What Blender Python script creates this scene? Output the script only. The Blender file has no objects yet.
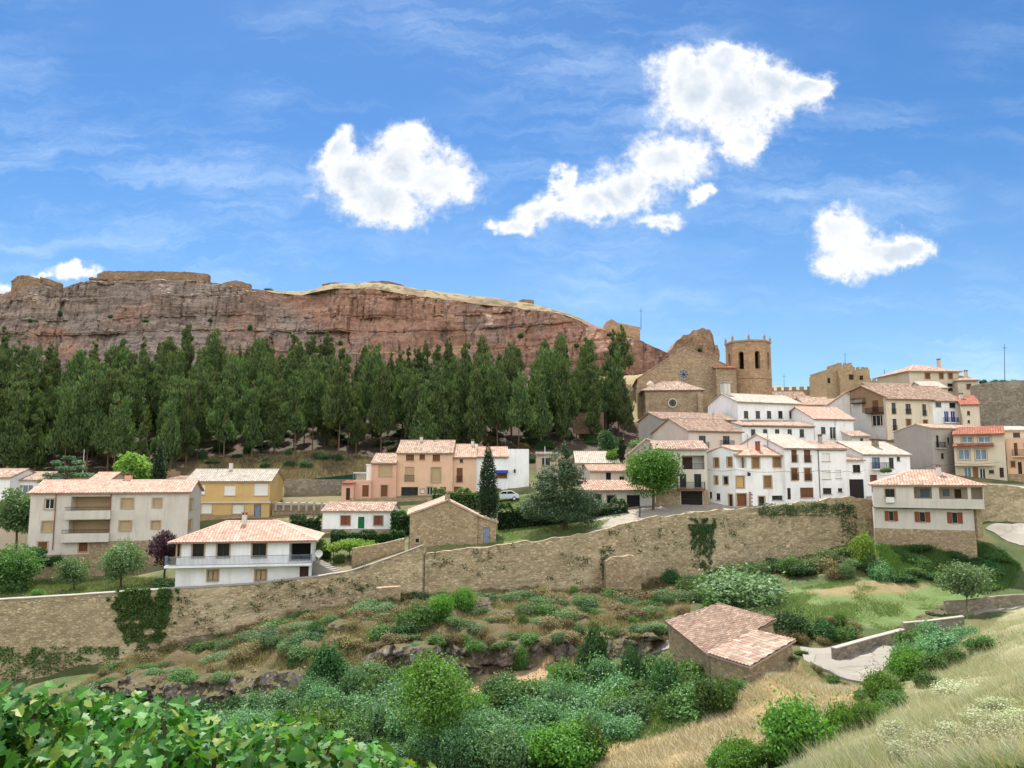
import bpy, math, random
import numpy as np
from mathutils import Vector, Matrix, noise as mnoise

R = math.radians
rnd = random.Random(11)
rng = np.random.default_rng(7)
SC = bpy.context.scene
COL = SC.collection

# ------------------------------------------------------------------ camera, sky, sun, exposure
F = 760.0
PITCH = R(6.5)
cam_data = bpy.data.cameras.new('camera')
cam = bpy.data.objects.new('camera', cam_data)
COL.objects.link(cam)
cam_data.sensor_width = 36.0
cam_data.lens = 36.0 * F / 1024.0
cam_data.clip_start = 0.1
cam_data.clip_end = 5000
cam.location = (0, 0, 0)
cam.rotation_euler = (R(90) + PITCH, 0, 0)
SC.camera = cam

SUN_ELEV, SUN_AZ = R(62), R(-13)          # azimuth measured from +Y towards +X
sun_data = bpy.data.lights.new('sun', 'SUN')
sun_data.energy = 4.3
sun_data.angle = R(0.53)
sun_data.color = (1.0, 0.95, 0.87)
sun = bpy.data.objects.new('sun', sun_data)
COL.objects.link(sun)
sd = Vector((math.sin(SUN_AZ) * math.cos(SUN_ELEV), math.cos(SUN_AZ) * math.cos(SUN_ELEV), math.sin(SUN_ELEV)))
sun.rotation_euler = sd.to_track_quat('Z', 'Y').to_euler()
sun.location = sd * 400

SC.view_settings.view_transform = 'Standard'
SC.view_settings.look = 'None'
SC.view_settings.gamma = 1.0
SC.view_settings.use_curve_mapping = False
SC.view_settings.exposure = 1.02
SC.render.engine = 'CYCLES'
SC.cycles.max_bounces = 6
SC.cycles.diffuse_bounces = 4
SC.cycles.glossy_bounces = 2
SC.cycles.transmission_bounces = 3
SC.cycles.sample_clamp_indirect = 6.0
try:
    SC.cycles.use_denoising = True
except Exception:
    pass

FW = Vector((0, math.cos(PITCH), math.sin(PITCH)))
UP = Vector((0, -math.sin(PITCH), math.cos(PITCH)))


def ray(px, py):
    return Vector((1, 0, 0)) * ((px - 512) / F) + UP * ((384 - py) / F) + FW


def P(px, py, Y):
    d = ray(px, py)
    return d * (Y / d.y)


def proj(p):
    z = p.dot(FW)
    return 512 + F * p.x / z, 384 - F * p.dot(UP) / z


def lin(c):
    return tuple(((x / 255) / 12.92 if x / 255 <= 0.04045 else ((x / 255 + 0.055) / 1.055) ** 2.4) for x in c)


# ------------------------------------------------------------------ world: sky with clouds
class NT:
    def __init__(self, tree):
        self.t = tree

    def n(self, typ, **kw):
        nd = self.t.nodes.new(typ)
        for k, v in kw.items():
            setattr(nd, k, v)
        return nd

    def link(self, a, b):
        self.t.links.new(a, b)

    def put(self, sock, v):
        if isinstance(v, bpy.types.NodeSocket):
            self.link(v, sock)
        elif v is not None:
            sock.default_value = v

    def math(self, op, a, b=None, c=None, clamp=False):
        nd = self.n('ShaderNodeMath', operation=op, use_clamp=clamp)
        for i, v in enumerate((a, b, c)):
            if v is not None:
                self.put(nd.inputs[i], v)
        return nd.outputs[0]

    def vmath(self, op, a, b=None):
        nd = self.n('ShaderNodeVectorMath', operation=op)
        self.put(nd.inputs[0], a)
        if b is not None:
            self.put(nd.inputs[1], b)
        return nd.outputs['Value'] if op in ('LENGTH', 'DOT_PRODUCT', 'DISTANCE') else nd.outputs['Vector']

    def mix(self, f, a, b, blend='MIX'):
        nd = self.n('ShaderNodeMix', data_type='RGBA', blend_type=blend)
        self.put(nd.inputs['Factor'], f)
        for s, v in ((nd.inputs[6], a), (nd.inputs[7], b)):
            if isinstance(v, (tuple, list)) and len(v) == 3:
                v = (*v, 1)
            self.put(s, v)
        return nd.outputs[2]

    def smooth(self, x, lo, hi, to0=0.0, to1=1.0):
        nd = self.n('ShaderNodeMapRange', interpolation_type='SMOOTHSTEP')
        self.put(nd.inputs[0], x)
        for i, v in ((1, lo), (2, hi), (3, to0), (4, to1)):
            self.put(nd.inputs[i], v)
        return nd.outputs[0]

    def noise(self, vec, scale, detail=4, rough=0.55, dist=0.0, color=False):
        nd = self.n('ShaderNodeTexNoise')
        if vec is not None:
            self.link(vec, nd.inputs['Vector'])
        nd.inputs['Scale'].default_value = scale
        nd.inputs['Detail'].default_value = detail
        nd.inputs['Roughness'].default_value = rough
        nd.inputs['Distortion'].default_value = dist
        return nd.outputs['Color' if color else 'Fac']

    def ramp(self, fac, stops):
        nd = self.n('ShaderNodeValToRGB')
        el = nd.color_ramp.elements
        while len(el) > 1:
            el.remove(el[-1])
        el[0].position, el[0].color = stops[0][0], (*stops[0][1], 1)
        for p, c in stops[1:]:
            e = el.new(p)
            e.color = (*c, 1)
        self.put(nd.inputs[0], fac)
        return nd.outputs[0]

    def scaled(self, vec, s):
        nd = self.n('ShaderNodeMapping')
        self.link(vec, nd.inputs[0])
        nd.inputs['Scale'].default_value = s
        return nd.outputs[0]


def build_world():
    w = bpy.data.worlds.new('World')
    SC.world = w
    w.use_nodes = True
    t = NT(w.node_tree)
    w.node_tree.nodes.clear()
    out = t.n('ShaderNodeOutputWorld')
    bg = t.n('ShaderNodeBackground')
    bg.inputs['Strength'].default_value = 0.14
    t.link(bg.outputs[0], out.inputs[0])
    sky = t.n('ShaderNodeTexSky', sky_type='NISHITA', sun_disc=False)
    sky.sun_elevation = SUN_ELEV
    sky.sun_rotation = SUN_AZ
    sky.altitude = 900
    sky.air_density = 1.0
    sky.dust_density = 0.6
    sky.ozone_density = 2.2
    tc = t.n('ShaderNodeTexCoord')
    d = tc.outputs['Generated']
    sep = t.n('ShaderNodeSeparateXYZ')
    t.link(d, sep.inputs[0])
    y = t.math('MAXIMUM', sep.outputs[1], 0.05)
    u = t.math('DIVIDE', sep.outputs[0], y)
    v = t.math('DIVIDE', sep.outputs[2], y)
    comb = t.n('ShaderNodeCombineXYZ')
    t.link(u, comb.inputs[0]); t.link(v, comb.inputs[1])
    uv = comb.outputs[0]
    # warp
    warp = t.noise(uv, 16, 5, 0.6, color=True)
    wv = t.vmath('MULTIPLY', t.vmath('SUBTRACT', warp, (0.5, 0.5, 0.5)), (0.085, 0.07, 0))
    uvw = t.vmath('ADD', uv, wv)

    blobs = [  # px, py, rx, ry : clouds as the directions in which they hang in the sky
        (352, 182, 40, 38), (400, 168, 42, 40), (440, 182, 44, 30), (385, 205, 48, 30), (340, 150, 22, 22), (408, 138, 26, 20),
        (690, 85, 50, 42), (735, 100, 58, 52), (775, 90, 50, 32), (722, 62, 34, 24), (740, 140, 34, 26), (806, 88, 28, 18),
        (668, 160, 44, 32), (632, 184, 44, 24), (588, 202, 42, 19), (610, 194, 40, 20), (566, 212, 36, 14), (545, 218, 40, 13), (512, 226, 30, 9), (662, 222, 26, 12), (700, 196, 14, 10), (562, 186, 12, 22),
        (845, 232, 34, 26), (862, 250, 52, 28), (895, 248, 40, 20), (835, 268, 28, 16), (912, 245, 24, 15),
        (72, 273, 38, 7), (8, 292, 22, 14), (38, 278, 12, 5),
    ]
    acc = None
    low = None
    for px, py, rx, ry in blobs:
        r0 = ray(px, py)
        cu, cv = r0.x / r0.y, r0.z / r0.y
        rr = ray(px + rx, py); ru = abs(rr.x / rr.y - cu)
        rv_ = ray(px, py - ry); rv = abs(rv_.z / rv_.y - cv)
        dv = t.vmath('MULTIPLY', t.vmath('SUBTRACT', uvw, (cu, cv, 0)), (1 / ru, 1 / rv, 0))
        b = t.math('SUBTRACT', 1.0, t.vmath('LENGTH', dv))
        acc = b if acc is None else t.math('SMOOTH_MAX', acc, b, 0.25)
    fb = t.noise(uv, 22, 8, 0.62)
    fine = t.noise(uv, 95, 5, 0.6)
    dens = t.math('ADD', acc, t.math('MULTIPLY', t.math('SUBTRACT', fb, 0.5), 1.3))
    dens = t.math('ADD', dens, t.math('MULTIPLY', t.math('SUBTRACT', fine, 0.5), 0.55))
    front = t.smooth(sep.outputs[1], 0.1, 0.3)
    mask = t.math('MULTIPLY', t.math('POWER', t.smooth(dens, -0.30, 0.50), 1.6), front)
    # thick middles read grey from below
    big = t.noise(uvw, 9, 3, 0.5)
    core = t.math('MULTIPLY', t.smooth(dens, 0.35, 0.95), t.smooth(big, 0.36, 0.6))
    cloud_col = t.mix(core, (3.85, 3.9, 3.95), (2.5, 2.8, 3.2))
    tex = t.math('ADD', t.smooth(fine, 0.2, 0.8, 0.44, 0.54), t.smooth(fb, 0.3, 0.75, 0.42, 0.54))
    cloud_col = t.mix(1.0, cloud_col, tex, 'MULTIPLY')
    # thin high cirrus veils
    cw = t.vmath('ADD', uv, t.vmath('MULTIPLY', warp, (0.10, 0.06, 0)))
    rot = t.n('ShaderNodeMapping'); t.link(cw, rot.inputs[0]); rot.inputs['Rotation'].default_value = (0, 0, R(-16)); rot.inputs['Scale'].default_value = (1.1, 5.5, 1)
    big_c = t.noise(uv, 2.2, 3, 0.5)
    cir = t.noise(rot.outputs[0], 2.4, 9, 0.68)
    cir = t.math('MULTIPLY', t.math('MULTIPLY', t.smooth(cir, 0.42, 0.74), t.smooth(big_c, 0.34, 0.6)), 0.42)
    # the air whitens toward the horizon
    skyc = t.n('ShaderNodeHueSaturation')
    skyc.inputs['Saturation'].default_value = 1.2
    skyc.inputs['Value'].default_value = 0.455
    t.link(sky.outputs[0], skyc.inputs['Color'])
    base = t.mix(1.0, skyc.outputs[0], (0.80, 1.02, 1.14), 'MULTIPLY')
    pale = t.math('MULTIPLY', t.smooth(v, 0.5, -0.02), 0.30)
    base = t.mix(pale, base, (2.1, 2.9, 3.6))
    base = t.mix(cir, base, (3.2, 3.8, 4.4))
    # broken bright cloud added in the unseen sky behind the viewer to fill shaded facades
    bk = t.noise(d, 2.2, 6, 0.6)
    back = t.math('MULTIPLY', t.smooth(sep.outputs[1], 0.12, -0.25), t.smooth(bk, 0.36, 0.56))
    back = t.math('MULTIPLY', back, t.smooth(sep.outputs[2], -0.02, 0.08))
    base = t.mix(back, base, (8.6, 8.6, 8.6))
    col = t.mix(mask, base, cloud_col)
    t.link(col, bg.inputs['Color'])


build_world()

# ------------------------------------------------------------------ materials
MATS = {}


def new_mat(name):
    m = bpy.data.materials.new(name)
    m.use_nodes = True
    t = NT(m.node_tree)
    m.node_tree.nodes.clear()
    out = t.n('ShaderNodeOutputMaterial')
    b = t.n('ShaderNodeBsdfPrincipled')
    t.link(b.outputs[0], out.inputs[0])
    b.inputs['Roughness'].default_value = 0.9
    if 'Specular IOR Level' in b.inputs:
        b.inputs['Specular IOR Level'].default_value = 0.25
    MATS[name] = m
    if 'M' in globals():
        M[name] = m
    return m, t, b


def coords(t, kind='Object'):
    return t.n('ShaderNodeTexCoord').outputs[kind]


def bump(t, b, h, strength=0.5, dist=0.05):
    nd = t.n('ShaderNodeBump')
    nd.inputs['Strength'].default_value = strength
    nd.inputs['Distance'].default_value = dist
    t.link(h, nd.inputs['Height'])
    t.link(nd.outputs[0], b.inputs['Normal'])


def scale_c(c, k):
    return tuple(min(1, x * k) for x in c)


def plaster(name, rgb, stain=(120, 108, 92), amt=0.35):
    m, t, b = new_mat(name)
    c = lin(rgb)
    o = coords(t)
    n1 = t.noise(o, 0.35, 5, 0.6)
    n2 = t.noise(t.scaled(o, (1.6, 1.6, 0.25)), 1.0, 5, 0.65)
    n3 = t.noise(o, 6, 4, 0.6)
    col = t.mix(t.smooth(n1, 0.3, 0.75, 0, 0.8), c, scale_c(c, 0.80))
    col = t.mix(t.math('MULTIPLY', t.smooth(n2, 0.47, 0.76), amt * 1.15), col, lin(stain))
    col = t.mix(t.smooth(n3, 0.35, 0.7, 0, 0.10), col, scale_c(c, 0.6))
    t.link(col, b.inputs['Base Color'])
    bump(t, b, n3, 0.25, 0.03)
    return m


def stone(name, cols, mortar, scale=2.6, zs=1.7, mort=0.09, bs=0.8):
    """rubble masonry: cells of stone of several colours with mortar between"""
    m, t, b = new_mat(name)
    o = t.vmath('ADD', coords(t), t.vmath('MULTIPLY', t.noise(coords(t), 1.7, 2, 0.5, color=True), (0.22, 0.22, 0.12)))
    v = t.scaled(o, (1, 1, zs))
    vo = t.n('ShaderNodeTexVoronoi', feature='F1'); t.link(v, vo.inputs['Vector']); vo.inputs['Scale'].default_value = scale
    ve = t.n('ShaderNodeTexVoronoi', feature='DISTANCE_TO_EDGE'); t.link(v, ve.inputs['Vector']); ve.inputs['Scale'].default_value = scale
    sp = t.n('ShaderNodeSeparateColor'); t.link(vo.outputs['Color'], sp.inputs[0])
    k = len(cols)
    col = t.ramp(sp.outputs[0], [(i / max(1, k - 1), lin(c)) for i, c in enumerate(cols)])
    big = t.noise(coords(t), 0.22, 5, 0.65)
    fine = t.noise(coords(t), 7, 4, 0.6)
    col = t.mix(t.smooth(fine, 0.3, 0.75, 0.0, 0.35), col, lin(mortar))
    edge = t.smooth(ve.outputs['Distance'], 0.0, mort)
    col = t.mix(t.math('MULTIPLY', t.math('SUBTRACT', 1.0, edge), 0.75), col, scale_c(lin(mortar), 0.62))
    col = t.mix(t.smooth(big, 0.45, 0.75, 0, 0.45), col, scale_c(lin(cols[0]), 0.62))
    patch = t.noise(t.scaled(coords(t), (0.10, 0.10, 0.22)), 1.0, 5, 0.7)
    col = t.mix(t.smooth(patch, 0.52, 0.66, 0, 0.5), col, scale_c(lin(cols[2]), 1.12))
    moss = t.noise(t.scaled(coords(t), (0.16, 0.16, 0.3)), 1.3, 6, 0.7)
    col = t.mix(t.smooth(moss, 0.56, 0.72, 0, 0.4), col, lin((96, 100, 74)))
    t.link(col, b.inputs['Base Color'])
    h = t.math('ADD', t.math('MULTIPLY', edge, 0.7), t.math('MULTIPLY', fine, 0.3))
    bump(t, b, h, bs, 0.06)
    return m


def tiles(name, cols, seed=0.0, lichen=(105, 100, 88)):
    m, t, b = new_mat(name)
    uv = coords(t, 'UV')
    fl = t.vmath('FLOOR', uv)
    wn = t.n('ShaderNodeTexWhiteNoise', noise_dimensions='3D')
    t.link(t.vmath('ADD', fl, (seed, seed * 1.7, seed)), wn.inputs['Vector'])
    k = len(cols)
    col = t.ramp(wn.outputs['Value'], [(i / max(1, k - 1), lin(c)) for i, c in enumerate(cols)])
    o = coords(t)
    n1 = t.noise(o, 0.5, 5, 0.65)
    col = t.mix(t.smooth(n1, 0.48, 0.75, 0, 0.6), col, lin(lichen))
    n2 = t.noise(o, 9, 3, 0.6)
    col = t.mix(t.smooth(n2, 0.3, 0.8, 0, 0.3), col, scale_c(lin(cols[0]), 0.5))
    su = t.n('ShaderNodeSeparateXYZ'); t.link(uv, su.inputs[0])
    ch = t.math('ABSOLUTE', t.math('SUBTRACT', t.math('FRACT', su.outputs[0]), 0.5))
    col = t.mix(t.smooth(ch, 0.30, 0.48, 0, 0.48), col, scale_c(lin(cols[1]), 0.30))     # shade between the rolls, darkened into the tile colour
    t.link(col, b.inputs['Base Color'])
    bump(t, b, n2, 0.3, 0.02)
    return m


def plain(name, rgb, rough=0.7, metal=0.0, var=0.25, scale=5.0):
    m, t, b = new_mat(name)
    c = lin(rgb)
    n1 = t.noise(coords(t), scale, 4, 0.6)
    t.link(t.mix(t.smooth(n1, 0.3, 0.75, 0, var), c, scale_c(c, 0.55)), b.inputs['Base Color'])
    b.inputs['Roughness'].default_value = rough
    b.inputs['Metallic'].default_value = metal
    return m


def wood(name, rgb):
    m, t, b = new_mat(name)
    c = lin(rgb)
    o = coords(t)
    n1 = t.noise(t.scaled(o, (9, 9, 0.7)), 1.0, 4, 0.6)
    t.link(t.mix(t.smooth(n1, 0.3, 0.7, 0, 0.7), c, scale_c(c, 0.5)), b.inputs['Base Color'])
    b.inputs['Roughness'].default_value = 0.65
    bump(t, b, n1, 0.3, 0.02)
    return m


def glass(name, rgb=(26, 30, 34), rough=0.12):
    m, t, b = new_mat(name)
    n1 = t.noise(coords(t), 0.9, 2, 0.5)
    c = lin(rgb)
    t.link(t.mix(n1, scale_c(c, 0.6), scale_c(c, 1.7)), b.inputs['Base Color'])
    b.inputs['Roughness'].default_value = rough
    b.inputs['Specular IOR Level'].default_value = 0.5
    return m


def foliage(name, cols, trans=0.35, rough=0.6):
    """leaves: colour differs from leaf to leaf and from plant to plant; light shines through"""
    m, t, b = new_mat(name)
    g = t.n('ShaderNodeNewGeometry')
    oi = t.n('ShaderNodeObjectInfo')
    k = len(cols)
    col = t.ramp(g.outputs['Random Per Island'], [(i / max(1, k - 1), lin(c)) for i, c in enumerate(cols)])
    hs = t.n('ShaderNodeHueSaturation')
    t.link(col, hs.inputs['Color'])
    t.link(t.math('ADD', 0.485, t.math('MULTIPLY', oi.outputs['Random'], 0.03)), hs.inputs['Hue'])
    t.link(t.math('ADD', 0.8, t.math('MULTIPLY', oi.outputs['Random'], 0.5)), hs.inputs['Value'])
    t.link(hs.outputs[0], b.inputs['Base Color'])
    b.inputs['Roughness'].default_value = rough
    b.inputs['Specular IOR Level'].default_value = 0.3
    tr = t.n('ShaderNodeBsdfTranslucent')
    tc = t.mix(1.0, hs.outputs[0], (1.25, 1.3, 0.6), 'MULTIPLY')
    t.link(tc, tr.inputs['Color'])
    mx = t.n('ShaderNodeMixShader')
    mx.inputs[0].default_value = trans
    t.link(b.outputs[0], mx.inputs[1]); t.link(tr.outputs[0], mx.inputs[2])
    out = [n for n in t.t.nodes if n.type == 'OUTPUT_MATERIAL'][0]
    t.link(mx.outputs[0], out.inputs[0])
    return m


def ground_mat(name):
    m, t, b = new_mat(name)
    at = t.n('ShaderNodeAttribute', attribute_name='soil')
    o = coords(t)
    n1 = t.noise(o, 0.6, 6, 0.65)
    n2 = t.noise(o, 5, 5, 0.7)
    col = t.mix(t.smooth(n1, 0.35, 0.7, 0, 0.55), at.outputs['Color'], t.mix(1.0, at.outputs['Color'], (0.62, 0.66, 0.5), 'MULTIPLY'))
    col = t.mix(t.smooth(n2, 0.4, 0.75, 0, 0.5), col, t.mix(1.0, col, (0.5, 0.5, 0.45), 'MULTIPLY'))
    t.link(col, b.inputs['Base Color'])
    bump(t, b, t.math('ADD', n1, n2), 0.8, 0.2)
    return m


def rock_mat(name):
    m, t, b = new_mat(name)
    o = coords(t)
    warp = t.vmath('MULTIPLY', t.noise(o, 0.05, 4, 0.55, color=True), (6, 6, 7))
    ow = t.vmath('ADD', o, warp)
    strata = t.noise(t.scaled(ow, (0.03, 0.03, 0.42)), 1.0, 6, 0.62)
    joints = t.noise(t.scaled(o, (0.55, 0.55, 0.06)), 1.0, 6, 0.66)
    blotch = t.noise(t.scaled(o, (0.022, 0.022, 0.05)), 1.0, 5, 0.6)
    fine = t.noise(o, 0.9, 7, 0.68)
    grey = t.ramp(strata, [(0.30, lin((84, 76, 74))), (0.45, lin((138, 126, 118))), (0.52, lin((98, 86, 80))), (0.62, lin((152, 136, 124))), (0.75, lin((112, 92, 80)))])
    red = t.ramp(strata, [(0.30, lin((108, 80, 68))), (0.45, lin((152, 114, 94))), (0.55, lin((126, 92, 78))), (0.66, lin((168, 132, 108))), (0.8, lin((122, 90, 76)))])
    # the red beds take over toward the church end and in patches low on the face
    sx = t.n('ShaderNodeSeparateXYZ'); t.link(o, sx.inputs[0])
    redness = t.math('ADD', t.smooth(sx.outputs[0], -150, 40, -0.03, 0.13), blotch)
    col = t.mix(t.smooth(redness, 0.47, 0.62), grey, red)
    col = t.mix(t.smooth(joints, 0.50, 0.64, 0, 0.8), col, lin((66, 56, 52)))
    col = t.mix(t.smooth(fine, 0.45, 0.75, 0, 0.45), col, lin((196, 172, 146)))
    # grass tufts where the rock lies flat
    g = t.n('ShaderNodeNewGeometry')
    sn = t.n('ShaderNodeSeparateXYZ'); t.link(g.outputs['Normal'], sn.inputs[0])
    flat = t.smooth(sn.outputs[2], 0.78, 0.93)
    gr = t.mix(t.noise(o, 0.25, 5, 0.6), lin((196, 172, 118)), lin((150, 130, 84)))
    gr = t.mix(t.smooth(t.noise(o, 0.6, 4, 0.6), 0.55, 0.7, 0, 0.6), gr, lin((104, 100, 62)))
    col = t.mix(flat, col, gr)
    t.link(col, b.inputs['Base Color'])
    bump(t, b, t.math('ADD', t.math('MULTIPLY', fine, 0.5), t.math('ADD', joints, strata)), 0.9, 0.7)
    return m


M = {
    'white': plaster('white_limewash', (232, 231, 228), (160, 150, 136), 0.3),
    'white2': plaster('old_white_limewash', (202, 198, 190), (150, 132, 110), 0.5),
    'cream': plaster('cream_plaster', (214, 200, 176)),
    'bone': plaster('bone_plaster', (202, 194, 182), (140, 130, 116), 0.3),
    'peach': plaster('peach_plaster', (212, 176, 146), (186, 150, 124), 0.35),
    'peach2': plaster('salmon_plaster', (208, 164, 140), (180, 138, 116), 0.35),
    'ochre': plaster('ochre_plaster', (198, 166, 112), (170, 140, 98), 0.3),
    'ochre2': plaster('pale_ochre_plaster', (200, 188, 164), (174, 158, 132), 0.3),
    'tan': plaster('tan_plaster', (196, 178, 154), (150, 130, 110), 0.4),
    'pink': plaster('faded_pink_plaster', (200, 184, 170), (168, 148, 134), 0.4),
    'grey': plaster('grey_cement', (164, 156, 148), (130, 120, 112), 0.4),
    'brownp': plaster('brown_earth_plaster', (150, 122, 94), (110, 88, 66), 0.5),
    'concrete': plaster('pale_concrete', (158, 152, 142), (124, 116, 106), 0.4),
    'stone': stone('rubble_stone', [(170, 148, 116), (146, 126, 98), (186, 164, 132), (130, 112, 90), (176, 152, 120)], (160, 144, 118), 3.0),
    'wallstone': stone('town_wall_stone', [(184, 164, 130), (158, 140, 110), (198, 180, 148), (134, 118, 94), (176, 154, 120)], (168, 152, 122), 2.4, 2.2),
    'church': stone('church_masonry', [(164, 140, 112), (146, 124, 100), (178, 156, 126), (132, 112, 92), (156, 132, 106)], (150, 132, 108), 2.0, 1.9, 0.07, 0.5),
    'tower': stone('tower_ashlar', [(170, 138, 106), (154, 124, 96), (184, 152, 118), (138, 112, 88)], (156, 132, 104), 1.5, 1.8, 0.06, 0.5),
    'ruin': stone('ruin_masonry', [(146, 118, 94), (126, 102, 82), (162, 134, 108), (110, 92, 76)], (138, 116, 94), 1.6, 1.6, 0.09, 0.9),
    'greystone': stone('grey_rubble', [(140, 130, 114), (116, 108, 96), (160, 148, 128), (100, 94, 84)], (140, 130, 112), 2.2, 1.8),
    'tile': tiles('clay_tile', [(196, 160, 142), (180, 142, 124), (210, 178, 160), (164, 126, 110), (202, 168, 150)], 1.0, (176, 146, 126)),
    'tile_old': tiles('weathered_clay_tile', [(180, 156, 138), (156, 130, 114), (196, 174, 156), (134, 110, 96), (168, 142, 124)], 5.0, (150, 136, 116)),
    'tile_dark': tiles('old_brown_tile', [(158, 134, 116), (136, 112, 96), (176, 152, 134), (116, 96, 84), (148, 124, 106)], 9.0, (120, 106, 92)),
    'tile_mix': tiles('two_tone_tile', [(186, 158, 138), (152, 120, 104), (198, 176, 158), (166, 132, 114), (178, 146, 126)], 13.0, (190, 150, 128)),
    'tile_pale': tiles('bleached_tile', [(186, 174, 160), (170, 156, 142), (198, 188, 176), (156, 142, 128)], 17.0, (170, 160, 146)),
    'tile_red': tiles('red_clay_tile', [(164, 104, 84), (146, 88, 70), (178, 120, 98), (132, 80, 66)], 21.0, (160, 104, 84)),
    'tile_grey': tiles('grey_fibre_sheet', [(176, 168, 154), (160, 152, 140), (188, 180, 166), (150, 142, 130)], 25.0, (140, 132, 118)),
    'wood': wood('brown_wood', (120, 76, 46)),
    'wood_dark': wood('dark_brown_wood', (66, 46, 36)),
    'wood_honey': wood('honey_wood', (142, 106, 70)),
    'wood_red': wood('red_brown_wood', (136, 76, 54)),
    'green_paint': wood('green_painted_wood', (24, 110, 66)),
    'blue_paint': wood('blue_painted_wood', (34, 68, 140)),
    'grey_paint': wood('blue_grey_painted_wood', (130, 140, 158)),
    'roller': plain('pale_roller_shutter', (222, 220, 212), 0.6, 0, 0.12),
    'roller_tan': plain('tan_roller_shutter', (176, 152, 116), 0.6, 0, 0.2),
    'frame': plain('white_frame_paint', (214, 212, 204), 0.5, 0, 0.1),
    'frame_dark': plain('dark_frame_paint', (58, 48, 42), 0.5, 0, 0.1),
    'iron': plain('dark_iron', (44, 44, 46), 0.5, 0.4, 0.2),
    'white_iron': plain('white_railing_paint', (206, 208, 206), 0.5, 0, 0.1),
    'glass': glass('window_glass'),
    'glass_blue': glass('sky_tinted_glass', (96, 112, 128), 0.08),
    'yard': stone('old_concrete', [(142, 136, 126), (134, 128, 118), (148, 142, 132)], (120, 114, 104), 0.25, 1.0, 0.02, 0.3),
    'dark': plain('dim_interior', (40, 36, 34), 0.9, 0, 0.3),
    'surround': plaster('stone_surround', (172, 152, 124), (130, 114, 94), 0.3),
    'brick': plain('chimney_brick', (140, 86, 68), 0.9, 0, 0.5, 12),
    'rock': rock_mat('cliff_rock'),
    'soil': ground_mat('ground_soil'),
    'bark': plain('bark', (92, 74, 60), 0.95, 0, 0.6, 8),
    'bark_pine': plain('pine_bark', (116, 90, 74), 0.95, 0, 0.6, 6),
    'pine': foliage('pine_needles', [(58, 78, 46), (74, 94, 54), (98, 114, 64), (44, 60, 40)], 0.26),
    'cypress': foliage('cypress_leaf', [(30, 46, 28), (40, 58, 32), (50, 68, 38)], 0.15),
    'cedar': foliage('cedar_needles', [(52, 76, 50), (64, 92, 60), (80, 108, 70), (42, 62, 44)], 0.2),
    'maple': foliage('broad_leaf', [(60, 102, 36), (76, 122, 44), (96, 142, 56), (48, 86, 32)], 0.38),
    'lime': foliage('lime_leaf', [(106, 136, 60), (124, 150, 70), (90, 120, 52)], 0.42),
    'leaf': foliage('bush_leaf', [(70, 100, 50), (86, 118, 58), (58, 86, 44), (102, 132, 68)], 0.32),
    'leaf_dark': foliage('dark_bush_leaf', [(44, 72, 40), (54, 88, 46), (66, 102, 54)], 0.25),
    'leaf_grey': foliage('grey_green_leaf', [(82, 120, 80), (100, 138, 94), (62, 100, 62), (124, 156, 112)], 0.28),
    'leaf_bright': foliage('bright_bush_leaf', [(84, 120, 50), (98, 136, 58), (70, 104, 44)], 0.4),
    'leaf_dry': foliage('dry_scrub', [(130, 110, 80), (106, 96, 64), (92, 94, 56), (146, 126, 94)], 0.22),
    'plum': foliage('plum_leaf', [(64, 40, 52), (82, 54, 66), (52, 34, 44)], 0.25),
    'olive': foliage('olive_leaf', [(86, 110, 70), (104, 128, 84), (74, 96, 62), (120, 142, 98)], 0.28),
    'fig': foliage('fig_leaf', [(46, 84, 32), (62, 104, 38), (84, 126, 46), (36, 70, 28), (118, 134, 54)], 0.3, 0.5),
    'hay': foliage('dry_grass_blade', [(172, 158, 128), (154, 140, 108), (188, 176, 148), (136, 126, 94)], 0.2),
    'bank_blade': foliage('bank_grass_blade', [(130, 112, 82), (108, 98, 66), (92, 98, 58), (150, 132, 98), (114, 100, 70)], 0.2),
    'hay_green': foliage('fading_grass_blade', [(146, 148, 120), (168, 166, 138), (126, 136, 102), (184, 180, 158)], 0.22),
    'pale': foliage('pale_flower_herb', [(146, 154, 120), (170, 170, 142), (128, 142, 100), (186, 182, 160)], 0.25),
    'turf': foliage('meadow_grass_blade', [(90, 116, 60), (104, 128, 68), (120, 136, 80), (78, 102, 54)], 0.2),
}


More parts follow.
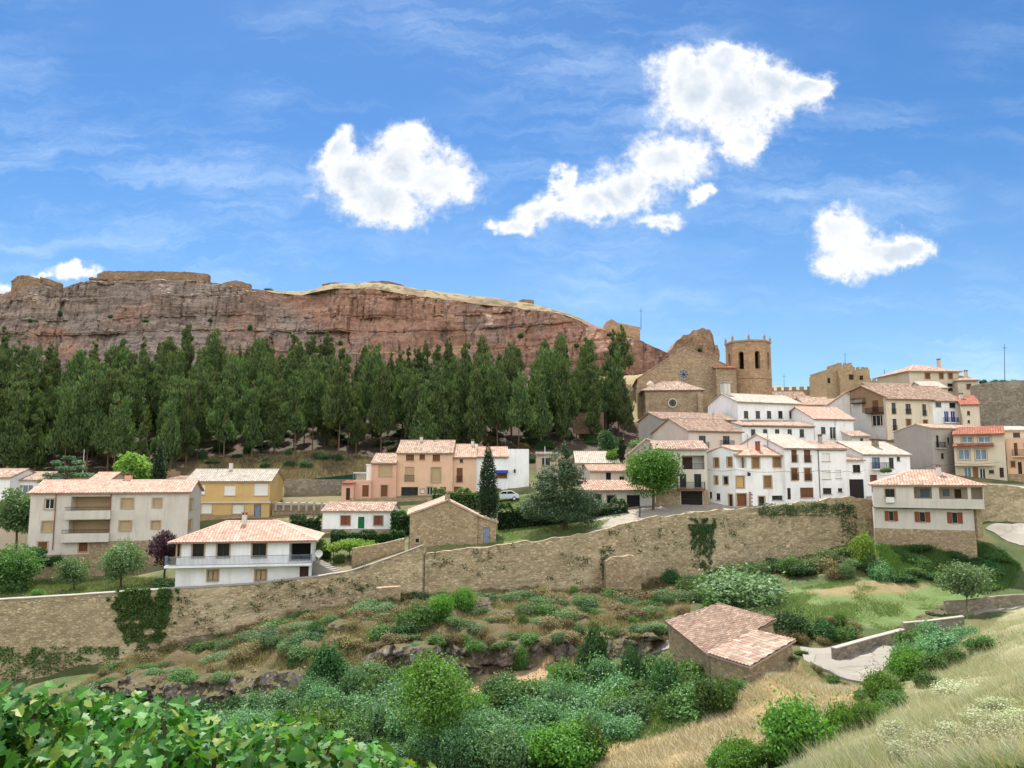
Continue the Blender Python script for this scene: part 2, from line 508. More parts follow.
# ------------------------------------------------------------------ mesh helpers
class MB:
    def __init__(self):
        self.v, self.f, self.uv = [], [], None

    def add(self, vs, fs):
        o = len(self.v)
        self.v += [Vector(p) for p in vs]
        self.f += [tuple(i + o for i in f) for f in fs]

    def quad(self, a, b, c, d):
        self.add((a, b, c, d), ((0, 1, 2, 3),))

    def poly(self, pts):
        self.add(pts, (tuple(range(len(pts))),))

    def box(self, o, eu, ev, ew, u0, u1, v0, v1, w0, w1):
        c = [o + eu * a + ev * b + ew * d for d in (w0, w1) for b in (v0, v1) for a in (u0, u1)]
        self.add(c, ((0, 2, 3, 1), (4, 5, 7, 6), (0, 1, 5, 4), (2, 6, 7, 3), (0, 4, 6, 2), (1, 3, 7, 5)))

    def prism(self, pts, off):
        n = len(pts)
        self.add(list(pts) + [p + off for p in pts],
                 [tuple(range(n))[::-1], tuple(range(n, 2 * n))] + [(i, (i + 1) % n, n + (i + 1) % n, n + i) for i in range(n)])

    def tube(self, pts, rad, seg=6, cap=True):
        rings = []
        o = len(self.v)
        for i, p in enumerate(pts):
            d = (pts[min(i + 1, len(pts) - 1)] - pts[max(i - 1, 0)])
            d = d.normalized() if d.length > 1e-6 else Vector((0, 0, 1))
            a = d.cross(Vector((0, 1, 0.013)))
            a = a.normalized() if a.length > 1e-3 else Vector((1, 0, 0))
            b = d.cross(a)
            for k in range(seg):
                an = 2 * math.pi * k / seg
                self.v.append(Vector(p) + (a * math.cos(an) + b * math.sin(an)) * rad[i])
        for i in range(len(pts) - 1):
            for k in range(seg):
                self.f.append((o + i * seg + k, o + i * seg + (k + 1) % seg, o + (i + 1) * seg + (k + 1) % seg, o + (i + 1) * seg + k))
        if cap:
            self.f.append(tuple(o + (len(pts) - 1) * seg + k for k in range(seg)))
            self.f.append(tuple(o + k for k in range(seg))[::-1])

    def build(self, name, mat, parent=None, smooth=False):
        return mesh_obj(name, [tuple(p) for p in self.v], self.f, mat, parent, smooth, self.uv)


def wpos(o):
    p = Vector((0, 0, 0))
    while o is not None:
        p = p + o.location
        o = o.parent
    return p


def mesh_obj(name, verts, faces, mat, parent=None, smooth=False, uv=None, origin=None):
    """verts in world coordinates; the mesh is stored relative to its thing's base"""
    base = wpos(parent) if parent is not None else (Vector(origin) if origin is not None else Vector((0, 0, 0)))
    me = bpy.data.meshes.new(name)
    vs = [(p[0] - base.x, p[1] - base.y, p[2] - base.z) for p in verts]
    me.from_pydata(vs, [], faces)
    if uv is not None:
        ul = me.uv_layers.new(name='UVMap')
        idx = np.zeros(len(me.loops), dtype=np.int32)
        me.loops.foreach_get('vertex_index', idx)
        ul.data.foreach_set('uv', np.asarray(uv, dtype=np.float32)[idx].ravel())
    me.materials.append(M[mat] if isinstance(mat, str) else mat)
    if smooth:
        me.polygons.foreach_set('use_smooth', [True] * len(me.polygons))
    me.update()
    ob = bpy.data.objects.new(name, me)
    COL.objects.link(ob)
    if parent is not None:
        ob.parent = parent
    elif origin is not None:
        ob.location = base
    return ob


def np_mesh(name, verts, nside, mat, smooth=False):
    """fast mesh of separate polygons with nside corners each; verts (N*nside,3)"""
    me = bpy.data.meshes.new(name)
    n = len(verts)
    nf = n // nside
    me.vertices.add(n)
    me.vertices.foreach_set('co', np.asarray(verts, dtype=np.float32).ravel())
    me.loops.add(n)
    me.loops.foreach_set('vertex_index', np.arange(n, dtype=np.int32))
    me.polygons.add(nf)
    me.polygons.foreach_set('loop_start', np.arange(0, n, nside, dtype=np.int32))
    me.polygons.foreach_set('loop_total', np.full(nf, nside, dtype=np.int32))
    me.materials.append(M[mat])
    me.update(calc_edges=True)
    me.validate()
    return me


def grid_mesh(name, pts, mat, parent=None, smooth=True, color=None, origin=None):
    """pts (rows, cols, 3)"""
    r, c, _ = pts.shape
    idx = np.arange(r * c).reshape(r, c)
    q = np.stack([idx[:-1, :-1], idx[:-1, 1:], idx[1:, 1:], idx[1:, :-1]], -1).reshape(-1, 4)
    ob = mesh_obj(name, pts.reshape(-1, 3).tolist(), q.tolist(), mat, parent, smooth, None, origin)
    if color is not None:
        ca = ob.data.color_attributes.new('soil', 'FLOAT_COLOR', 'POINT')
        ca.data.foreach_set('color', np.concatenate([color.reshape(-1, 3), np.ones((r * c, 1))], 1).astype(np.float32).ravel())
    return ob


def thing(name, label, cat, loc, group=None):
    o = bpy.data.objects.new(name, None)
    COL.objects.link(o)
    o.location = loc
    o.empty_display_size = 0.5
    tag(o, label, cat, group)
    return o


def tag(o, label, cat, group=None, kind=None):
    o['label'] = label
    o['category'] = cat
    if group:
        o['group'] = group
    if kind:
        o['kind'] = kind
    return o


def structure(o):
    o['kind'] = 'structure'
    return o


def copy_tree(o, parent=None):
    c = o.copy()
    COL.objects.link(c)
    if parent is not None:
        c.parent = parent
    for ch in list(o.children):
        copy_tree(ch, c)
    return c


# ------------------------------------------------------------------ terrain
class TPS:
    def __init__(self, pts, lam=0.5):
        p = np.array(pts, float)
        self.s = 50.0
        self.xy = p[:, :2] / self.s
        n = len(p)
        K = self.k(self.xy, self.xy) + lam * 1e-3 * np.eye(n)
        Q = np.concatenate([np.ones((n, 1)), self.xy], 1)
        A = np.zeros((n + 3, n + 3))
        A[:n, :n] = K; A[:n, n:] = Q; A[n:, :n] = Q.T
        self.w = np.linalg.solve(A, np.concatenate([p[:, 2], np.zeros(3)]))

    @staticmethod
    def k(a, b):
        d2 = ((a[:, None, :] - b[None, :, :]) ** 2).sum(-1)
        d = np.sqrt(d2 + 1e-12)
        return d          # biharmonic in one dimension: close to straight slopes, hardly any overshoot

    def __call__(self, x, y):
        x = np.asarray(x, float); y = np.asarray(y, float)
        q = np.stack([x.ravel(), y.ravel()], 1) / self.s
        out = np.empty(len(q))
        n = len(self.xy)
        for i in range(0, len(q), 20000):
            b = q[i:i + 20000]
            out[i:i + 20000] = self.k(b, self.xy) @ self.w[:n] + self.w[n] + b @ self.w[n + 1:]
        return out.reshape(x.shape)


def pp(px, py, Y):
    v = P(px, py, Y)
    return (v.x, v.y, v.z)


# foot and top of the town wall, as (px, Y, top py, foot py)
WALL = [(-260, 74, 606, 712), (-120, 76, 604, 706), (0, 78, 601, 692), (80, 79.5, 596, 668), (165, 81.2, 590, 652), (250, 82.5, 585, 630), (320, 83.6, 577, 612), (352, 84.0, 572, 606),
        (390, 84.3, 559, 600), (426, 84.6, 545, 596), (426.4, 85.0, 553, 594), (500, 87, 545, 590), (560, 88.2, 538, 590), (600, 89.4, 530, 590), (650, 92, 517, 585), (700, 94.5, 512, 575),
        (770, 97.4, 506, 563), (852, 99.4, 496, 545), (876, 100, 502, 538), (986, 103.5, 484, 520), (1024, 104, 487, 524), (1120, 105, 489, 528), (1300, 107, 490, 530)]
WX = [P(p, 480, Y).x for p, Y, _, _ in WALL]
WYv = [Y for _, Y, _, _ in WALL]
WTOP = [P(p, t, Y).z for p, Y, t, _ in WALL]
WFOOT = [P(p, b, Y).z for p, Y, _, b in WALL]


def wallY(x):
    return np.interp(x, WX, WYv)


lower_pts = [(x, y, z) for x, y, z in zip(WX, WYv, WFOOT)]
lower_pts += [pp(*a) for a in [
    # bank under the wall
    (60, 690, 72), (130, 672, 75), (200, 662, 74.5), (300, 626, 77), (400, 618, 78), (500, 612, 79), (600, 612, 80), (680, 612, 79), (720, 600, 84), (780, 588, 88),
    # brink and foot of the rock face
    (130, 655, 74.5), (220, 668, 71), (320, 652, 71), (400, 640, 71.5), (480, 638, 71.5), (560, 634, 72.5), (640, 628, 74),
    (150, 705, 68), (240, 712, 66), (330, 690, 66), (400, 672, 68.5), (480, 670, 69), (560, 662, 69.5), (640, 648, 71.5),
    # valley floor
    (100, 760, 56), (220, 750, 56), (320, 740, 56), (420, 730, 57), (500, 680, 66), (540, 700, 60), (450, 768, 47), (540, 768, 46), (640, 700, 57), (620, 730, 51), (580, 690, 62),
    (660, 655, 69), (690, 672, 63), (722, 690, 58),
    # dry bank on the right of the floor, and the concrete yard
    (600, 768, 45), (660, 735, 50), (720, 700, 55), (800, 668, 60), (700, 768, 40), (760, 730, 45), (820, 690, 54), (870, 690, 55),
    (770, 676, 53.5), (797, 657, 57), (750, 690, 52),
    (810, 652, 66), (840, 670, 61), (860, 655, 65), (905, 642, 69), (835, 646, 68.5),
    # meadow terrace and its edge
    (780, 640, 71), (840, 636, 72.5), (900, 624, 75), (770, 612, 75), (830, 616, 75.5), (890, 612, 77), (760, 598, 79), (860, 590, 83), (940, 590, 84), (960, 605, 79), (880, 580, 87), (980, 575, 88),
    (874, 545, 92), (930, 547, 92), (985, 545, 93), (1024, 560, 93), (1010, 602, 80), (1060, 600, 80), (1000, 528, 99), (1060, 530, 100),
    # hillside under the camera, rising to the right
    (840, 720, 42), (900, 690, 46), (930, 655, 58), (980, 640, 55), (1024, 625, 55), (760, 768, 34), (860, 768, 24), (940, 720, 28), (1024, 680, 26), (1024, 768, 12), (960, 768, 15),
]]
lower_pts += [(0, -6, -1.2), (0, 0, -1.9), (6, 2, -1.8), (-8, 2, -3.2), (-3, 6, -4.8), (-14, 8, -6), (0, 8, -5.2), (5, 8, -4.6), (10, 10, -4.4), (0, 20, -10.5), (-12, 22, -12), (10, 18, -8.6),
              (-10, 40, -18), (-30, 40, -18.5), (-60, 50, -19), (-90, 60, -20), (30, 10, -2.5), (45, 30, -5), (60, 50, -8), (75, 70, -10), (2, 34, -15.5), (-30, 10, -6), (-60, 20, -10), (100, 60, -6), (110, 90, -8)]
TL = TPS(lower_pts)

upper_pts = [(x, y + 1.0, z - 0.7) for x, y, z in zip(WX, WYv, WTOP)]
upper_pts += [pp(*a) for a in [
    (-100, 590, 92), (20, 588, 88), (60, 586, 90), (140, 580, 90), (30, 578, 96), (110, 574, 98), (190, 560, 96), (200, 535, 106), (260, 524, 110), (330, 566, 90), (370, 552, 94), (350, 543, 99), (330, 532, 105), (400, 534, 105),
    (300, 515, 114), (340, 512, 116), (-60, 510, 116), (30, 505, 118), (100, 500, 120), (160, 496, 122), (250, 488, 126), (330, 484, 130),
    (430, 540, 94), (480, 546, 92), (520, 541, 92), (480, 510, 112), (400, 498, 121), (500, 500, 118), (560, 515, 108), (600, 512, 103), (650, 508, 102), (700, 507, 103), (740, 505, 105), (800, 500, 108), (860, 497, 108), (910, 490, 112),
    (960, 479, 116), (1020, 482, 114), (1080, 482, 116), (1300, 482, 120),
    (620, 478, 120), (680, 470, 122), (760, 458, 128), (850, 452, 130), (930, 440, 136), (1000, 436, 142),
    (-150, 470, 142), (0, 470, 140), (150, 466, 141), (300, 458, 143), (420, 452, 148), (520, 446, 152), (600, 448, 150),
    (-150, 420, 185), (0, 422, 182), (200, 418, 184), (400, 414, 188), (560, 410, 186), (625, 420, 172),
    (-200, 376, 236), (0, 376, 236), (200, 374, 236), (400, 374, 234), (560, 372, 224), (625, 378, 205),
    (690, 448, 160), (740, 440, 165), (660, 440, 160), (620, 430, 168),
    (655, 372, 196), (700, 372, 200), (760, 402, 215), (830, 398, 225), (900, 396, 205), (960, 398, 178), (1030, 400, 176), (1200, 400, 180),
    (760, 400, 330), (900, 400, 330), (1100, 400, 330), (1400, 410, 300), (650, 370, 300), (400, 372, 330), (0, 374, 330), (-300, 376, 330),
]]
TU = TPS(upper_pts)


def bumpy(x, y, amp, sc):
    x = np.asarray(x, float); y = np.asarray(y, float)
    out = np.zeros(x.size)
    for i, (a, b) in enumerate(zip(x.ravel(), y.ravel())):
        out[i] = mnoise.fractal(Vector((a * sc, b * sc, 3.3)), 1.0, 2.0, 4)
    return (out * amp).reshape(x.shape)


def hl(x, y):
    return float(TL(np.array([x]), np.array([y]))[0])


def hu(x, y):
    return float(TU(np.array([x]), np.array([y]))[0])


def hz(x, y):
    return hl(x, y) if y < float(wallY(x)) + 0.5 else hu(x, y)


# ray march on sampled heights for placing things by where they stand
def ground_hit(px, py, y0=3.0, y1=260.0):
    d = ray(px, py)
    d = d / d.y
    ys = np.arange(y0, y1, 0.25)
    xs = d.x * ys
    zs = d.z * ys
    h = np.where(ys < wallY(xs) + 0.5, TL(xs, ys), TU(xs, ys))
    k = np.argmax(zs < h)
    if zs[k] >= h[k]:
        k = len(ys) - 1
    return Vector((xs[k], ys[k], h[k]))


def in_poly(x, y, poly):
    x = np.asarray(x); y = np.asarray(y)
    inside = np.zeros(x.shape, bool)
    n = len(poly)
    for i in range(n):
        x1, y1 = poly[i][0], poly[i][1]
        x2, y2 = poly[(i + 1) % n][0], poly[(i + 1) % n][1]
        c = ((y1 > y) != (y2 > y)) & (x < (x2 - x1) * (y - y1) / (y2 - y1 + 1e-9) + x1)
        inside ^= c
    return inside


def zone(*pix):
    return [ground_hit(a, b) for a, b in pix]


Z_MEADOW = zone((752, 604), (800, 588), (870, 579), (945, 584), (990, 600), (972, 618), (905, 632), (850, 624), (790, 626))
Z_FIELD = zone((585, 768), (660, 722), (722, 692), (792, 664), (866, 690), (846, 720), (790, 740), (720, 768))
Z_DIRT = zone((470, 696), (478, 668), (530, 660), (575, 662), (570, 690), (520, 700))
Z_BANK = zone((60, 700), (150, 648), (300, 606), (420, 596), (640, 590), (690, 585), (690, 640), (560, 668), (400, 676), (240, 715), (120, 712))
Z_HILL = zone((800, 768), (870, 720), (930, 660), (1023, 604), (1100, 604), (1150, 768), (1024, 767))
Z_LAWN2 = zone((876, 548), (985, 546), (1020, 566), (1012, 590), (985, 590), (945, 583), (890, 582))


def lower_ground():
    xs = np.concatenate([np.arange(-110, -60, 2.0), np.arange(-60, 75, 0.8), np.arange(75, 150, 2.5)])
    t = np.concatenate([np.linspace(0, 0.25, 40)[:-1], np.linspace(0.25, 1, 110)])
    X = np.repeat(xs[None, :], len(t), 0)
    yend = wallY(xs) + 0.45
    Y = -12 + (yend + 12)[None, :] * t[:, None]
    Z = TL(X, Y)
    bank = in_poly(X, Y, Z_BANK)
    near = np.clip((Y - 4) / 15, 0.1, 1)
    Z = Z + bumpy(X, Y, 0.35, 0.28) * near + np.where(bank, bumpy(X, Y, 0.8, 0.5), 0)
    C = np.zeros(X.shape + (3,))
    C[:] = lin((78, 90, 52))
    n1 = bumpy(X, Y, 1.0, 0.12)[..., None]
    C = np.where(n1 > 0.1, np.array(lin((100, 98, 62))), C)
    for z, c in ((Z_HILL, (150, 144, 112)), (Z_BANK, (98, 86, 62)), (Z_LAWN2, (70, 96, 54)), (Z_MEADOW, (104, 122, 72)), (Z_FIELD, (162, 138, 100)), (Z_DIRT, (160, 132, 104))):
        C[in_poly(X, Y, z)] = lin(c)
    bare = in_poly(X, Y, zone((800, 592), (880, 582), (930, 588), (900, 596), (830, 598)))
    C[bare] = lin((136, 122, 88))
    structure(grid_mesh('ground', np.stack([X, Y, Z], -1), 'soil', None, True, C))


def upper_ground():
    xs = np.arange(-330, 420, 2.2)
    t = np.concatenate([np.linspace(0, 0.18, 50)[:-1], np.linspace(0.18, 1, 90)])
    X = np.repeat(xs[None, :], len(t), 0)
    y0 = wallY(xs) + 0.35
    Y = y0[None, :] + (420 - y0)[None, :] * t[:, None]
    Z = TU(X, Y) + bumpy(X, Y, 0.5, 0.15) * np.clip((Y - 130) / 20, 0, 1)
    n1 = bumpy(X, Y, 1.0, 0.1)[..., None]
    C = np.where(n1 > 0.05, np.array(lin((122, 112, 82))), np.array(lin((92, 98, 60))))
    forest = (Y > 132)[..., None]
    C = np.where(forest & (n1 > 0.15), np.array(lin((112, 92, 70))), C)
    C = np.where(forest & (n1 <= 0.15), np.array(lin((84, 76, 54))), C)
    C = np.where((Y > 143)[..., None], np.array(lin((74, 62, 50))) * (1 + .25 * n1), C)
    hill = ((X > 22) & (Y > 172))[..., None]
    C = np.where(hill, np.array(lin((150, 134, 98))), C)
    street = ((X > 10) & (Y < 112))[..., None]
    C = np.where(street, np.array(lin((158, 150, 138))), C)
    structure(grid_mesh('terrain', np.stack([X, Y, Z], -1), 'soil', None, True, C))


lower_ground()
upper_ground()
# far ground out to the horizon, below everything near
fm = MB()
for k in range(48):
    a0, a1 = 2 * math.pi * k / 48, 2 * math.pi * (k + 1) / 48
    r0, r1 = 60, 4000
    fm.quad(*(Vector((r * math.cos(a) + 0, r * math.sin(a) + 160, -32)) for r, a in ((r0, a0), (r1, a0), (r1, a1), (r0, a1))))
fo = fm.build('plain', 'soil')
ca = fo.data.color_attributes.new('soil', 'FLOAT_COLOR', 'POINT')
ca.data.foreach_set('color', np.tile(np.array([*lin((150, 136, 100)), 1], dtype=np.float32), len(fo.data.vertices)))
structure(fo)


def strip(name, left, right, mat, lift=0.06, n=24, m=10):
    """a paved way laid over the ground between two edges given as places on the ground"""
    def along(pl):
        pts = [ground_hit(*q) for q in pl]
        s = [0]
        for a, b in zip(pts, pts[1:]):
            s.append(s[-1] + (b - a).length)
        tt = np.linspace(0, s[-1], n)
        return np.stack([np.interp(tt, s, [p[i] for p in pts]) for i in range(2)], 1)
    L, Rr = along(left), along(right)
    w = np.linspace(0, 1, m)[None, :, None]
    XY = L[:, None, :] * (1 - w) + Rr[:, None, :] * w
    for k in (0, -1):
        for i in range(n):
            XY[i, k] += 0.25 * mnoise.noise(Vector((XY[i, k, 0] * .9, XY[i, k, 1] * .9, 2))), 0.25 * mnoise.noise(Vector((XY[i, k, 0] * .9, XY[i, k, 1] * .9, 6)))
    Z = TL(XY[..., 0], XY[..., 1]) + bumpy(XY[..., 0], XY[..., 1], 0.35, 0.28) + lift
    G = np.concatenate([XY, Z[..., None]], -1)
    G = np.concatenate([G[:, :1], G, G[:, -1:]], 1); G[:, 0, 2] -= .6; G[:, -1, 2] -= .6
    G = np.concatenate([G[:1], G, G[-1:]], 0); G[0, :, 2] -= .6; G[-1, :, 2] -= .6
    return grid_mesh(name, G, mat, None, False)


structure(strip('yard_paving', [(800, 649), (836, 648), (905, 640)], [(812, 668), (862, 686), (912, 650)], 'yard', 0.13))
structure(strip('path', [(946, 612), (985, 606), (1010, 600), (1040, 592)], [(965, 616), (1000, 612), (1024, 608), (1045, 602)], 'yard', 0.13))
structure(strip('valley_path', [(600, 655), (640, 646), (672, 641)], [(604, 661), (648, 655), (676, 650)], 'yard', 0.13))
structure(strip('ramp_road', [(984, 530), (1000, 527), (1060, 512)], [(1008, 541), (1024, 546), (1070, 548)], 'yard', 0.13))


# ------------------------------------------------------------------ cliff with plateau
BEDS = [-60.0]
while BEDS[-1] < 160:
    BEDS.append(BEDS[-1] + rnd.choice((1.0, 1.4, 2.2, 3.4, 5.0, 7.0)))


def cliff():
    pxs = np.linspace(-190, 690, 640)
    top = np.interp(pxs, [-190, -60, 0, 12, 22, 45, 65, 82, 95, 105, 150, 205, 232, 255, 300, 318, 335, 375, 420, 470, 520, 560, 580, 600, 615, 640, 660, 690],
                    [300, 302, 297, 289, 286, 285, 290, 284, 279, 281, 279, 281, 287, 291, 295, 291, 288, 289, 297, 303, 309, 315, 322, 331, 336, 344, 352, 362])
    Yf = np.interp(pxs, [-190, 0, 300, 500, 620, 690], [262, 256, 248, 240, 222, 206])
    rows = 110
    pts = np.zeros((rows, len(pxs), 3))
    for j, px in enumerate(pxs):
        T = P(px, top[j], Yf[j])
        zb = T.z - 34
        for i in range(rows):
            v = i / (rows - 1)
            z = zb + (T.z - zb) * v
            x = T.x
            # beds stand out as blocky ledges, joints cut them into columns
            zw = z + 1.6 * mnoise.noise(Vector((x * 0.02, 2.0, z * 0.05)))
            zw += 2.5 * mnoise.noise(Vector((x * 0.012, 8.0, 0.3)))
            lay = int(np.searchsorted(BEDS, zw))
            fr = (zw - BEDS[lay - 1]) / (BEDS[lay] - BEDS[lay - 1])
            calm = min(1, max(0, 0.5 + 1.8 * mnoise.noise(Vector((x * 0.03, 21.0, z * 0.06)))))
            bed = mnoise.cell(Vector((3.5, lay + 0.5, 0.5))) * 2.6 - 1.3
            wj = 3.2 + 2.5 * mnoise.cell(Vector((9.5, lay + 0.5, 0.5)))
            cxj = x / wj + 0.5 * mnoise.noise(Vector((x * 0.1, z * 0.2, 5.0)))
            blk = mnoise.cell(Vector((math.floor(cxj) + 0.5, lay + 0.5, 7.5))) * 1.1 - 0.5
            gap = 0.45 if abs(cxj - math.floor(cxj) - 0.5) > 0.43 else 0.0
            bed = bed * 0.75 * (.35 + .65 * calm) + (0.5 * calm if fr < 0.12 else 0)
            col = (blk + gap) * calm + 2.2 * mnoise.fractal(Vector((x * 0.13, 7.0, z * 0.06)), 1.0, 2.0, 6)
            big = mnoise.fractal(Vector((x * 0.022, 11.0, z * 0.03)), 1.0, 2.0, 4) * 1.3
            y = Yf[j] - 9 + 9 * v + (1 - v) ** 2 * -5 + bed * 0.9 + col * 0.95 + big * 4.0
            pts[i, j] = (x, y, z + 0.4 * mnoise.noise(Vector((x * 0.5, z * 0.5, 0))))
    structure(grid_mesh('cliff', pts[:rows], 'rock', None, False))
    # dry grass slope and plateau behind the brink
    K = 44
    hp = np.zeros((K, len(pxs), 3))
    for j, px in enumerate(pxs):
        T = P(px, top[j], Yf[j])
        rise = np.interp(px, [-190, 60, 110, 205, 260, 330, 420, 560, 690], [0.8, 1.5, 0.6, 0.6, 2.6, 4.6, 5.4, 4.4, 2.0])
        for k in range(K):
            s = k / (K - 1)
            back = 75 * s ** 1.7
            y = pts[rows - 1, j, 1] + 0.15 if k == 0 else Yf[j] + 0.8 + back
            up = min(1, back / 13)
            z = T.z + rise * (up * (2 - up)) - 3.5 * max(0, s - 0.5)
            z += (0.9 * mnoise.fractal(Vector((T.x * 0.05, y * 0.05, 1.0)), 1.0, 2.0, 5) + .4 * mnoise.noise(Vector((T.x * .3, y * .3, 4)))) * min(1, back / 4)
            hp[k, j] = (T.x, y, z + (0.1 if k == 0 else 0))
    C = np.zeros(hp.shape)
    n1 = bumpy(hp[..., 0], hp[..., 1], 1.0, 0.09)[..., None]
    n2 = bumpy(hp[..., 0], hp[..., 1], 1.0, 0.35)[..., None]
    C[:] = lin((144, 126, 96))
    C = np.where(n1 > 0.05, np.array(lin((132, 106, 82))), C)
    C = np.where(n2 > 0.14, np.array(lin((100, 90, 62))), C)
    structure(grid_mesh('hilltop', hp, 'soil', None, True, C))


cliff()


# ------------------------------------------------------------------ ruins and town walls
def rough_block(name, x0p, x1p, tops, Y, foot_py, thick, mat, parent=None, origin=None, amp=0.5, step=0.8, Y2=None):
    """a wall with an uneven, crumbling top: tops is a list of (px, py)"""
    Y2 = Y2 or Y
    n = max(6, int(abs(P(x1p, 400, Y2).x - P(x0p, 400, Y).x) / step))
    rows = 8
    pts = []
    m = MB()
    ring = []
    for i in range(n + 1):
        s = i / n
        px = x0p + (x1p - x0p) * s
        yy = Y + (Y2 - Y) * s
        tp = np.interp(px, [a for a, _ in tops], [b for _, b in tops])
        T = P(px, tp, yy); B = P(px, foot_py, yy)
        top = T.z + amp * 0.5 * mnoise.noise(Vector((T.x * 0.7, 5, 0)))
        col = []
        for k in range(rows + 1):
            z = B.z + (top - B.z) * k / rows
            col.append(Vector((T.x, yy + amp * 0.6 * mnoise.fractal(Vector((T.x * 0.4, 3, z * 0.4)), 1, 2, 3), z)))
        for k in range(rows, -1, -1):
            z = B.z + (top - B.z) * k / rows - (0.25 * amp if k == rows else 0)
            col.append(Vector((T.x, yy + thick + amp * 0.5 * mnoise.noise(Vector((T.x * 0.4, 9, z * 0.4))), z)))
        ring.append(col)
    c = len(ring[0])
    vs = [p for col in ring for p in col]
    fs = [(i * c + k, (i + 1) * c + k, (i + 1) * c + k + 1, i * c + k + 1) for i in range(n) for k in range(c - 1)]
    fs.append(tuple(range(c))[::-1]); fs.append(tuple(n * c + k for k in range(c)))
    m.add(vs, fs)
    return m.build(name, mat, parent) if parent is not None else mesh_obj(name, [tuple(p) for p in m.v], m.f, mat, None, False, None, origin or vs[0])


tag(rough_block('ruined_tower', 11, 40, [(11, 281), (20, 275), (30, 276), (40, 279)], 254, 300, 6, 'ruin', amp=1.0), 'crumbling brown stub of masonry at the far end of the cliff top', 'ruin')
tag(rough_block('ruined_wall', 40, 60, [(40, 277), (50, 279), (60, 283)], 255, 296, 2, 'ruin', amp=0.8), 'short broken wall beside the masonry stub on the cliff top', 'ruin')
tag(rough_block('ruined_wall', 97, 208, [(97, 274), (104, 271), (150, 271), (190, 272), (208, 274)], 257, 290, 2.5, 'ruin', amp=0.5), 'long straight brown castle wall along the highest brink of the cliff', 'ruin')
tag(rough_block('ruined_wall', 222, 250, [(222, 283), (236, 280), (250, 284)], 262, 292, 2, 'ruin', amp=0.7), 'worn wall piece in a dip of the cliff top next to the long castle wall', 'ruin')
tag(rough_block('ruined_wall', 322, 352, [(322, 284), (335, 282), (352, 284)], 270, 290, 2, 'ruin', amp=0.6), 'low broken wall at the highest bump of the grassy plateau', 'ruin')
tag(rough_block('ruined_wall', 366, 404, [(366, 282), (385, 280.5), (404, 285)], 272, 291, 2, 'ruin', amp=0.6), 'low crumbled wall on the grassy crest of the plateau', 'ruin')
tag(rough_block('stone_hut', 517, 534, [(517, 302), (522, 299), (534, 300)], 262, 309, 5, 'ruin', amp=0.3), 'tiny square stone hut alone on the sloping plateau skyline', 'hut')
tag(rough_block('ruined_tower', 606, 640, [(606, 322), (612, 319), (618, 323), (640, 327)], 226, 350, 7, 'tower', amp=0.3), 'squat plain brown tower stump where the cliff ends above the pines', 'ruin')
tag(rough_block('ruined_tower', 672, 719, [(672, 348), (677, 340), (681, 339), (683, 335), (690, 334), (693, 330), (703, 328.5), (711, 330), (713, 334), (714, 344), (718, 346), (720, 357)], 205, 372, 9, 'ruin', amp=1.3, step=0.4), 'tall eroded mass of castle masonry rising behind the church gable', 'ruin')
am = MB(); a0 = P(641, 330, 226); am.tube([a0, P(641, 308, 226)], [0.09, 0.05]); am.box(P(641, 311, 226), Vector((1, 0, 0)), Vector((0, 1, 0)), Vector((0, 0, 1)), -.5, .5, -.04, .04, -.04, .04)
tag(mesh_obj('aerial_mast', [tuple(p) for p in am.v], am.f, 'iron', None, False, None, a0), 'thin aerial mast beside the plain tower stump on the ridge', 'aerial')


def town_wall(name, label, i0, i1, coping):
    xs = np.arange(WX[i0], WX[i1] + 0.01, 0.45)
    if xs[-1] < WX[i1]:
        xs = np.append(xs, WX[i1])
    root = thing(name, label, 'wall', (xs[0], float(wallY(xs[0])), float(np.interp(xs[0], WX, WFOOT)) - 1))
    rows = 22
    pts = np.zeros((len(xs), rows + 3, 3))
    tops = []
    for i, x in enumerate(xs):
        y = float(wallY(x)); zt = float(np.interp(x, WX[i0:i1 + 1], WTOP[i0:i1 + 1])); zb = float(np.interp(x, WX[i0:i1 + 1], WFOOT[i0:i1 + 1])) - 1.5
        zt += (0.06 if coping else 0.3) * mnoise.fractal(Vector((x * 0.5, 1, 0)), 1, 2, 4)
        tops.append((x, y, zt))
        for k in range(rows):
            z = zb + (zt - zb) * k / (rows - 1)
            pts[i, k] = (x, y + 0.14 * mnoise.fractal(Vector((x * 0.7, 2, z * 0.7)), 1, 2, 4) + 0.035 * (zt - z) * -1, z)
        pts[i, rows] = (x, y + 0.85, zt - 0.02)
        pts[i, rows + 1] = (x, y + 0.9, zt - 1.4)
        pts[i, rows + 2] = (x, y + 0.9, zb)
    grid_mesh('masonry', pts.transpose(1, 0, 2)[:, ::1], 'wallstone', root, False)
    if coping:
        m = MB()
        for (xa, ya, za), (xb, yb, zb2) in zip(tops[:-1:2], tops[2::2]):
            a, b = Vector((xa, ya - 0.08, za + 0.005)), Vector((xb, yb - 0.08, zb2 + 0.005))
            m.prism([a, b, b + Vector((0, 1.0, 0)), a + Vector((0, 1.0, 0))], Vector((0, 0, 0.11)))
        m.build('coping', 'concrete', root)
    return root


town_wall('town_wall', 'high stone wall below the gardens with a pale coping climbing to the stone barn', 0, 9, True)
town_wall('town_wall', 'long rubble wall carrying the street, speckled with weeds, below the barn and white houses', 10, 18, False)
town_wall('retaining_wall', 'grey stone retaining wall under the street behind the hip roofed house with red shutters', 18, 22, False)


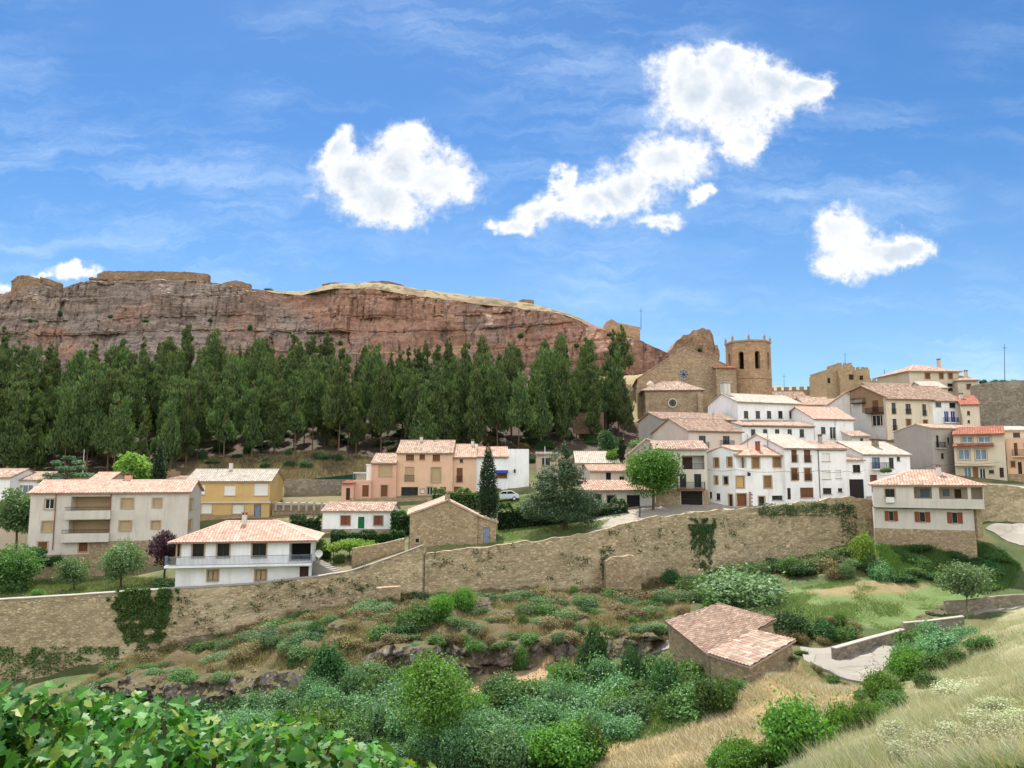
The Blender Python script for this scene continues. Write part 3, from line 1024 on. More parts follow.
def low_wall(name, label, pix, h, th, mat, cap=None, cat='wall', foot=0.4):
    pts = [ground_hit(*q) if len(q) == 2 else P(*q) for q in pix]
    root = thing(name, label, cat, pts[0])
    m = MB(); c = MB()
    for a, b in zip(pts, pts[1:]):
        d = (b - a); d.z = 0; d.normalize()
        n = Vector((-d.y, d.x, 0))
        q = [a - n * th / 2, b - n * th / 2, b + n * th / 2, a + n * th / 2]
        q = [p - Vector((0, 0, foot)) for p in q]
        o = len(m.v)
        m.add(q + [p + Vector((0, 0, h + foot)) for p in q], [(0, 3, 2, 1), (4, 5, 6, 7), (0, 1, 5, 4), (1, 2, 6, 5), (2, 3, 7, 6), (3, 0, 4, 7)])
        if cap:
            q2 = [a - n * (th / 2 + .06), b - n * (th / 2 + .06), b + n * (th / 2 + .06), a + n * (th / 2 + .06)]
            c.prism([p + Vector((0, 0, h + 0.004)) for p in q2], Vector((0, 0, 0.09)))
    m.build('masonry', mat, root)
    if cap:
        c.build('coping', cap, root)
    return root


low_wall('yard_wall', 'low pale wall with flat coping along the back of the concrete yard beside the stone shed', [(834, 662), (868, 652), (904, 642)], 1.0, 0.4, 'greystone', 'concrete')
low_wall('yard_wall', 'short stone parapet dropping from the heap of rubble toward the hillside bushes', [(904, 636), (930, 634), (964, 630)], 1.1, 0.45, 'greystone', 'concrete')
low_wall('field_wall', 'low grey wall under the round crowned tree at the edge of the meadow', [(945, 614), (966, 613), (1000, 608), (1040, 606)], 1.2, 0.4, 'greystone')
low_wall('terrace_wall', 'brown stone terrace wall with white balustrade posts beside the yellow house', [(272, 521, 114), (306, 521, 115), (340, 522, 115)], 2.6, 0.5, 'stone', 'white2')
low_wall('terrace_wall', 'grey upper garden wall behind the balustrade, below the pine slope', [(284, 498, 124), (330, 498, 125), (352, 498, 125)], 3.0, 0.5, 'greystone')
low_wall('terrace_wall', 'brown stone base wall under the peach coloured row of houses', [(350, 515, 119.5), (400, 515, 119.5), (440, 514, 119.5)], 2.6, 0.5, 'stone')
low_wall('terrace_wall', 'long pale stone bank wall at the foot of the pines behind the bright green tree', [(40, 492, 131), (110, 486, 131), (180, 484, 132)], 2.2, 0.5, 'brownp')
low_wall('garden_wall', 'small stone garden wall below the vine arbour of the cottage with green door', [(352, 566, 89), (385, 560, 91), (404, 555, 92)], 2.0, 0.4, 'stone')
low_wall('garden_wall', 'ruddy brick boundary wall at the edge of the pine wood left of the church', [(573, 432, 158), (604, 432, 157)], 4.0, 0.6, 'ruin')
low_wall('old_wall', 'stub of brown stone wall leaning out from the foot of the town wall', [(376, 611, 82), (400, 609, 82.6)], 2.4, 0.9, 'stone')

# ------------------------------------------------------------------ houses
Zv = Vector((0, 0, 1))


def roof_panel(m, poly, period=0.34, course=0.45, thick=0.12, amp=0.085):
    """canal tiles on a flat convex polygon (world points): rolls run down the slope, courses step"""
    n = (poly[1] - poly[0]).cross(poly[2] - poly[0]).normalized()
    if n.z < 0:
        n = -n
    c = Zv.cross(n)
    c = c.normalized() if c.length > 1e-4 else Vector((1, 0, 0))
    s = n.cross(c)
    if s.z < 0:
        s = -s
    o = poly[0]
    q = [((p - o).dot(c), (p - o).dot(s)) for p in poly]
    amin, amax = min(a for a, _ in q), max(a for a, _ in q)
    bmin, bmax = min(b for _, b in q), max(b for _, b in q)
    # slab below
    m.prism([p - n * thick for p in poly], n * (thick - 0.015))
    if m.uv is None:
        m.uv = []
    while len(m.uv) < len(m.v):
        m.uv.append((0.5, 0.5))
    na = max(4, int((amax - amin) / (period / 4)))
    bs = [bmin]
    k = 1
    while bmin + k * course < bmax:
        bs += [bmin + k * course - 0.002, bmin + k * course + 0.002]
        k += 1
    bs.append(bmax)
    base = len(m.v)
    nb = len(bs)
    ncol = 0
    off = rnd.random() * 100
    for i in range(na + 1):
        a = amin + (amax - amin) * min(max(i / na, 1e-4), 1 - 1e-4)
        lo, hi = 1e9, -1e9
        for j in range(len(q)):
            (a0, b0), (a1, b1) = q[j], q[(j + 1) % len(q)]
            if (a0 - a) * (a1 - a) <= 0 and abs(a1 - a0) > 1e-9:
                b = b0 + (b1 - b0) * (a - a0) / (a1 - a0)
                lo, hi = min(lo, b), max(hi, b)
        ph = a / period
        roll = abs(math.sin(math.pi * ph)) * amp
        for j, b in enumerate(bs):
            bb = min(max(b, lo), hi)
            fr = ((b - bmin) / course) % 1.0
            h = roll + 0.03 * (1 - fr) + 0.012 * mnoise.noise(Vector((a * 1.3, b * 1.3, off)))
            p = o + c * a + s * bb + n * h
            m.v.append(p)
            m.uv.append((ph + math.floor(off) * 10, (b - bmin) / course))
    for i in range(na):
        for j in range(nb - 1):
            v0, v1, v2, v3 = base + i * nb + j, base + (i + 1) * nb + j, base + (i + 1) * nb + j + 1, base + i * nb + j + 1
            if (m.v[v0] - m.v[v3]).length + (m.v[v1] - m.v[v2]).length > 1e-5:
                m.f.append((v0, v1, v2, v3))
    # make sure of the outside direction later through recalculation


def ridge_cap(m, a, b, r=0.13):
    o = len(m.v)
    m.tube([a, b], [r, r], 8)
    while len(m.uv) < len(m.v):
        m.uv.append((o * 1.0 + 0.5, 3.5))


class House:
    def __init__(self, name, label, cat, xl, xr, YL, YR, ybase, yeave, depth, wall, roof=None, kind='gable_side',
                 yridge=None, ov=0.4, os=0.3, base=1.2, left_eave=None, right_eave=None, apex=None, group=None, rf=0.5, ridge_in=None, yback=None):
        ym = (ybase + yeave) / 2
        A, B = P(xl, ym, YL), P(xr, ym, YR)
        zc = 0.5 * (P(xl, ybase, YL).z + P(xr, ybase, YR).z)
        self.z1 = 0.5 * (P(xl, yeave, YL).z + P(xr, yeave, YR).z)
        self.A, self.B = Vector((A.x, A.y, 0)), Vector((B.x, B.y, 0))
        self.W = (self.B - self.A).length
        self.e = (self.B - self.A) / self.W
        self.inn = Vector((-self.e.y, self.e.x, 0))
        self.D = depth
        self.z0 = zc - base
        self.zg = zc
        self.kind = kind
        self.root = thing(name, label, cat, ((A.x + B.x) / 2, (A.y + B.y) / 2, zc), group)
        self.wallm, self.roofm = wall, roof
        self.ops = {'front': [], 'left': [], 'right': []}
        self.ov, self.os = ov, os
        self.zl = self.zr_ = self.z1
        if left_eave is not None:
            self.zl = P(xl, left_eave, YL).z
        if right_eave is not None:
            self.zr_ = P(xr, right_eave, YR).z
        W, D = self.W, self.D
        if kind in ('gable_side', 'hip'):
            Yr = (self.L(W / 2, D * rf, 0)).y
            self.zR = P((xl + xr) / 2, yridge, Yr).z
            self.rf = rf
            self.ridge_in = ridge_in
        elif kind == 'gable_front':
            d = ray(*apex)
            self.ua, self.za = self.hit('front', apex)
        elif kind in ('mono', 'flat'):
            self.zR = P((xl + xr) / 2, yback if yback is not None else yeave, self.L(W / 2, D, 0).y).z if kind == 'mono' else self.z1

    def L(self, u, v, z):
        return self.A + self.e * u + self.inn * v + Zv * z

    def face(self, f):
        if f == 'front':
            return self.A, self.e, -self.inn, self.W
        if f == 'right':
            return self.B, self.inn, self.e, self.D
        return self.A + self.inn * self.D, -self.inn, -self.e, self.D

    def hit(self, f, pix):
        o, eu, n, w = self.face(f)
        d = ray(*pix)
        t = o.dot(n) / d.dot(n)
        p = d * t
        return (p - o).dot(eu), p.z

    def op(self, f, x0, y0, x1, y1, style, **kw):
        u0 = self.hit(f, (x0, (y0 + y1) / 2))[0]
        u1 = self.hit(f, (x1, (y0 + y1) / 2))[0]
        w1 = self.hit(f, ((x0 + x1) / 2, y0))[1]
        w0 = self.hit(f, ((x0 + x1) / 2, y1))[1]
        w = self.face(f)[3]
        u0, u1 = max(0.06, min(u0, u1)), min(w - 0.06, max(u0, u1))
        if style == 'L':
            w1 = min(w1, self.z1 - 0.12)
        else:
            w1 = min(w1, self.z1 - 0.1)
        w0 = max(w0, self.z0 + 0.05)
        if u1 - u0 < 0.15 or w1 - w0 < 0.15:
            return
        # keep openings apart from each other
        for q in self.ops[f]:
            if u0 < q[1] + 0.02 and u1 > q[0] - 0.02 and w0 < q[3] + 0.02 and w1 > q[2] - 0.02:
                return
        self.ops[f].append((u0, u1, w0, w1, style, kw))

    def F(self, *wins):
        for w in wins:
            self.op('front', *w[:5], **(w[5] if len(w) > 5 else {}))
        return self

    def S(self, side, *wins):
        for w in wins:
            self.op(side, *w[:5], **(w[5] if len(w) > 5 else {}))
        return self

    def finish(self):
        m = MB()
        for f in ('front', 'right', 'left'):
            o, eu, n, w = self.face(f)
            zt = self.z1
            if self.kind == 'gable_front':
                zt = min(self.zl, self.zr_) if f == 'front' else (self.zr_ if f == 'right' else self.zl)
            ops = [q for q in self.ops[f] if q[3] < zt - 0.02]
            self.ops[f] = ops
            us = sorted({0.0, w} | {q[0] for q in ops} | {q[1] for q in ops})
            zs = sorted({self.z0, zt} | {q[2] for q in ops} | {q[3] for q in ops})
            for a, b in zip(us, us[1:]):
                for c, d in zip(zs, zs[1:]):
                    um, zm = (a + b) / 2, (c + d) / 2
                    if any(q[0] < um < q[1] and q[2] < zm < q[3] for q in ops):
                        continue
                    m.quad(o + eu * a + Zv * c, o + eu * b + Zv * c, o + eu * b + Zv * d, o + eu * a + Zv * d)
            for q in ops:
                dp = q[5].get('deep', 1.6 if q[4] == 'L' else 0.2)
                pts = [o + eu * q[0] + Zv * q[2], o + eu * q[1] + Zv * q[2], o + eu * q[1] + Zv * q[3], o + eu * q[0] + Zv * q[3]]
                for i in range(4):
                    a, b = pts[i], pts[(i + 1) % 4]
                    m.quad(b, a, a - n * dp, b - n * dp)
                if q[4] == 'L':
                    m.quad(*(p - n * dp for p in pts))
        W, D = self.W, self.D
        bt = self.zR if self.kind == 'mono' else self.z1
        if self.kind == 'gable_front':
            m.poly([self.L(0, 0, min(self.zl, self.zr_)), self.L(W, 0, min(self.zl, self.zr_)), self.L(W, 0, self.zr_), self.L(self.ua, 0, self.za), self.L(0, 0, self.zl)])
            m.poly([self.L(W, D, self.z0), self.L(0, D, self.z0), self.L(0, D, self.zl), self.L(self.ua, D, self.za), self.L(W, D, self.zr_)])
        else:
            m.quad(self.L(W, D, self.z0), self.L(0, D, self.z0), self.L(0, D, bt), self.L(W, D, bt))
        if self.kind == 'gable_side':
            for u in (0, W):
                m.poly([self.L(u, 0, self.z1), self.L(u, D, self.z1), self.L(u, D * self.rf, self.zR)])
        if self.kind == 'mono':
            for u in (0, W):
                m.poly([self.L(u, 0, self.z1), self.L(u, D, self.z1), self.L(u, D, self.zR)])
        if self.kind == 'flat':
            m.box(self.A, self.e, self.inn, Zv, 0.0, W, 0.0, D, self.z1 - 0.3, self.z1 - 0.31)
        m.build('wall', self.wallm, self.root)
        self.make_roof()
        for f in ('front', 'right', 'left'):
            for q in self.ops[f]:
                self.window(f, *q)
        return self

    def make_roof(self):
        if self.roofm is None:
            return
        m = MB(); m.uv = []
        W, D, ov, os = self.W, self.D, self.ov, self.os
        lift = 0.14
        L = lambda u, v, z: self.L(u, v, z + lift)
        if self.kind == 'gable_side':
            s1 = (self.zR - self.z1) / (D * self.rf); s2 = (self.zR - self.z1) / (D * (1 - self.rf))
            v = D * self.rf
            roof_panel(m, [L(-os, -ov, self.z1 - s1 * ov), L(W + os, -ov, self.z1 - s1 * ov), L(W + os, v, self.zR), L(-os, v, self.zR)])
            roof_panel(m, [L(-os, D + ov, self.z1 - s2 * ov), L(W + os, D + ov, self.z1 - s2 * ov), L(W + os, v, self.zR), L(-os, v, self.zR)])
            ridge_cap(m, L(-os, v, self.zR), L(W + os, v, self.zR))
            self.rp = lambda u, v_: self.L(u, v_, self.z1 + s1 * v_ + lift)
        elif self.kind == 'hip':
            r = self.ridge_in if self.ridge_in is not None else D / 2
            r = min(r, W / 2 - 0.01)
            s = (self.zR - self.z1) / (D / 2)
            ze = self.z1 - s * ov
            su = (self.zR - self.z1) / r
            oo = (self.zR - ze) / su - r          # same eave height all round
            c00, c10, c11, c01 = L(-oo, -ov, ze), L(W + oo, -ov, ze), L(W + oo, D + ov, ze), L(-oo, D + ov, ze)
            r0, r1 = L(r, D / 2, self.zR), L(W - r, D / 2, self.zR)
            roof_panel(m, [c00, c10, r1, r0]); roof_panel(m, [c10, c11, r1]); roof_panel(m, [c11, c01, r0, r1]); roof_panel(m, [c01, c00, r0])
            for a, b in ((c00, r0), (c10, r1), (c11, r1), (c01, r0), (r0, r1)):
                ridge_cap(m, a, b)
            self.rp = lambda u, v_: self.L(u, v_, self.z1 + s * v_ + lift)
        elif self.kind == 'gable_front':
            sl = (self.za - self.zl) / self.ua; sr = (self.za - self.zr_) / (W - self.ua)
            roof_panel(m, [L(-ov, -os, self.zl - sl * ov), L(self.ua, -os, self.za), L(self.ua, D + os, self.za), L(-ov, D + os, self.zl - sl * ov)])
            roof_panel(m, [L(W + ov, -os, self.zr_ - sr * ov), L(self.ua, -os, self.za), L(self.ua, D + os, self.za), L(W + ov, D + os, self.zr_ - sr * ov)])
            ridge_cap(m, L(self.ua, -os, self.za), L(self.ua, D + os, self.za))
            self.rp = lambda u, v_: self.L(u, v_, (self.za - sl * (self.ua - u) if u < self.ua else self.za - sr * (u - self.ua)) + lift)
        elif self.kind == 'mono':
            s = (self.zR - self.z1) / D
            roof_panel(m, [L(-os, -ov, self.z1 - s * ov), L(W + os, -ov, self.z1 - s * ov), L(W + os, D + 0.1, self.zR + s * 0.1), L(-os, D + 0.1, self.zR + s * 0.1)])
            self.rp = lambda u, v_: self.L(u, v_, self.z1 + s * v_ + lift)
        ob = m.build('roof', self.roofm, self.root)
        bm_fix(ob)
        self.roof = ob

    def chimney(self, u, v, h=1.1, w=0.55, mat='white2', cap='brick'):
        """stands on the roof at u along the front and v back from it"""
        p = self.rp(u, v)
        ch = MB()
        ch.box(p, self.e, self.inn, Zv, -w / 2, w / 2, -w / 2, w / 2, -0.5, h)
        o = ch.build('chimney', mat, self.roof)
        c = MB()
        for du in (-1, 1):
            for dv in (-1, 1):
                c.box(p, self.e, self.inn, Zv, du * w * .36 - .06, du * w * .36 + .06, dv * w * .36 - .06, dv * w * .36 + .06, h + 0.002, h + 0.22)
        c.box(p, self.e, self.inn, Zv, -w * .62, w * .62, -w * .62, w * .62, h + .222, h + .30)
        mesh_obj('chimney_cap', [tuple(x) for x in c.v], c.f, cap, self.roof)
        return self

    def chim_px(self, px, v, **kw):
        o = self.A + self.inn * v
        n = -self.inn
        d = ray(px, 470)
        p = d * (o.dot(n) / d.dot(n))
        u = (p - o).dot(self.e)
        return self.chimney(min(max(u, 0.4), self.W - 0.4), v, **kw)

    def window(self, f, u0, u1, w0, w1, style, kw):
        o, eu, n, _ = self.face(f)
        root = self.root
        wd, ht = u1 - u0, w1 - w0

        def box(m, a, b, c, d, n0, n1):
            m.box(o, eu, n, Zv, a, b, n0, n1, c, d)
        if style == 'L':
            dp = kw.get('deep', 1.6)
            q = MB()
            q.box(o, eu, n, Zv, u0 + .02, u1 - .02, -dp + .004, -dp + .04, w0 + .01, w1 - .01)
            q.build('loggia_wall', kw.get('back', 'tan'), root)
            return
        door = style[0] in 'dk' or kw.get('door')
        fm_ = {'g': 'frame', 'b': 'frame', 'w': 'wood', 'h': 'wood_honey', 'r': 'frame', 't': 'surround', 'd': 'wood_dark', 'k': 'frame_dark', 'o': 'frame_dark', 'n': 'frame_dark', 'B': 'frame', 'X': 'frame_dark'}[style[0]]
        fm_ = kw.get('frame', fm_)
        t = 0.06 if wd < 1.6 else 0.08
        m = MB()
        box(m, u0, u0 + t, w0, w1, -0.17, -0.09); box(m, u1 - t, u1, w0, w1, -0.17, -0.09)
        box(m, u0 + t, u1 - t, w1 - t, w1, -0.17, -0.09); box(m, u0 + t, u1 - t, w0, w0 + t, -0.17, -0.09)
        if style[0] in 'gnobB' and wd > 0.7:
            nm = max(1, int(wd / 1.0)) if wd > 1.7 else 1
            for i in range(nm):
                uc = u0 + wd * (i + 1) / (nm + 1)
                box(m, uc - 0.035, uc + 0.035, w0 + t, w1 - t, -0.165, -0.10)
        fr = m.build('door' if door else 'window', fm_, root)
        # the panel inside
        pm = {'g': 'glass', 'n': 'glass', 'o': 'glass', 'b': 'glass_blue', 'B': 'glass_blue', 'w': 'wood', 'h': 'wood_honey', 'r': 'roller', 't': 'roller_tan', 'd': 'wood_dark', 'k': 'dark', 'X': 'dark'}[style[0]]
        pm = kw.get('panel', pm)
        q = MB()
        if style[0] in 'wh':      # boarded shutters in two leaves with planks
            for k in range(2):
                a = u0 + t + (wd - 2 * t) * k / 2 + 0.01; b = u0 + t + (wd - 2 * t) * (k + 1) / 2 - 0.01
                box(q, a, b, w0 + t, w1 - t, -0.15, -0.115)
                for z in (0.25, 0.75):
                    zz = w0 + ht * z
                    box(q, a + .02, b - .02, zz - .06, zz + .06, -0.114, -0.095)
            q.build('shutter', pm, fr)
        elif style[0] in 'rt':
            ns = max(3, int(ht / 0.16))
            for k in range(ns):
                z0 = w0 + t + (ht - 2 * t) * k / ns; z1 = w0 + t + (ht - 2 * t) * (k + 1) / ns
                box(q, u0 + t, u1 - t, z0 + .006, z1 - .006, -0.15, -0.125 + (0.008 if k % 2 else 0))
            q.build('shutter', pm, fr)
        elif style[0] == 'd':
            box(q, u0 + t, u1 - t, w0 + t, w1 - t, -0.16, -0.125)
            for k in range(2):
                for z0, z1 in ((0.1, 0.45), (0.53, 0.9)):
                    a = u0 + t + (wd - 2 * t) * (k + .15) / 2; b = u0 + t + (wd - 2 * t) * (k + .85) / 2
                    box(q, a, b, w0 + ht * z0, w0 + ht * z1, -0.124, -0.105)
            q.build('leaf', pm, fr)
            h = MB(); box(h, u1 - t - .14, u1 - t - .08, w0 + ht * .46, w0 + ht * .5, -0.123, -0.04)
            h.build('handle', 'iron', fr)
        elif style[0] == 'k':
            for k in range(max(4, int(ht / 0.35))):
                nk = max(4, int(ht / 0.35))
                box(q, u0 + t, u1 - t, w0 + t + (ht - 2 * t) * k / nk + .01, w0 + t + (ht - 2 * t) * (k + 1) / nk - .01, -0.16, -0.13)
            q.build('leaf', pm, fr)
        else:
            q.quad(*(o + eu * a + Zv * c - n * 0.14 for a, c in ((u0 + t / 2, w0 + t / 2), (u1 - t / 2, w0 + t / 2), (u1 - t / 2, w1 - t / 2), (u0 + t / 2, w1 - t / 2))))
            q.build('pane', pm, fr)
        if style[0] == 'o':
            for side in (-1, 1):
                s = MB()
                a = u0 - wd * 0.95 - .03 if side < 0 else u1 + .03
                b = u0 - .03 if side < 0 else u1 + wd * 0.95 + .03
                box(s, a, b, w0 - .04, w1 + .04, 0.012, 0.06)
                for z in (0.2, 0.5, 0.8):
                    box(s, a + .06, b - .06, w0 + ht * (z - .12), w0 + ht * (z + .12), 0.061, 0.08)
                s.build('shutter', 'wood_red', fr)
        if 's' in style[1:]:
            s = MB(); g = 0.14
            box(s, u0 - g, u0 - .002, w0 - g, w1 + g, 0.003, 0.05); box(s, u1 + .002, u1 + g, w0 - g, w1 + g, 0.003, 0.05)
            box(s, u0, u1, w1 + .002, w1 + g, 0.003, 0.05)
            box(s, u0, u1, w0 - g, w0 - .002, 0.003, 0.08)
            s.build('surround', kw.get('sur', 'surround'), fr)
        elif not door:
            s = MB(); box(s, u0 - .08, u1 + .08, w0 - .09, w0 - .004, 0.004, 0.10)
            s.build('sill', 'surround' if self.wallm != 'white' else 'concrete', fr)
        if 'i' in style[1:]:       # iron rail across the foot of the opening
            s = MB()
            rail(s, o, eu, n, u0 - .1, u1 + .1, w0 + 0.02, w0 + min(0.95, ht * .55), 0.16)
            s.build('railing', 'iron', fr)
        if 'a' in style[1:]:       # awning
            s = MB()
            s.prism([o + eu * (u0 - .15) + Zv * (w1 + .1) + n * .02, o + eu * (u1 + .15) + Zv * (w1 + .1) + n * .02, o + eu * (u1 + .15) + Zv * (w1 - .35) + n * .75, o + eu * (u0 - .15) + Zv * (w1 - .35) + n * .75], Vector((0, 0, .04)))
            s.build('awning', kw.get('awn', 'blue_paint'), fr)

    def balcony(self, f, x0, x1, ytop, dep=0.8, rail_h=0.95, solid=None, railm='iron', slabm=None, thick=0.16, drop=0.0):
        """slab whose upper side is at image height ytop on the facade, with a railing or a solid parapet"""
        o, eu, n, _ = self.face(f)
        u0, z = self.hit(f, (x0, ytop)); u1, _z = self.hit(f, (x1, ytop))
        z = (z + _z) / 2
        m = MB()
        m.box(o, eu, n, Zv, u0, u1, 0.004, dep, z - thick, z)
        b = m.build('balcony', slabm or self.wallm, self.root)
        s = MB()
        if solid:
            s.box(o, eu, n, Zv, u0, u1, dep - .12, dep + .003, z + .002, z + solid)
            s.box(o, eu, n, Zv, u0 + .002, u0 + .12, 0.006, dep - .122, z + .002, z + solid)
            s.box(o, eu, n, Zv, u1 - .12, u1 - .002, 0.006, dep - .122, z + .002, z + solid)
            s.build('parapet', slabm or self.wallm, b)
            if rail_h:
                r = MB(); rail(r, o, eu, n, u0 + .03, u1 - .03, z + solid + .01, z + solid + rail_h, dep - .06)
                r.build('railing', railm, b)
        else:
            rail(s, o, eu, n, u0 + .03, u1 - .03, z + .05, z + rail_h, dep - .05)
            for uu in (u0 + .03, u1 - .03):
                s.box(o, eu, n, Zv, uu - .02, uu + .02, 0.02, dep - .08, z + rail_h - .05, z + rail_h)
                k = 0.15
                while k < dep - .1:
                    s.box(o, eu, n, Zv, uu - .012, uu + .012, k - .012, k + .012, z + .002, z + rail_h - .051); k += .16
            s.build('railing', railm, b)
        return self

    def band(self, f, y0, y1, mat, name='plinth', x0=None, x1=None, proud=0.06, inset=0.0):
        """a course of other stone or paint standing slightly proud of the wall"""
        o, eu, n, w = self.face(f)
        xm = proj(o + eu * w / 2 + Zv * self.z1)[0]
        zt = self.hit(f, (xm, y0))[1]; zb = max(self.z0, self.hit(f, (xm, y1))[1])
        a = 0 - proud if x0 is None else self.hit(f, (x0, (y0 + y1) / 2))[0]
        b = w + proud if x1 is None else self.hit(f, (x1, (y0 + y1) / 2))[0]
        m = MB(); m.box(o, eu, n, Zv, a, b, -0.05, proud, zb - 0.02, zt)
        m.build(name, mat, self.root)
        return self

    def eave(self, f='front', mat='wood_dark', h=0.16, d=0.3):
        o, eu, n, w = self.face(f)
        m = MB()
        m.box(o, eu, n, Zv, 0.01, w - .01, 0.004, d, self.z1 - h, self.z1 - 0.05)
        m.build('eave', mat, self.root)
        return self

    def pipe(self, px, y0, y1, f='front', mat='frame_dark'):
        o, eu, n, w = self.face(f)
        u, za = self.hit(f, (px, y0)); _, zb = self.hit(f, (px, y1))
        m = MB(); m.tube([o + eu * u + n * .08 + Zv * za, o + eu * u + n * .08 + Zv * zb], [.06, .06])
        m.build('downpipe', mat, self.root)
        return self


def rail(m, o, eu, n, u0, u1, z0, z1, d, gap=0.13):
    m.box(o, eu, n, Zv, u0, u1, d - .025, d + .025, z1 - .05, z1)
    m.box(o, eu, n, Zv, u0, u1, d - .02, d + .02, z0, z0 + .035)
    k = u0 + .02
    while k < u1:
        m.box(o, eu, n, Zv, k - .013, k + .013, d - .013, d + .013, z0 + .036, z1 - .051)
        k += gap


import bmesh


def bm_fix(ob):
    bm = bmesh.new(); bm.from_mesh(ob.data)
    bmesh.ops.recalc_face_normals(bm, faces=bm.faces)
    # open tile skins: turn those looking down
    bm.to_mesh(ob.data); bm.free()


# --- left side
h = House('apartment_block', 'large bone three storey block with two recessed balconies and long tiled roof', 'apartment block', 28, 187, 95, 99, 579, 493, 9, 'bone', 'tile', yridge=481.5, os=0.35)
h.F((71, 496.5, 110.5, 511, 'L', {'deep': 1.9, 'back': 'roller_tan'}), (68.5, 520, 109, 533.5, 'L', {'deep': 1.9, 'back': 'roller_tan'}),
    (45, 499, 54, 509, 'gs'), (121.5, 498.5, 133, 508, 'ts'), (153, 498.5, 161.5, 507, 'ts'), (42, 521.5, 52, 531.5, 'ts'), (119.5, 521, 131, 530.5, 'ts'), (151.5, 521, 160, 528.5, 'ts'),
    (38, 542, 47, 551.5, 'ws'), (79, 542, 87.5, 551.5, 'ws'))
h.S('right', (189.5, 499, 193, 510, 'ts'), (188, 520, 192, 530, 'ts'))
h.finish()
h.band('front', 541, 582, 'stone', x0=88.6, x1=190).band('front', 553.5, 584, 'stone', x0=27, x1=88.5)
h.balcony('front', 66, 111.5, 518.3, dep=0.7, solid=1.0, rail_h=0.45, thick=0.1)
h.balcony('front', 62.5, 110, 541, dep=0.7, solid=1.0, rail_h=0.45, thick=0.1)
h.pipe(56.5, 493, 550, mat='brick').pipe(111.5, 493, 540, mat='brick')
h.chim_px(129, 5, h=0.5, w=0.8, mat='peach2')

h = House('villa', 'white villa with long railed balcony and hip tiled roof on the town wall', 'house', 176, 311, 82.9, 85.2, 587, 540, 8, 'white', 'tile', 'hip', yridge=522.5, ov=0.7, ridge_in=4.2)
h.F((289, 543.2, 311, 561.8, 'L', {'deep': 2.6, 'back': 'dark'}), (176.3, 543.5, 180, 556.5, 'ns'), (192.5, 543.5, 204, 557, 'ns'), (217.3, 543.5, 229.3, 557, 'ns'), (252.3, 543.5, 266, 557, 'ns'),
    (207.5, 570.5, 218, 580.5, 'ns', {'panel': 'roller_tan'}), (255.5, 570, 266, 580.5, 'ns', {'panel': 'roller_tan'}), (299.5, 566.5, 308.6, 581, 'd'))
h.finish()
h.balcony('front', 167, 312, 563.6, dep=1.1, rail_h=0.95, railm='grey_paint', thick=0.22)
h.band('front', 585.3, 592, 'stone')
h.chim_px(246.5, 3.4, h=1.0, w=0.5)
d = MB()
dc = P(318.5, 553.5, 84.5)
for k in range(10):
    for j in range(4):
        def dp(r, a): return dc + Vector((math.cos(a) * r * .42 + 0.05 * r * r, 0.18 * (1 - r * r), math.sin(a) * r * .42))
        a0, a1, r0, r1 = k * .6283, (k + 1) * .6283, j / 4, (j + 1) / 4
        d.quad(dp(r0, a0), dp(r1, a0), dp(r1, a1), dp(r0, a1))
d.tube([dc + Vector((0, .0, 0)), dc + Vector((-.7, .35, -.5))], [.05, .05])
d.build('satellite_dish', 'white_iron', h.root)

h = House('house', 'yellow ochre two storey house with grey roof and white roller shutters below the pines', 'house', 186, 269.5, 112, 113, 521, 481.5, 9, 'ochre', 'tile_grey', yridge=470.5, os=0.3)
h.F((200, 485, 205, 494.5, 'r'), (224, 485.5, 235.5, 495.5, 'r'), (254, 483.5, 268, 495.5, 'r'), (201, 504, 212, 513.5, 'rs'), (232.5, 504.5, 243.8, 513.5, 'rs'), (254, 504.5, 261, 517, 'd', {'panel': 'grey_paint'}))
h.finish()
h.band('front', 514.8, 530, 'stone', x1=253).band('front', 501.6, 503, 'ochre2', name='string_course', proud=0.25)
h.chim_px(231, 4.4, h=1.0, w=0.5)

h = House('cottage', 'small white single storey cottage with a green door and stone plinth', 'cottage', 322.5, 391, 104.5, 104.5, 535, 511.5, 7, 'white', 'tile_old', yridge=503.5, os=0.25)
h.F((341, 516, 350, 525, 'ns', {'panel': 'wood_red'}), (374, 516, 382.6, 525, 'ns', {'panel': 'wood_red'}), (358, 516.8, 364.3, 528.5, 'd', {'panel': 'green_paint', 'frame': 'green_paint'}))
h.finish()
h.band('front', 529, 538, 'stone')
st = MB()
for k in range(4):
    o, eu, n, w = h.face('front'); u, z = h.hit('front', (361, 528.5))
    st.box(o, eu, n, Zv, u - .8 - k * .3, u + .8, 0.08 + k * 0.3, 0.37 + k * .3, z - 1.3, z - .02 - k * .18)
st.build('steps', 'concrete', h.root)

# --- the peach row
h = House('house', 'low salmon wing with balustraded roof terrace at the uphill end of the peach row', 'house', 352.5, 371, 121, 121, 500, 480.5, 8, 'peach2', None, 'flat')
h.F((362.3, 485.2, 368.6, 496.6, 'd', {'panel': 'wood'}))
h.finish()
b = MB(); o, eu, n, w = h.face('front')
rail(b, o, eu, n, 0.05, w - .05, h.z1 + .02, h.z1 + 1.15, -0.1, 0.3); b.box(o, eu, n, Zv, 0.05, w - .05, -.2, -.06, h.z1 + 1.2, h.z1 + 1.32)
b.build('balustrade', 'white_iron', h.root)
c = MB(); c.box(h.L(w * .7, 3, h.z1), h.e, h.inn, Zv, -.4, .4, -.4, .4, 0, 2.4); c.box(h.L(w * .7, 3, h.z1), h.e, h.inn, Zv, -.5, .5, -.5, .5, 2.402, 2.6); c.build('chimney', 'white', h.root)

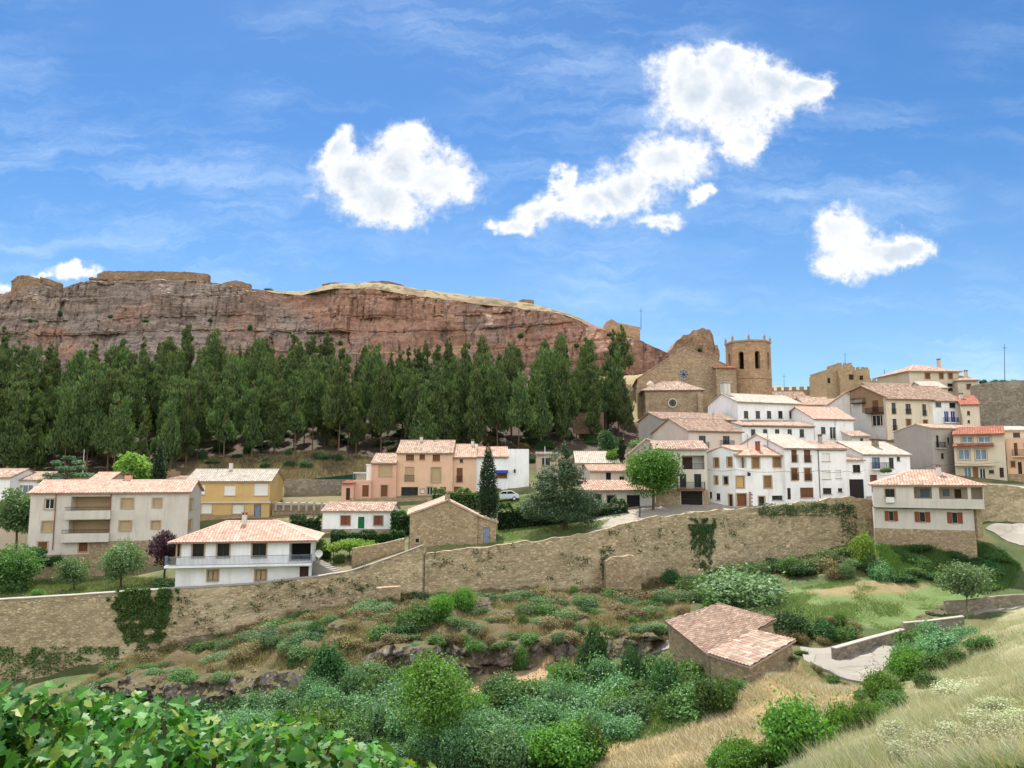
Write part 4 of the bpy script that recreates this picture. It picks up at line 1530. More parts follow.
h = House('house', 'two storey salmon house with one wide closed shutter, between the terrace and taller peach house', 'house', 371, 396.3, 121.5, 121.5, 500, 463.2, 8, 'peach2', 'tile_old', yridge=454.5, os=0.1)
h.F((378.3, 465.2, 392.5, 476.3, 't'), (381, 485.2, 387.4, 496.4, 'ws'))
h.finish().eave()

h = House('house', 'tall three storey peach house with three small attic windows and glazed ground floor', 'house', 396.4, 452.5, 122, 122, 500, 453, 9, 'peach', 'tile_old', yridge=441.5, os=0.1)
h.F((406, 454.6, 414, 460.5, 'w'), (419.5, 454.6, 425, 459.6, 'w'), (432.6, 454.6, 440, 461, 'w'), (405, 467, 414, 481, 'ti'), (431.3, 467.6, 440.5, 482.2, 'ts'),
    (401.2, 487, 418, 496.6, 'b', {'frame': 'frame_dark', 'panel': 'glass'}), (427, 487, 432.6, 495, 'gs'), (440.2, 487, 446, 495, 'w'), (420.6, 489, 424.2, 492.8, 'rs'))
h.finish().eave()
h.chim_px(421, 4.2, h=0.7, w=0.5)

h = House('house', 'peach house with brown balcony door and lower tiled roof in the middle of the row', 'house', 452.6, 476, 122.4, 122.4, 500, 457.3, 8.6, 'peach', 'tile_mix', yridge=445.5, os=0.1)
h.F((456.6, 468, 462.6, 482, 'wi'), (454, 486.6, 461.2, 492, 'w'), (459.8, 459, 463, 462.6, 'n'))
h.finish().eave()
h.chim_px(472.5, 4, h=0.7, w=0.5)

h = House('house', 'white house with tiled roof and blue awning hidden partly by the cypress', 'house', 476.1, 508, 122.8, 123, 500, 457, 8.6, 'white', 'tile_mix', yridge=448, os=0.1)
h.F((480, 471, 485, 477.5, 'w'), (495.5, 471, 507.2, 478, 'wa'), (495, 489, 500, 494, 'ws'))
h.finish().eave()
h = House('house', 'plain white flat topped house with wall lamp at the pine end of the peach row', 'house', 508.1, 529, 123, 123.4, 502, 449, 8, 'white', None, 'flat')
h.F((502.7 + 6, 489, 514, 494, 'ws'))
h.finish()
m = MB(); o, eu, n, w = h.face('front'); u, z = h.hit('front', (514.5, 471)); m.box(o, eu, n, Zv, u - .14, u + .14, .2, .5, z - .3, z + .2); m.box(o, eu, n, Zv, u - .03, u + .03, 0.004, .2, z + .1, z + .16); m.box(o, eu, n, Zv, u - .08, u + .08, .25, .45, z + .201, z + .35)
m.build('wall_lamp', 'iron', h.root)

# --- stone barn on the wall
h = House('stone_barn', 'rubble stone barn with bare gable and small chimney on its ridge', 'barn', 409.5, 477.5, 91.5, 92.5, 556, 520, 12, 'stone', 'tile_old', 'gable_front', left_eave=515, right_eave=516, apex=(447.5, 501), ov=0.3, os=0.15)
h.F((415.5, 538.5, 419, 542.5, 'ns'))
h.finish()
h.chimney(h.ua, 0.7, h=0.7, w=0.6, mat='stone')
h2 = House('barn_annex', 'lean-to stone annex with pale blue door against the barn gable', 'shed', 477.7, 496, 92.7, 93, 550, 523, 9, 'stone', 'tile_old', 'gable_front', left_eave=516.8, right_eave=522.5, apex=(478.4, 516.6), ov=0.3, os=0.15)
h2.F((483, 527.5, 490, 546.3, 'd', {'panel': 'grey_paint', 'frame': 'grey_paint'}))
h2.finish()

# --- middle cluster behind the cedar
h = House('house', 'low white house with tiled lean-to roof and dark garage behind the cedar', 'house', 586, 655, 103.5, 104, 512, 491, 6, 'white2', 'tile_mix', 'mono', yback=481.5, os=0.2)
h.F((595, 494.3, 601.3, 502.5, 'ns'), (607, 495.3, 615.3, 503, 'ns'), (621.5, 499, 626, 502.6, 'r'), (626.8, 495, 640, 508, 'k'))
h.finish()
h = House('house', 'faded pink house with two small dark windows above the lean-to roof', 'house', 590, 636, 113, 113.5, 492, 471.5, 7, 'pink', 'tile_mix', yridge=466, os=0.2)
h.F((606, 472.5, 611, 480.5, 'n'), (619.5, 476, 624.5, 482, 'n'))
h.finish()
h = House('house', 'long pink shed roofed house among the shrubs at the foot of the pines', 'house', 577, 618, 124, 124, 478, 463, 7, 'pink', 'tile_pale', yridge=452.5, os=0.3)
h.F((582, 465, 588, 472, 'n'), (600, 466, 606, 472, 'n'))
h.finish()
h = House('house', 'small tumbledown tan house with flat pale roof left of the pink one', 'house', 537, 560, 128, 128, 474, 455, 6, 'tan', 'tile_grey', 'mono', yback=453, os=0.1)
h.F((542, 458, 550, 466, 'n'))
h.finish()

h = House('house', 'house with brown garage door, railed balcony and top loggia behind the round green tree', 'house', 656, 707.5, 104.5, 104, 513, 449.5, 8, 'bone', 'tile_old', yridge=442.5, os=0.25)
h.F((681.5, 455.5, 704.5, 469.3, 'L', {'deep': 1.3, 'back': 'white2'}), (679.8, 474, 686.2, 487.4, 'n'), (694.2, 474, 701.3, 487.4, 'n'), (681, 491, 702.6, 509.8, 'k'), (661, 474, 668, 487.4, 'n'), (659, 499, 664, 508, 'ns'))
h.finish()
h.band('front', 489.5, 515, 'stone', x1=680.3).band('front', 489.5, 515, 'stone', x0=703.3)
h.balcony('front', 677, 704.5, 489, dep=0.8, rail_h=0.95, slabm='wood_red')
o, eu, n, w = h.face('front'); q = MB(); a, z1_ = h.hit('front', (684, 457)); b_, z0_ = h.hit('front', (694, 469.2)); q.box(o, eu, n, Zv, a, b_, -1.29, -1.22, z0_, z1_); q.build('balcony_door', 'wood_dark', h.root)
q = MB(); a, z1_ = h.hit('front', (682, 463.5)); b_, z0_ = h.hit('front', (704, 469.2)); rail(q, o, eu, n, a, b_, z0_, z1_, -0.08); q.build('railing', 'iron', h.root)
h = House('house', 'grey rendered gable end rising behind the round green tree', 'house', 628, 668, 113, 112, 490, 452, 8, 'grey', 'tile_old', 'gable_front', left_eave=455, right_eave=446, apex=(646, 439.5), ov=0.3)
h.finish()

h = House('house', 'rosy house with two balcony windows and brown tiled roof below the church', 'house', 688.5, 742, 119, 123, 458, 431.5, 10, 'pink', 'tile_dark', yridge=420, os=0.3)
h.F((699, 435.8, 705.8, 447.6, 'n'), (723, 436, 729.7, 444.5, 'n'))
h.finish().eave()
h.balcony('front', 697, 708, 447.8, dep=0.5, rail_h=0.9).balcony('front', 720, 733, 445, dep=0.5, rail_h=0.7)
h = House('house', 'dark timbered old house with brown roof tucked behind the grey side gable', 'house', 662, 735, 130, 134, 446, 420, 9, 'grey', 'tile_dark', yridge=414, os=0.3)
h.finish()

# --- white convent-like block
h = House('house', 'upper white block with a row of five dark windows and thick white chimney', 'house', 738, 801, 136, 141, 432, 403, 9, 'white', 'tile_pale', yridge=395.5, os=0.3, ov=0.5)
h.F(*[(x, 411, x + 4.4, 418.3, 'n') for x in (743.9, 755.7, 766.9, 778.3, 789.3)])
h.finish().eave()
h.chimney(0.8, 4.5, h=1.8, w=1.3, mat='white2', cap='white2')
h = House('house', 'lower white wing with a row of five dark windows under a narrow tiled eave', 'house', 742, 814, 130, 133, 446, 426.3, 6, 'white', 'tile_old', 'mono', yback=421.3, os=0.2)
h.F(*[(x, 429.2, x + 4.5, 437, 'n') for x in (751, 763, 775, 787.5, 799.6)])
h.finish().eave()
h = House('house', 'white house with salmon roof and tall blue window right of the convent wing', 'house', 814.5, 854, 134, 136, 452, 419.3, 10, 'white', 'tile', yridge=408, os=0.3)
h.F((821, 427, 825.6, 433.7, 'n'), (830, 427, 836.2, 439, 'B', {'panel': 'glass'}))
h.finish().eave()

h = House('house', 'low brown roofed house between the bell tower and the castle', 'house', 770, 809, 184, 184, 420, 399.5, 9, 'tan', 'tile_dark', yridge=392.5, os=0.3)
h.finish()
h = House('house', 'plain cream house with brown roof below the castle, behind the salmon roof', 'house', 806, 834, 172, 172, 425, 405, 9, 'cream', 'tile_old', yridge=398, os=0.3)
h.F((812, 407, 815, 412, 'n'), (820, 407, 823, 412, 'n'))
h.finish()

# --- row along the street
h = House('house', 'white corner house with blunt gable, honey shutters and a lane at its side', 'house', 707.6, 735.6, 106.5, 103.2, 512, 453, 9, 'white', 'tile_mix', 'gable_front', left_eave=453, right_eave=451.5, apex=(721.5, 447.3), ov=0.1, os=0.1)
h.F((714, 458.2, 718.7, 467, 'hs'), (727.3, 457.3, 732, 466.5, 'hs'), (714.7, 476.3, 717.8, 484, 'hs'), (723.6, 476.6, 728, 484.2, 'ns'), (709.5, 491.8, 712, 498, 'n'), (716.3, 493.3, 720.3, 500, 'n'), (729, 494.6, 732.5, 506, 'ds'))
h.finish()
h = House('house', 'white house with open top loggia, red chimney and brown garage door', 'house', 735.7, 785.2, 103.2, 104, 508, 455.6, 5.5, 'white', 'tile', yridge=447, os=0.15)
h.F((736.4, 457, 746.5, 468, 'L', {'deep': 1.0, 'back': 'brownp'}), (752.2, 457.6, 759.2, 467.8, 'hs'), (773.2, 457.4, 781, 467, 'hs'), (736.5, 476.4, 744, 487.6, 'hs', {'panel': 'ochre'}), (764, 476, 771.4, 487.6, 'hs'),
    (736.3, 493.8, 746.5, 506, 'ks', {'panel': 'wood'}), (758.8, 496.6, 764.5, 505.5, 'ns'), (772, 495.6, 783.6, 500, 'n'))
h.finish().eave()
h.chim_px(758.5, 1.2, h=1.0, w=0.5, mat='brick')
q = MB(); o, eu, n, w = h.face('front'); u, z = h.hit('front', (747.3, 474.5)); q.box(o, eu, n, Zv, u - .03, u + .03, .004, .5, z + .25, z + .31); q.box(o, eu, n, Zv, u - .16, u + .16, .4, .7, z - .2, z + .25); q.build('wall_lamp', 'iron', h.root)
q = MB()
for k in range(8):
    a, z = h.hit('front', (748.6, 492 + k * 1.8)); q.box(o, eu, n, Zv, a, a + (0.55 if k % 2 else 0.35), -.02, .05, z - .22, z)
q.build('quoin', 'church', h.root)

h = House('house', 'white house with big bluish gable, four brown balcony doors and broad bleached roof', 'house', 785.4, 818, 103.4, 106, 508, 448.6, 10, 'white', 'tile_pale', yridge=435.5, os=0.25)
h.F((791.4, 449.8, 797, 462, 'wi'), (804, 449.8, 810.6, 462.2, 'wi'), (791.4, 468.3, 797.8, 480, 'wsi'), (804.6, 468.3, 811, 480.4, 'wsi'), (800.2, 487.6, 813.6, 497.5, 'w'), (787.4, 488, 791, 499.5, 'd'))
h.finish().eave()
h.pipe(817.6, 450, 498)
h = House('house', 'white house with pale closed shutters and tiled roof with a small finial chimney', 'house', 818.2, 847.6, 106, 106.4, 508, 449.3, 9, 'white', 'tile_old', yridge=442.5, os=0.15)
h.F((822, 453.2, 830, 461.2, 'r'), (822.3, 470.3, 830.6, 479, 'r'), (835.5, 469.8, 841.2, 478.2, 'r'), (823, 488, 831.5, 494, 'n'), (838, 488.2, 842.4, 492, 'n'))
h.finish().eave()
h.chim_px(821.5, 3.2, h=1.0, w=0.45, mat='grey')
h = House('house', 'narrow white house with blue edged garage and tiny tiled canopy roof', 'house', 847.8, 865, 106.6, 106.8, 508, 461, 7, 'white', 'tile_old', 'mono', yback=455.5, os=0.15)
h.F((852.8, 464.8, 860.3, 472.5, 'n'), (849.6, 479.2, 864, 499, 'X', {'deep': 0.2, 'frame': 'blue_paint', 'door': True}))
h.finish()
h = House('house', 'white house with pale roof and bluish balcony door above the grey villa', 'house', 864.2, 911, 108, 111, 502, 454.8, 9, 'white', 'tile_pale', yridge=443, os=0.25)
h.F((872, 457.4, 880, 468.6, 'B', {'panel': 'glass_blue', 'frame': 'blue_paint'}), (889, 457.6, 893.8, 468.4, 'n'), (896.8, 456.8, 900, 461, 'n'), (870, 474.8, 877.2, 482.6, 'w'))
h.finish().eave()
h.balcony('front', 871, 886, 468.8, dep=0.7, rail_h=0.9)
h.chim_px(876.5, 2.6, h=0.9, w=0.7, mat='greystone')

# --- upper right
h = House('house', 'house with blank grey rendered gable and cream side with railed balcony window', 'house', 894.7, 932.5, 124, 118, 474, 431, 13, 'grey', 'tile_old', 'gable_front', left_eave=432.6, right_eave=428.6, apex=(915.6, 424.9), ov=0.2, os=0.1)
h.S('right', (936.3, 435.4, 939, 447.6, 'n'), (947.5, 437.5, 949.6, 443, 'n'), (941, 453.2, 944, 459, 'n'))
h.finish()
o, eu, n, w = h.face('right'); q = MB(); q.box(o, eu, n, Zv, 0.02, w, 0.004, 0.06, h.z0 + 1.5, h.zr_ - 0.35); 
h.balcony('right', 935.5, 944, 447.8, dep=0.5, rail_h=0.9)
h = House('house', 'modern cream building with two red tiled eaves, wide blue panes and a shop front', 'house', 954.5, 1006, 118.0, 114.5, 482, 434.4, 9, 'ochre2', 'tile_red', yridge=428, os=0.1, ov=0.6)
h.F((961.6, 436.2, 972.8, 442.6, 'bs'), (978, 436.2, 990.6, 442.6, 'bs'), (958.4, 449.2, 969.6, 459.4, 'bs'), (975.3, 449.2, 986.6, 459.6, 'bs'), (964.2, 467.2, 971.3, 479, 'b', {'panel': 'glass_blue', 'door': True}),
    (973, 467, 978.3, 480, 'h', {'door': True}), (979.8, 468.5, 985.6, 479.8, 'g', {'door': True}), (989, 470, 994, 473.4, 'n'), (999.6, 467.6, 1003.8, 477.6, 'd'))
h.finish()
m = MB(); m.uv = []; o, eu, n, w = h.face('front')
ua, za = h.hit('front', (952.6, 446.6)); ub, _ = h.hit('front', (994, 446.6)); _, zt = h.hit('front', (972, 443.6))
roof_panel(m, [o + eu * ua + n * .75 + Zv * za, o + eu * ub + n * .75 + Zv * za, o + eu * ub + n * .01 + Zv * zt, o + eu * ua + n * .01 + Zv * zt])
bm_fix(m.build('canopy_roof', 'tile_red', h.root))
m = MB(); ua, za = h.hit('front', (955, 465.8)); ub, _ = h.hit('front', (994, 465.8)); m.box(o, eu, n, Zv, ua, ub, 0.004, 0.9, za, za + .25); m.build('canopy', 'ochre2', h.root)
h = House('house', 'peach house at the edge of the town with iron balcony and roof terrace', 'house', 1007, 1062, 115, 111, 486, 438, 9, 'peach', None, 'flat')
h.F((1010.8, 461.2, 1015.2, 467.3, 'ws'), (1014, 443, 1017.6, 455.5, 'w'), (1024, 443, 1029, 455.5, 'w'), (1018, 462, 1022, 474, 'd'))
h.finish()
h.balcony('front', 1012.5, 1036, 456, dep=0.9, rail_h=0.95)
h.band('front', 474, 490, 'stone')
h = House('house', 'cream upper house with sun shade behind the peach house terrace', 'house', 1000, 1050, 121, 121, 470, 431, 7, 'ochre2', 'tile_pale', 'mono', yback=427.5, os=0.2)
h.F((1013, 432.6, 1020, 437.5, 'n'))
h.finish()

h = House('old_house', 'long cream house with many tall dark windows under a big brown tiled roof', 'house', 886.8, 933.4, 139, 141, 446, 398.6, 12, 'cream', 'tile_dark', yridge=384.5, os=0.2, ov=0.6)
h.F((891.7, 402.8, 895.8, 413.8, 'ni'), (905.6, 403.8, 910.8, 414, 'ni'), (922.4, 404.2, 926.2, 415.6, 'ni'), (892.7, 418.8, 896.8, 430.4, 'ni'), (906.2, 419.2, 911, 425.8, 'ws'), (923.2, 420, 927.6, 425.4, 'ws'))
h.finish().eave()
h = House('old_house', 'white and bluish upper house with blue balcony beside the long cream house', 'house', 933.6, 962.6, 141, 142.5, 446, 400.8, 11, 'white', 'tile_dark', yridge=387, os=0.2, ov=0.5)
h.F((935.4, 401.8 + .6, 941.2, 406.9, 'n'), (949.4, 402.8, 955.6, 407.8, 'n'), (944.4, 411.2, 949, 422, 'B', {'panel': 'blue_paint'}), (951, 411.2, 955.6, 422, 'B', {'panel': 'blue_paint'}), (936.8, 424, 942.8, 429, 'n'), (951.8, 425, 956, 431, 'n'))
h.finish().eave()
h.balcony('front', 943, 957, 422.4, dep=0.6, rail_h=0.9, railm='blue_paint')
h.pipe(962.2, 402, 430)
h = House('old_house', 'brown and white house with wooden galleries on its gable end below the castle', 'house', 851, 886.6, 146, 139.2, 446, 395, 12, 'brownp', 'tile_dark', 'gable_front', left_eave=392, right_eave=397, apex=(862, 386.5), ov=0.3, os=0.4)
h.F((855.2, 391.5 + 1.5, 861, 401.5, 'w'), (872.4, 400.4, 878.4, 412.2, 'wi'), (872, 415, 884.2, 426, 'g'))
h.finish()
h.band('front', 426.3, 440, 'white2', name='limewash', x0=851.2, x1=886.8).band('front', 412.8, 426.25, 'white2', name='limewash', x0=851.2, x1=871.6).band('front', 412.8, 426.25, 'white2', name='limewash', x0=884.6, x1=886.8).band('front', 399, 412.75, 'white2', name='limewash', x0=851.2, x1=862)
h.balcony('front', 853.5, 866, 403, dep=0.9, rail_h=0.9, railm='wood_dark', slabm='wood_dark')
h.balcony('front', 868, 884, 412.6, dep=0.9, rail_h=0.9, railm='wood_dark', slabm='wood_dark')
h = House('house', 'blank white gable wall beside the brown and white gallery house', 'house', 824, 851.5, 148, 146, 440, 400, 9, 'white2', 'tile', 'gable_front', left_eave=408, right_eave=396, apex=(846, 392.5), ov=0.2)
h.finish()
h = House('house', 'tiny white outbuilding with tiled roof between the gallery house and salmon roof', 'house', 852, 869.5, 128, 128, 448, 436.6, 4, 'white2', 'tile_old', 'mono', yback=432, os=0.2)
h.F((860, 438.2, 863.2, 441.8, 'n'))
h.finish()
h = House('house', 'small cream house with red roof squeezed below the great grey wall', 'house', 962.8, 980.5, 140, 139, 446, 404.8, 9, 'cream', 'tile_red', yridge=397, os=0.2)
h.F((967, 411, 970, 415, 'n'), (967.5, 420, 970, 423, 'n'))
h.finish().chim_px(966, 3, h=0.8)
h = House('large_house', 'cream hip roofed house with three brown windows standing highest in the town', 'house', 910.5, 960.5, 165, 166, 420, 371.3, 12, 'ochre2', 'tile_old', 'hip', yridge=365.8, ov=0.6, ridge_in=5)
h.F((925, 373.2, 930, 378.8, 'ws'), (939.3, 373.2, 943.4, 378.8, 'ws'), (948.3, 373.2, 952.6, 378.8, 'ws'), (947.5, 383.5, 953, 386.5, 'n'), (948, 388, 953, 391, 'n'))
h.finish().chimney(h.W - 1.8, 4, h=1.6, w=0.6, mat='tan')
h = House('house', 'cream extension with one brown window stepping down from the highest house', 'house', 959, 979.5, 163, 162, 420, 380.5, 9, 'ochre2', 'tile_old', 'hip', yridge=376.5, ov=0.5, ridge_in=1.8)
h.F((966.6, 384, 971, 389.2, 'ws'))
h.finish().chimney(h.W * .65, 3, h=1.2, w=0.6, mat='tan')
h = House('house', 'pale roofed low house in front of the highest cream house', 'house', 925, 948, 156, 156, 412, 388, 7, 'cream', 'tile_pale', yridge=382.5, os=0.2)
h.finish()

# --- the hip roofed house low on the right
h = House('villa', 'grey villa with red shutters, open loggia and hip tiled roof below the street', 'house', 875, 975, 94.0, 89.8, 549, 509, 9, 'bone', None, 'flat')
h.F((889.2, 511.3, 893.5, 520.6, 'o'), (919.8, 512.2, 925, 521.8, 'o'), (952.3, 512.6, 957.4, 523, 'o'))
h.finish()
h.band('front', 529.3, 585, 'stone').band('right', 529.3, 585, 'stone', proud=.05)
lowr = h
# upper storey juts out over the lower one
up = House('upper', 'x', 'x', 873.5, 984, 93.3, 88.6, 508.2, 485.6, 9.8, 'bone', 'tile_mix', 'hip', yridge=471.5, ov=0.35, base=0.0, ridge_in=4.6)
up.F((885.2, 489, 894.6, 497.2, 'ns'), (914, 487.2, 982.8, 499, 'L', {'deep': 1.8}))
up.finish()
o, eu, n, w = up.face('front')
q = MB(); ua, zt = up.hit('front', (931.5, 486)); ub, zb = up.hit('front', (939.5, 499)); q.box(o, eu, n, Zv, ua, ub, -1.0, -0.02, zb + .01, up.z1 - .13); q.build('pillar', 'bone', up.root)
q = MB(); ua, _ = up.hit('front', (967.5, 490)); ub, _ = up.hit('front', (970.8, 490)); q.box(o, eu, n, Zv, ua, ub, -0.35, -0.02, zb + .01, up.z1 - .13); q.build('pillar', 'bone', up.root)
for (x0, y0, x1, y1, mt, nm) in ((921, 489.5, 931, 498, 'glass_blue', 'window'), (944, 489.3, 951.5, 497, 'glass_blue', 'window'), (956, 489.5, 963.5, 498.6, 'wood_dark', 'door')):
    q = MB(); ua, z1_ = up.hit('front', (x0, y0)); ub, z0_ = up.hit('front', (x1, y1)); q.box(o, eu, n, Zv, ua, ub, -1.79, -1.74, z0_, min(z1_, up.z1 - .2)); q.build(nm, mt, up.root)
q = MB(); ua, z = up.hit('front', (890, 499.6)); q.box(o, eu, n, Zv, ua - .45, ua + .45, 0.02, .38, z - .35, z + .3); q.build('air_conditioner', 'frame', up.root)
# the floor under the jutting storey, then join the two storeys into one thing
q = MB(); q.poly([up.L(0, 0, up.z0 + .01), up.L(up.W, 0, up.z0 + .01), up.L(up.W, up.D, up.z0 + .01), up.L(0, up.D, up.z0 + .01)]); q.build('soffit', 'bone', up.root)
up.chim_px(938.5, 3.0, h=1.0, w=0.5)
off = up.root.location - lowr.root.location
for ch in list(up.root.children):
    ch.parent = lowr.root
    ch.location = ch.location + off
    if ch.name.startswith('wall'):
        ch.name = 'upper_wall'
bpy.data.objects.remove(up.root)
m = MB(); a = P(979, 509, 89.4); m.box(a, Vector((1, 0, 0)), Vector((0, 1, 0)), Zv, -.3, .3, 0, .6, -3.4, 0.0); m.build('pillar', 'stone', lowr.root)

# --- far left behind the block
h = House('house', 'pale bluish low house with tiled roof behind the big block at the wood edge', 'house', 8, 45, 116, 117, 512, 480.5, 8, 'white', 'tile_old', yridge=473, os=0.2)
h.F((17, 485, 33, 496, 'g', {'panel': 'glass_blue'}))
h.finish()
h = House('house', 'white lean-to house cut by the edge of the wood', 'house', -30, 9, 114, 114, 512, 478, 8, 'white', 'tile_old', yridge=470, os=0.2)
h.finish()
h = House('house', 'tan lower house with dark window half hidden by willowy trees', 'house', -8, 30, 104, 104, 560, 509, 6, 'tan', 'tile_mix', yridge=500, os=0.2)
h.F((23, 514, 29, 523, 'n'), (10, 514, 16, 523, 'n'))
h.finish()
h = House('house', 'little salmon roofed outhouse behind the ridge of the big block', 'house', 88, 109, 116, 116, 500, 481, 6, 'tan', 'tile', yridge=473.5, os=0.2)
h.finish()
h = House('shed', 'brown flat roofed shed between dark conifer and yellow house', 'shed', 167, 192, 119, 119, 500, 480, 5, 'brownp', 'tile_dark', 'mono', yback=477, os=0.2)
h.finish()
h = House('shed', 'rust coloured hut against the salmon terrace house', 'shed', 341.5, 353.5, 120, 120, 502, 484, 4, 'peach2', 'tile_red', 'mono', yback=481.5, os=0.1)
h.F((346, 488, 350, 500, 'd'))
h.finish()

# aerials on the roofs, overhead wires
def roof_aerial(px, y0, y1, Y, lab):
    m = MB(); a = P(px, y0, Y); b = P(px, y1, Y)
    m.tube([a - Zv * .4, b], [.03, .025], 5)
    for k, w in ((.15, .5), (.4, .42), (.65, .34)):
        m.box(b - Zv * k, Vector((.8, .6, 0)), Vector((-.6, .8, 0)), Zv, -w, w, -.015, .015, -.015, .015)
    tag(mesh_obj('roof_aerial', [tuple(p) for p in m.v], m.f, 'iron', None, False, None, a), lab, 'aerial')


for a in ((747.5, 449, 434, 105.5, 'thin aerial on the roof left of the red chimney'), (767.5, 452, 433, 106, 'tall thin aerial on the tiled roof right of the red chimney'), (835, 446, 420, 110, 'thin aerial over the white house with pale closed shutters'),
          (713, 425, 412, 125, 'thin aerial on the rosy house roof'), (434, 445, 436, 126, 'thin aerial on the tall peach house roof'), (218, 474, 462, 116, 'thin aerial on the grey roof of the yellow house')):
    roof_aerial(*a)


def wire(pts, lab):
    m = MB()
    P_ = [P(*q) for q in pts]
    seg = []
    for a, b in zip(P_, P_[1:]):
        for k in range(8):
            t = k / 8
            seg.append(a.lerp(b, t) - Zv * (0.25 * 4 * t * (1 - t)))
    seg.append(P_[-1])
    m.tube(seg, [.022] * len(seg), 4)
    tag(mesh_obj('overhead_wire', [tuple(p) for p in m.v], m.f, 'iron', None, False, None, P_[0]), lab, 'wire')


wire([(707, 469, 105.4), (735.6, 469.5, 102.6), (785, 471, 103.2), (818, 470.5, 104.8), (847, 471, 105.4), (865, 470, 106)], 'black cable slung along the fronts of the white row')
wire([(880, 476, 107), (935, 464, 112), (956, 463, 113.5), (1000, 462, 112)], 'cable sagging across from the white row to the modern cream building')

# --- stone shed in the valley
def shed():
    h = House('stone_shed', 'stone shed with broad single slope of brown tiles on the valley floor', 'shed', 666, 713, 65.5, 56.5, 690, 640, 9.5, 'stone', None, 'flat', base=1.5)
    return h


A = P(664.5, 625, 66); Bp = P(709, 653, 57.5); Cc = P(719, 600, 69); Dd = P(777, 623, 63.5)
root = thing('stone_shed', 'stone shed in the valley with a broad sloping roof of old brown tiles', 'shed', (A.x, A.y, A.z - 4))
m = MB()
ins = lambda p, q, k: p + (q - p).normalized() * k
ctr = (A + Bp + Cc + Dd) / 4
wa, wb, wc, wd = (ins(p, ctr, 0.35) for p in (A, Bp, Cc, Dd))
for p, q in ((wa, wb), (wb, wd), (wd, wc), (wc, wa)):
    m.quad(Vector((p.x, p.y, p.z - 7)), Vector((q.x, q.y, q.z - 7)), q - Zv * .1, p - Zv * .1)
m.build('wall', 'stone', root)
# fit a plane through the four eave corners
nn = (Dd - A).cross(Cc - Bp).normalized()
if nn.z < 0: nn = -nn
fl = lambda p: p - Zv * ((p - ctr).dot(nn) / nn.z)
m = MB(); m.uv = []
roof_panel(m, [fl(A), fl(Bp), fl(Dd), fl(Cc)], period=0.24, course=0.4)
bm_fix(m.build('roof', 'tile_dark', root))

A = P(706, 655, 57); Bp = P(750, 665.5, 53); Cc = P(756, 629, 61); Dd = P(796, 641.5, 57.5)
root = thing('shed_annex', 'lower stone annex of the valley shed with coarse wavy tiles', 'shed', (A.x, A.y, A.z - 4))
ctr = (A + Bp + Cc + Dd) / 4
wa, wb, wc, wd = (ins(p, ctr, 0.3) for p in (A, Bp, Cc, Dd))
m = MB()
for p, q in ((wa, wb), (wb, wd), (wd, wc), (wc, wa)):
    m.quad(Vector((p.x, p.y, p.z - 6)), Vector((q.x, q.y, q.z - 6)), q - Zv * .1, p - Zv * .1)
m.build('wall', 'stone', root)
nn = (Dd - A).cross(Cc - Bp).normalized()
if nn.z < 0: nn = -nn
fl = lambda p: p - Zv * ((p - ctr).dot(nn) / nn.z)
m = MB(); m.uv = []
roof_panel(m, [fl(A), fl(Bp), fl(Dd), fl(Cc)], period=0.34, course=0.45, amp=0.1)
bm_fix(m.build('roof', 'tile_old', root))

# little ruin at the foot of the town wall
tag(rough_block('stone_hut', 606, 641, [(606, 561), (612, 557), (632, 556), (641, 560)], 87.0, 597, 2.2, 'stone', amp=0.5), 'small square stone bastion at the foot of the town wall', 'ruin')

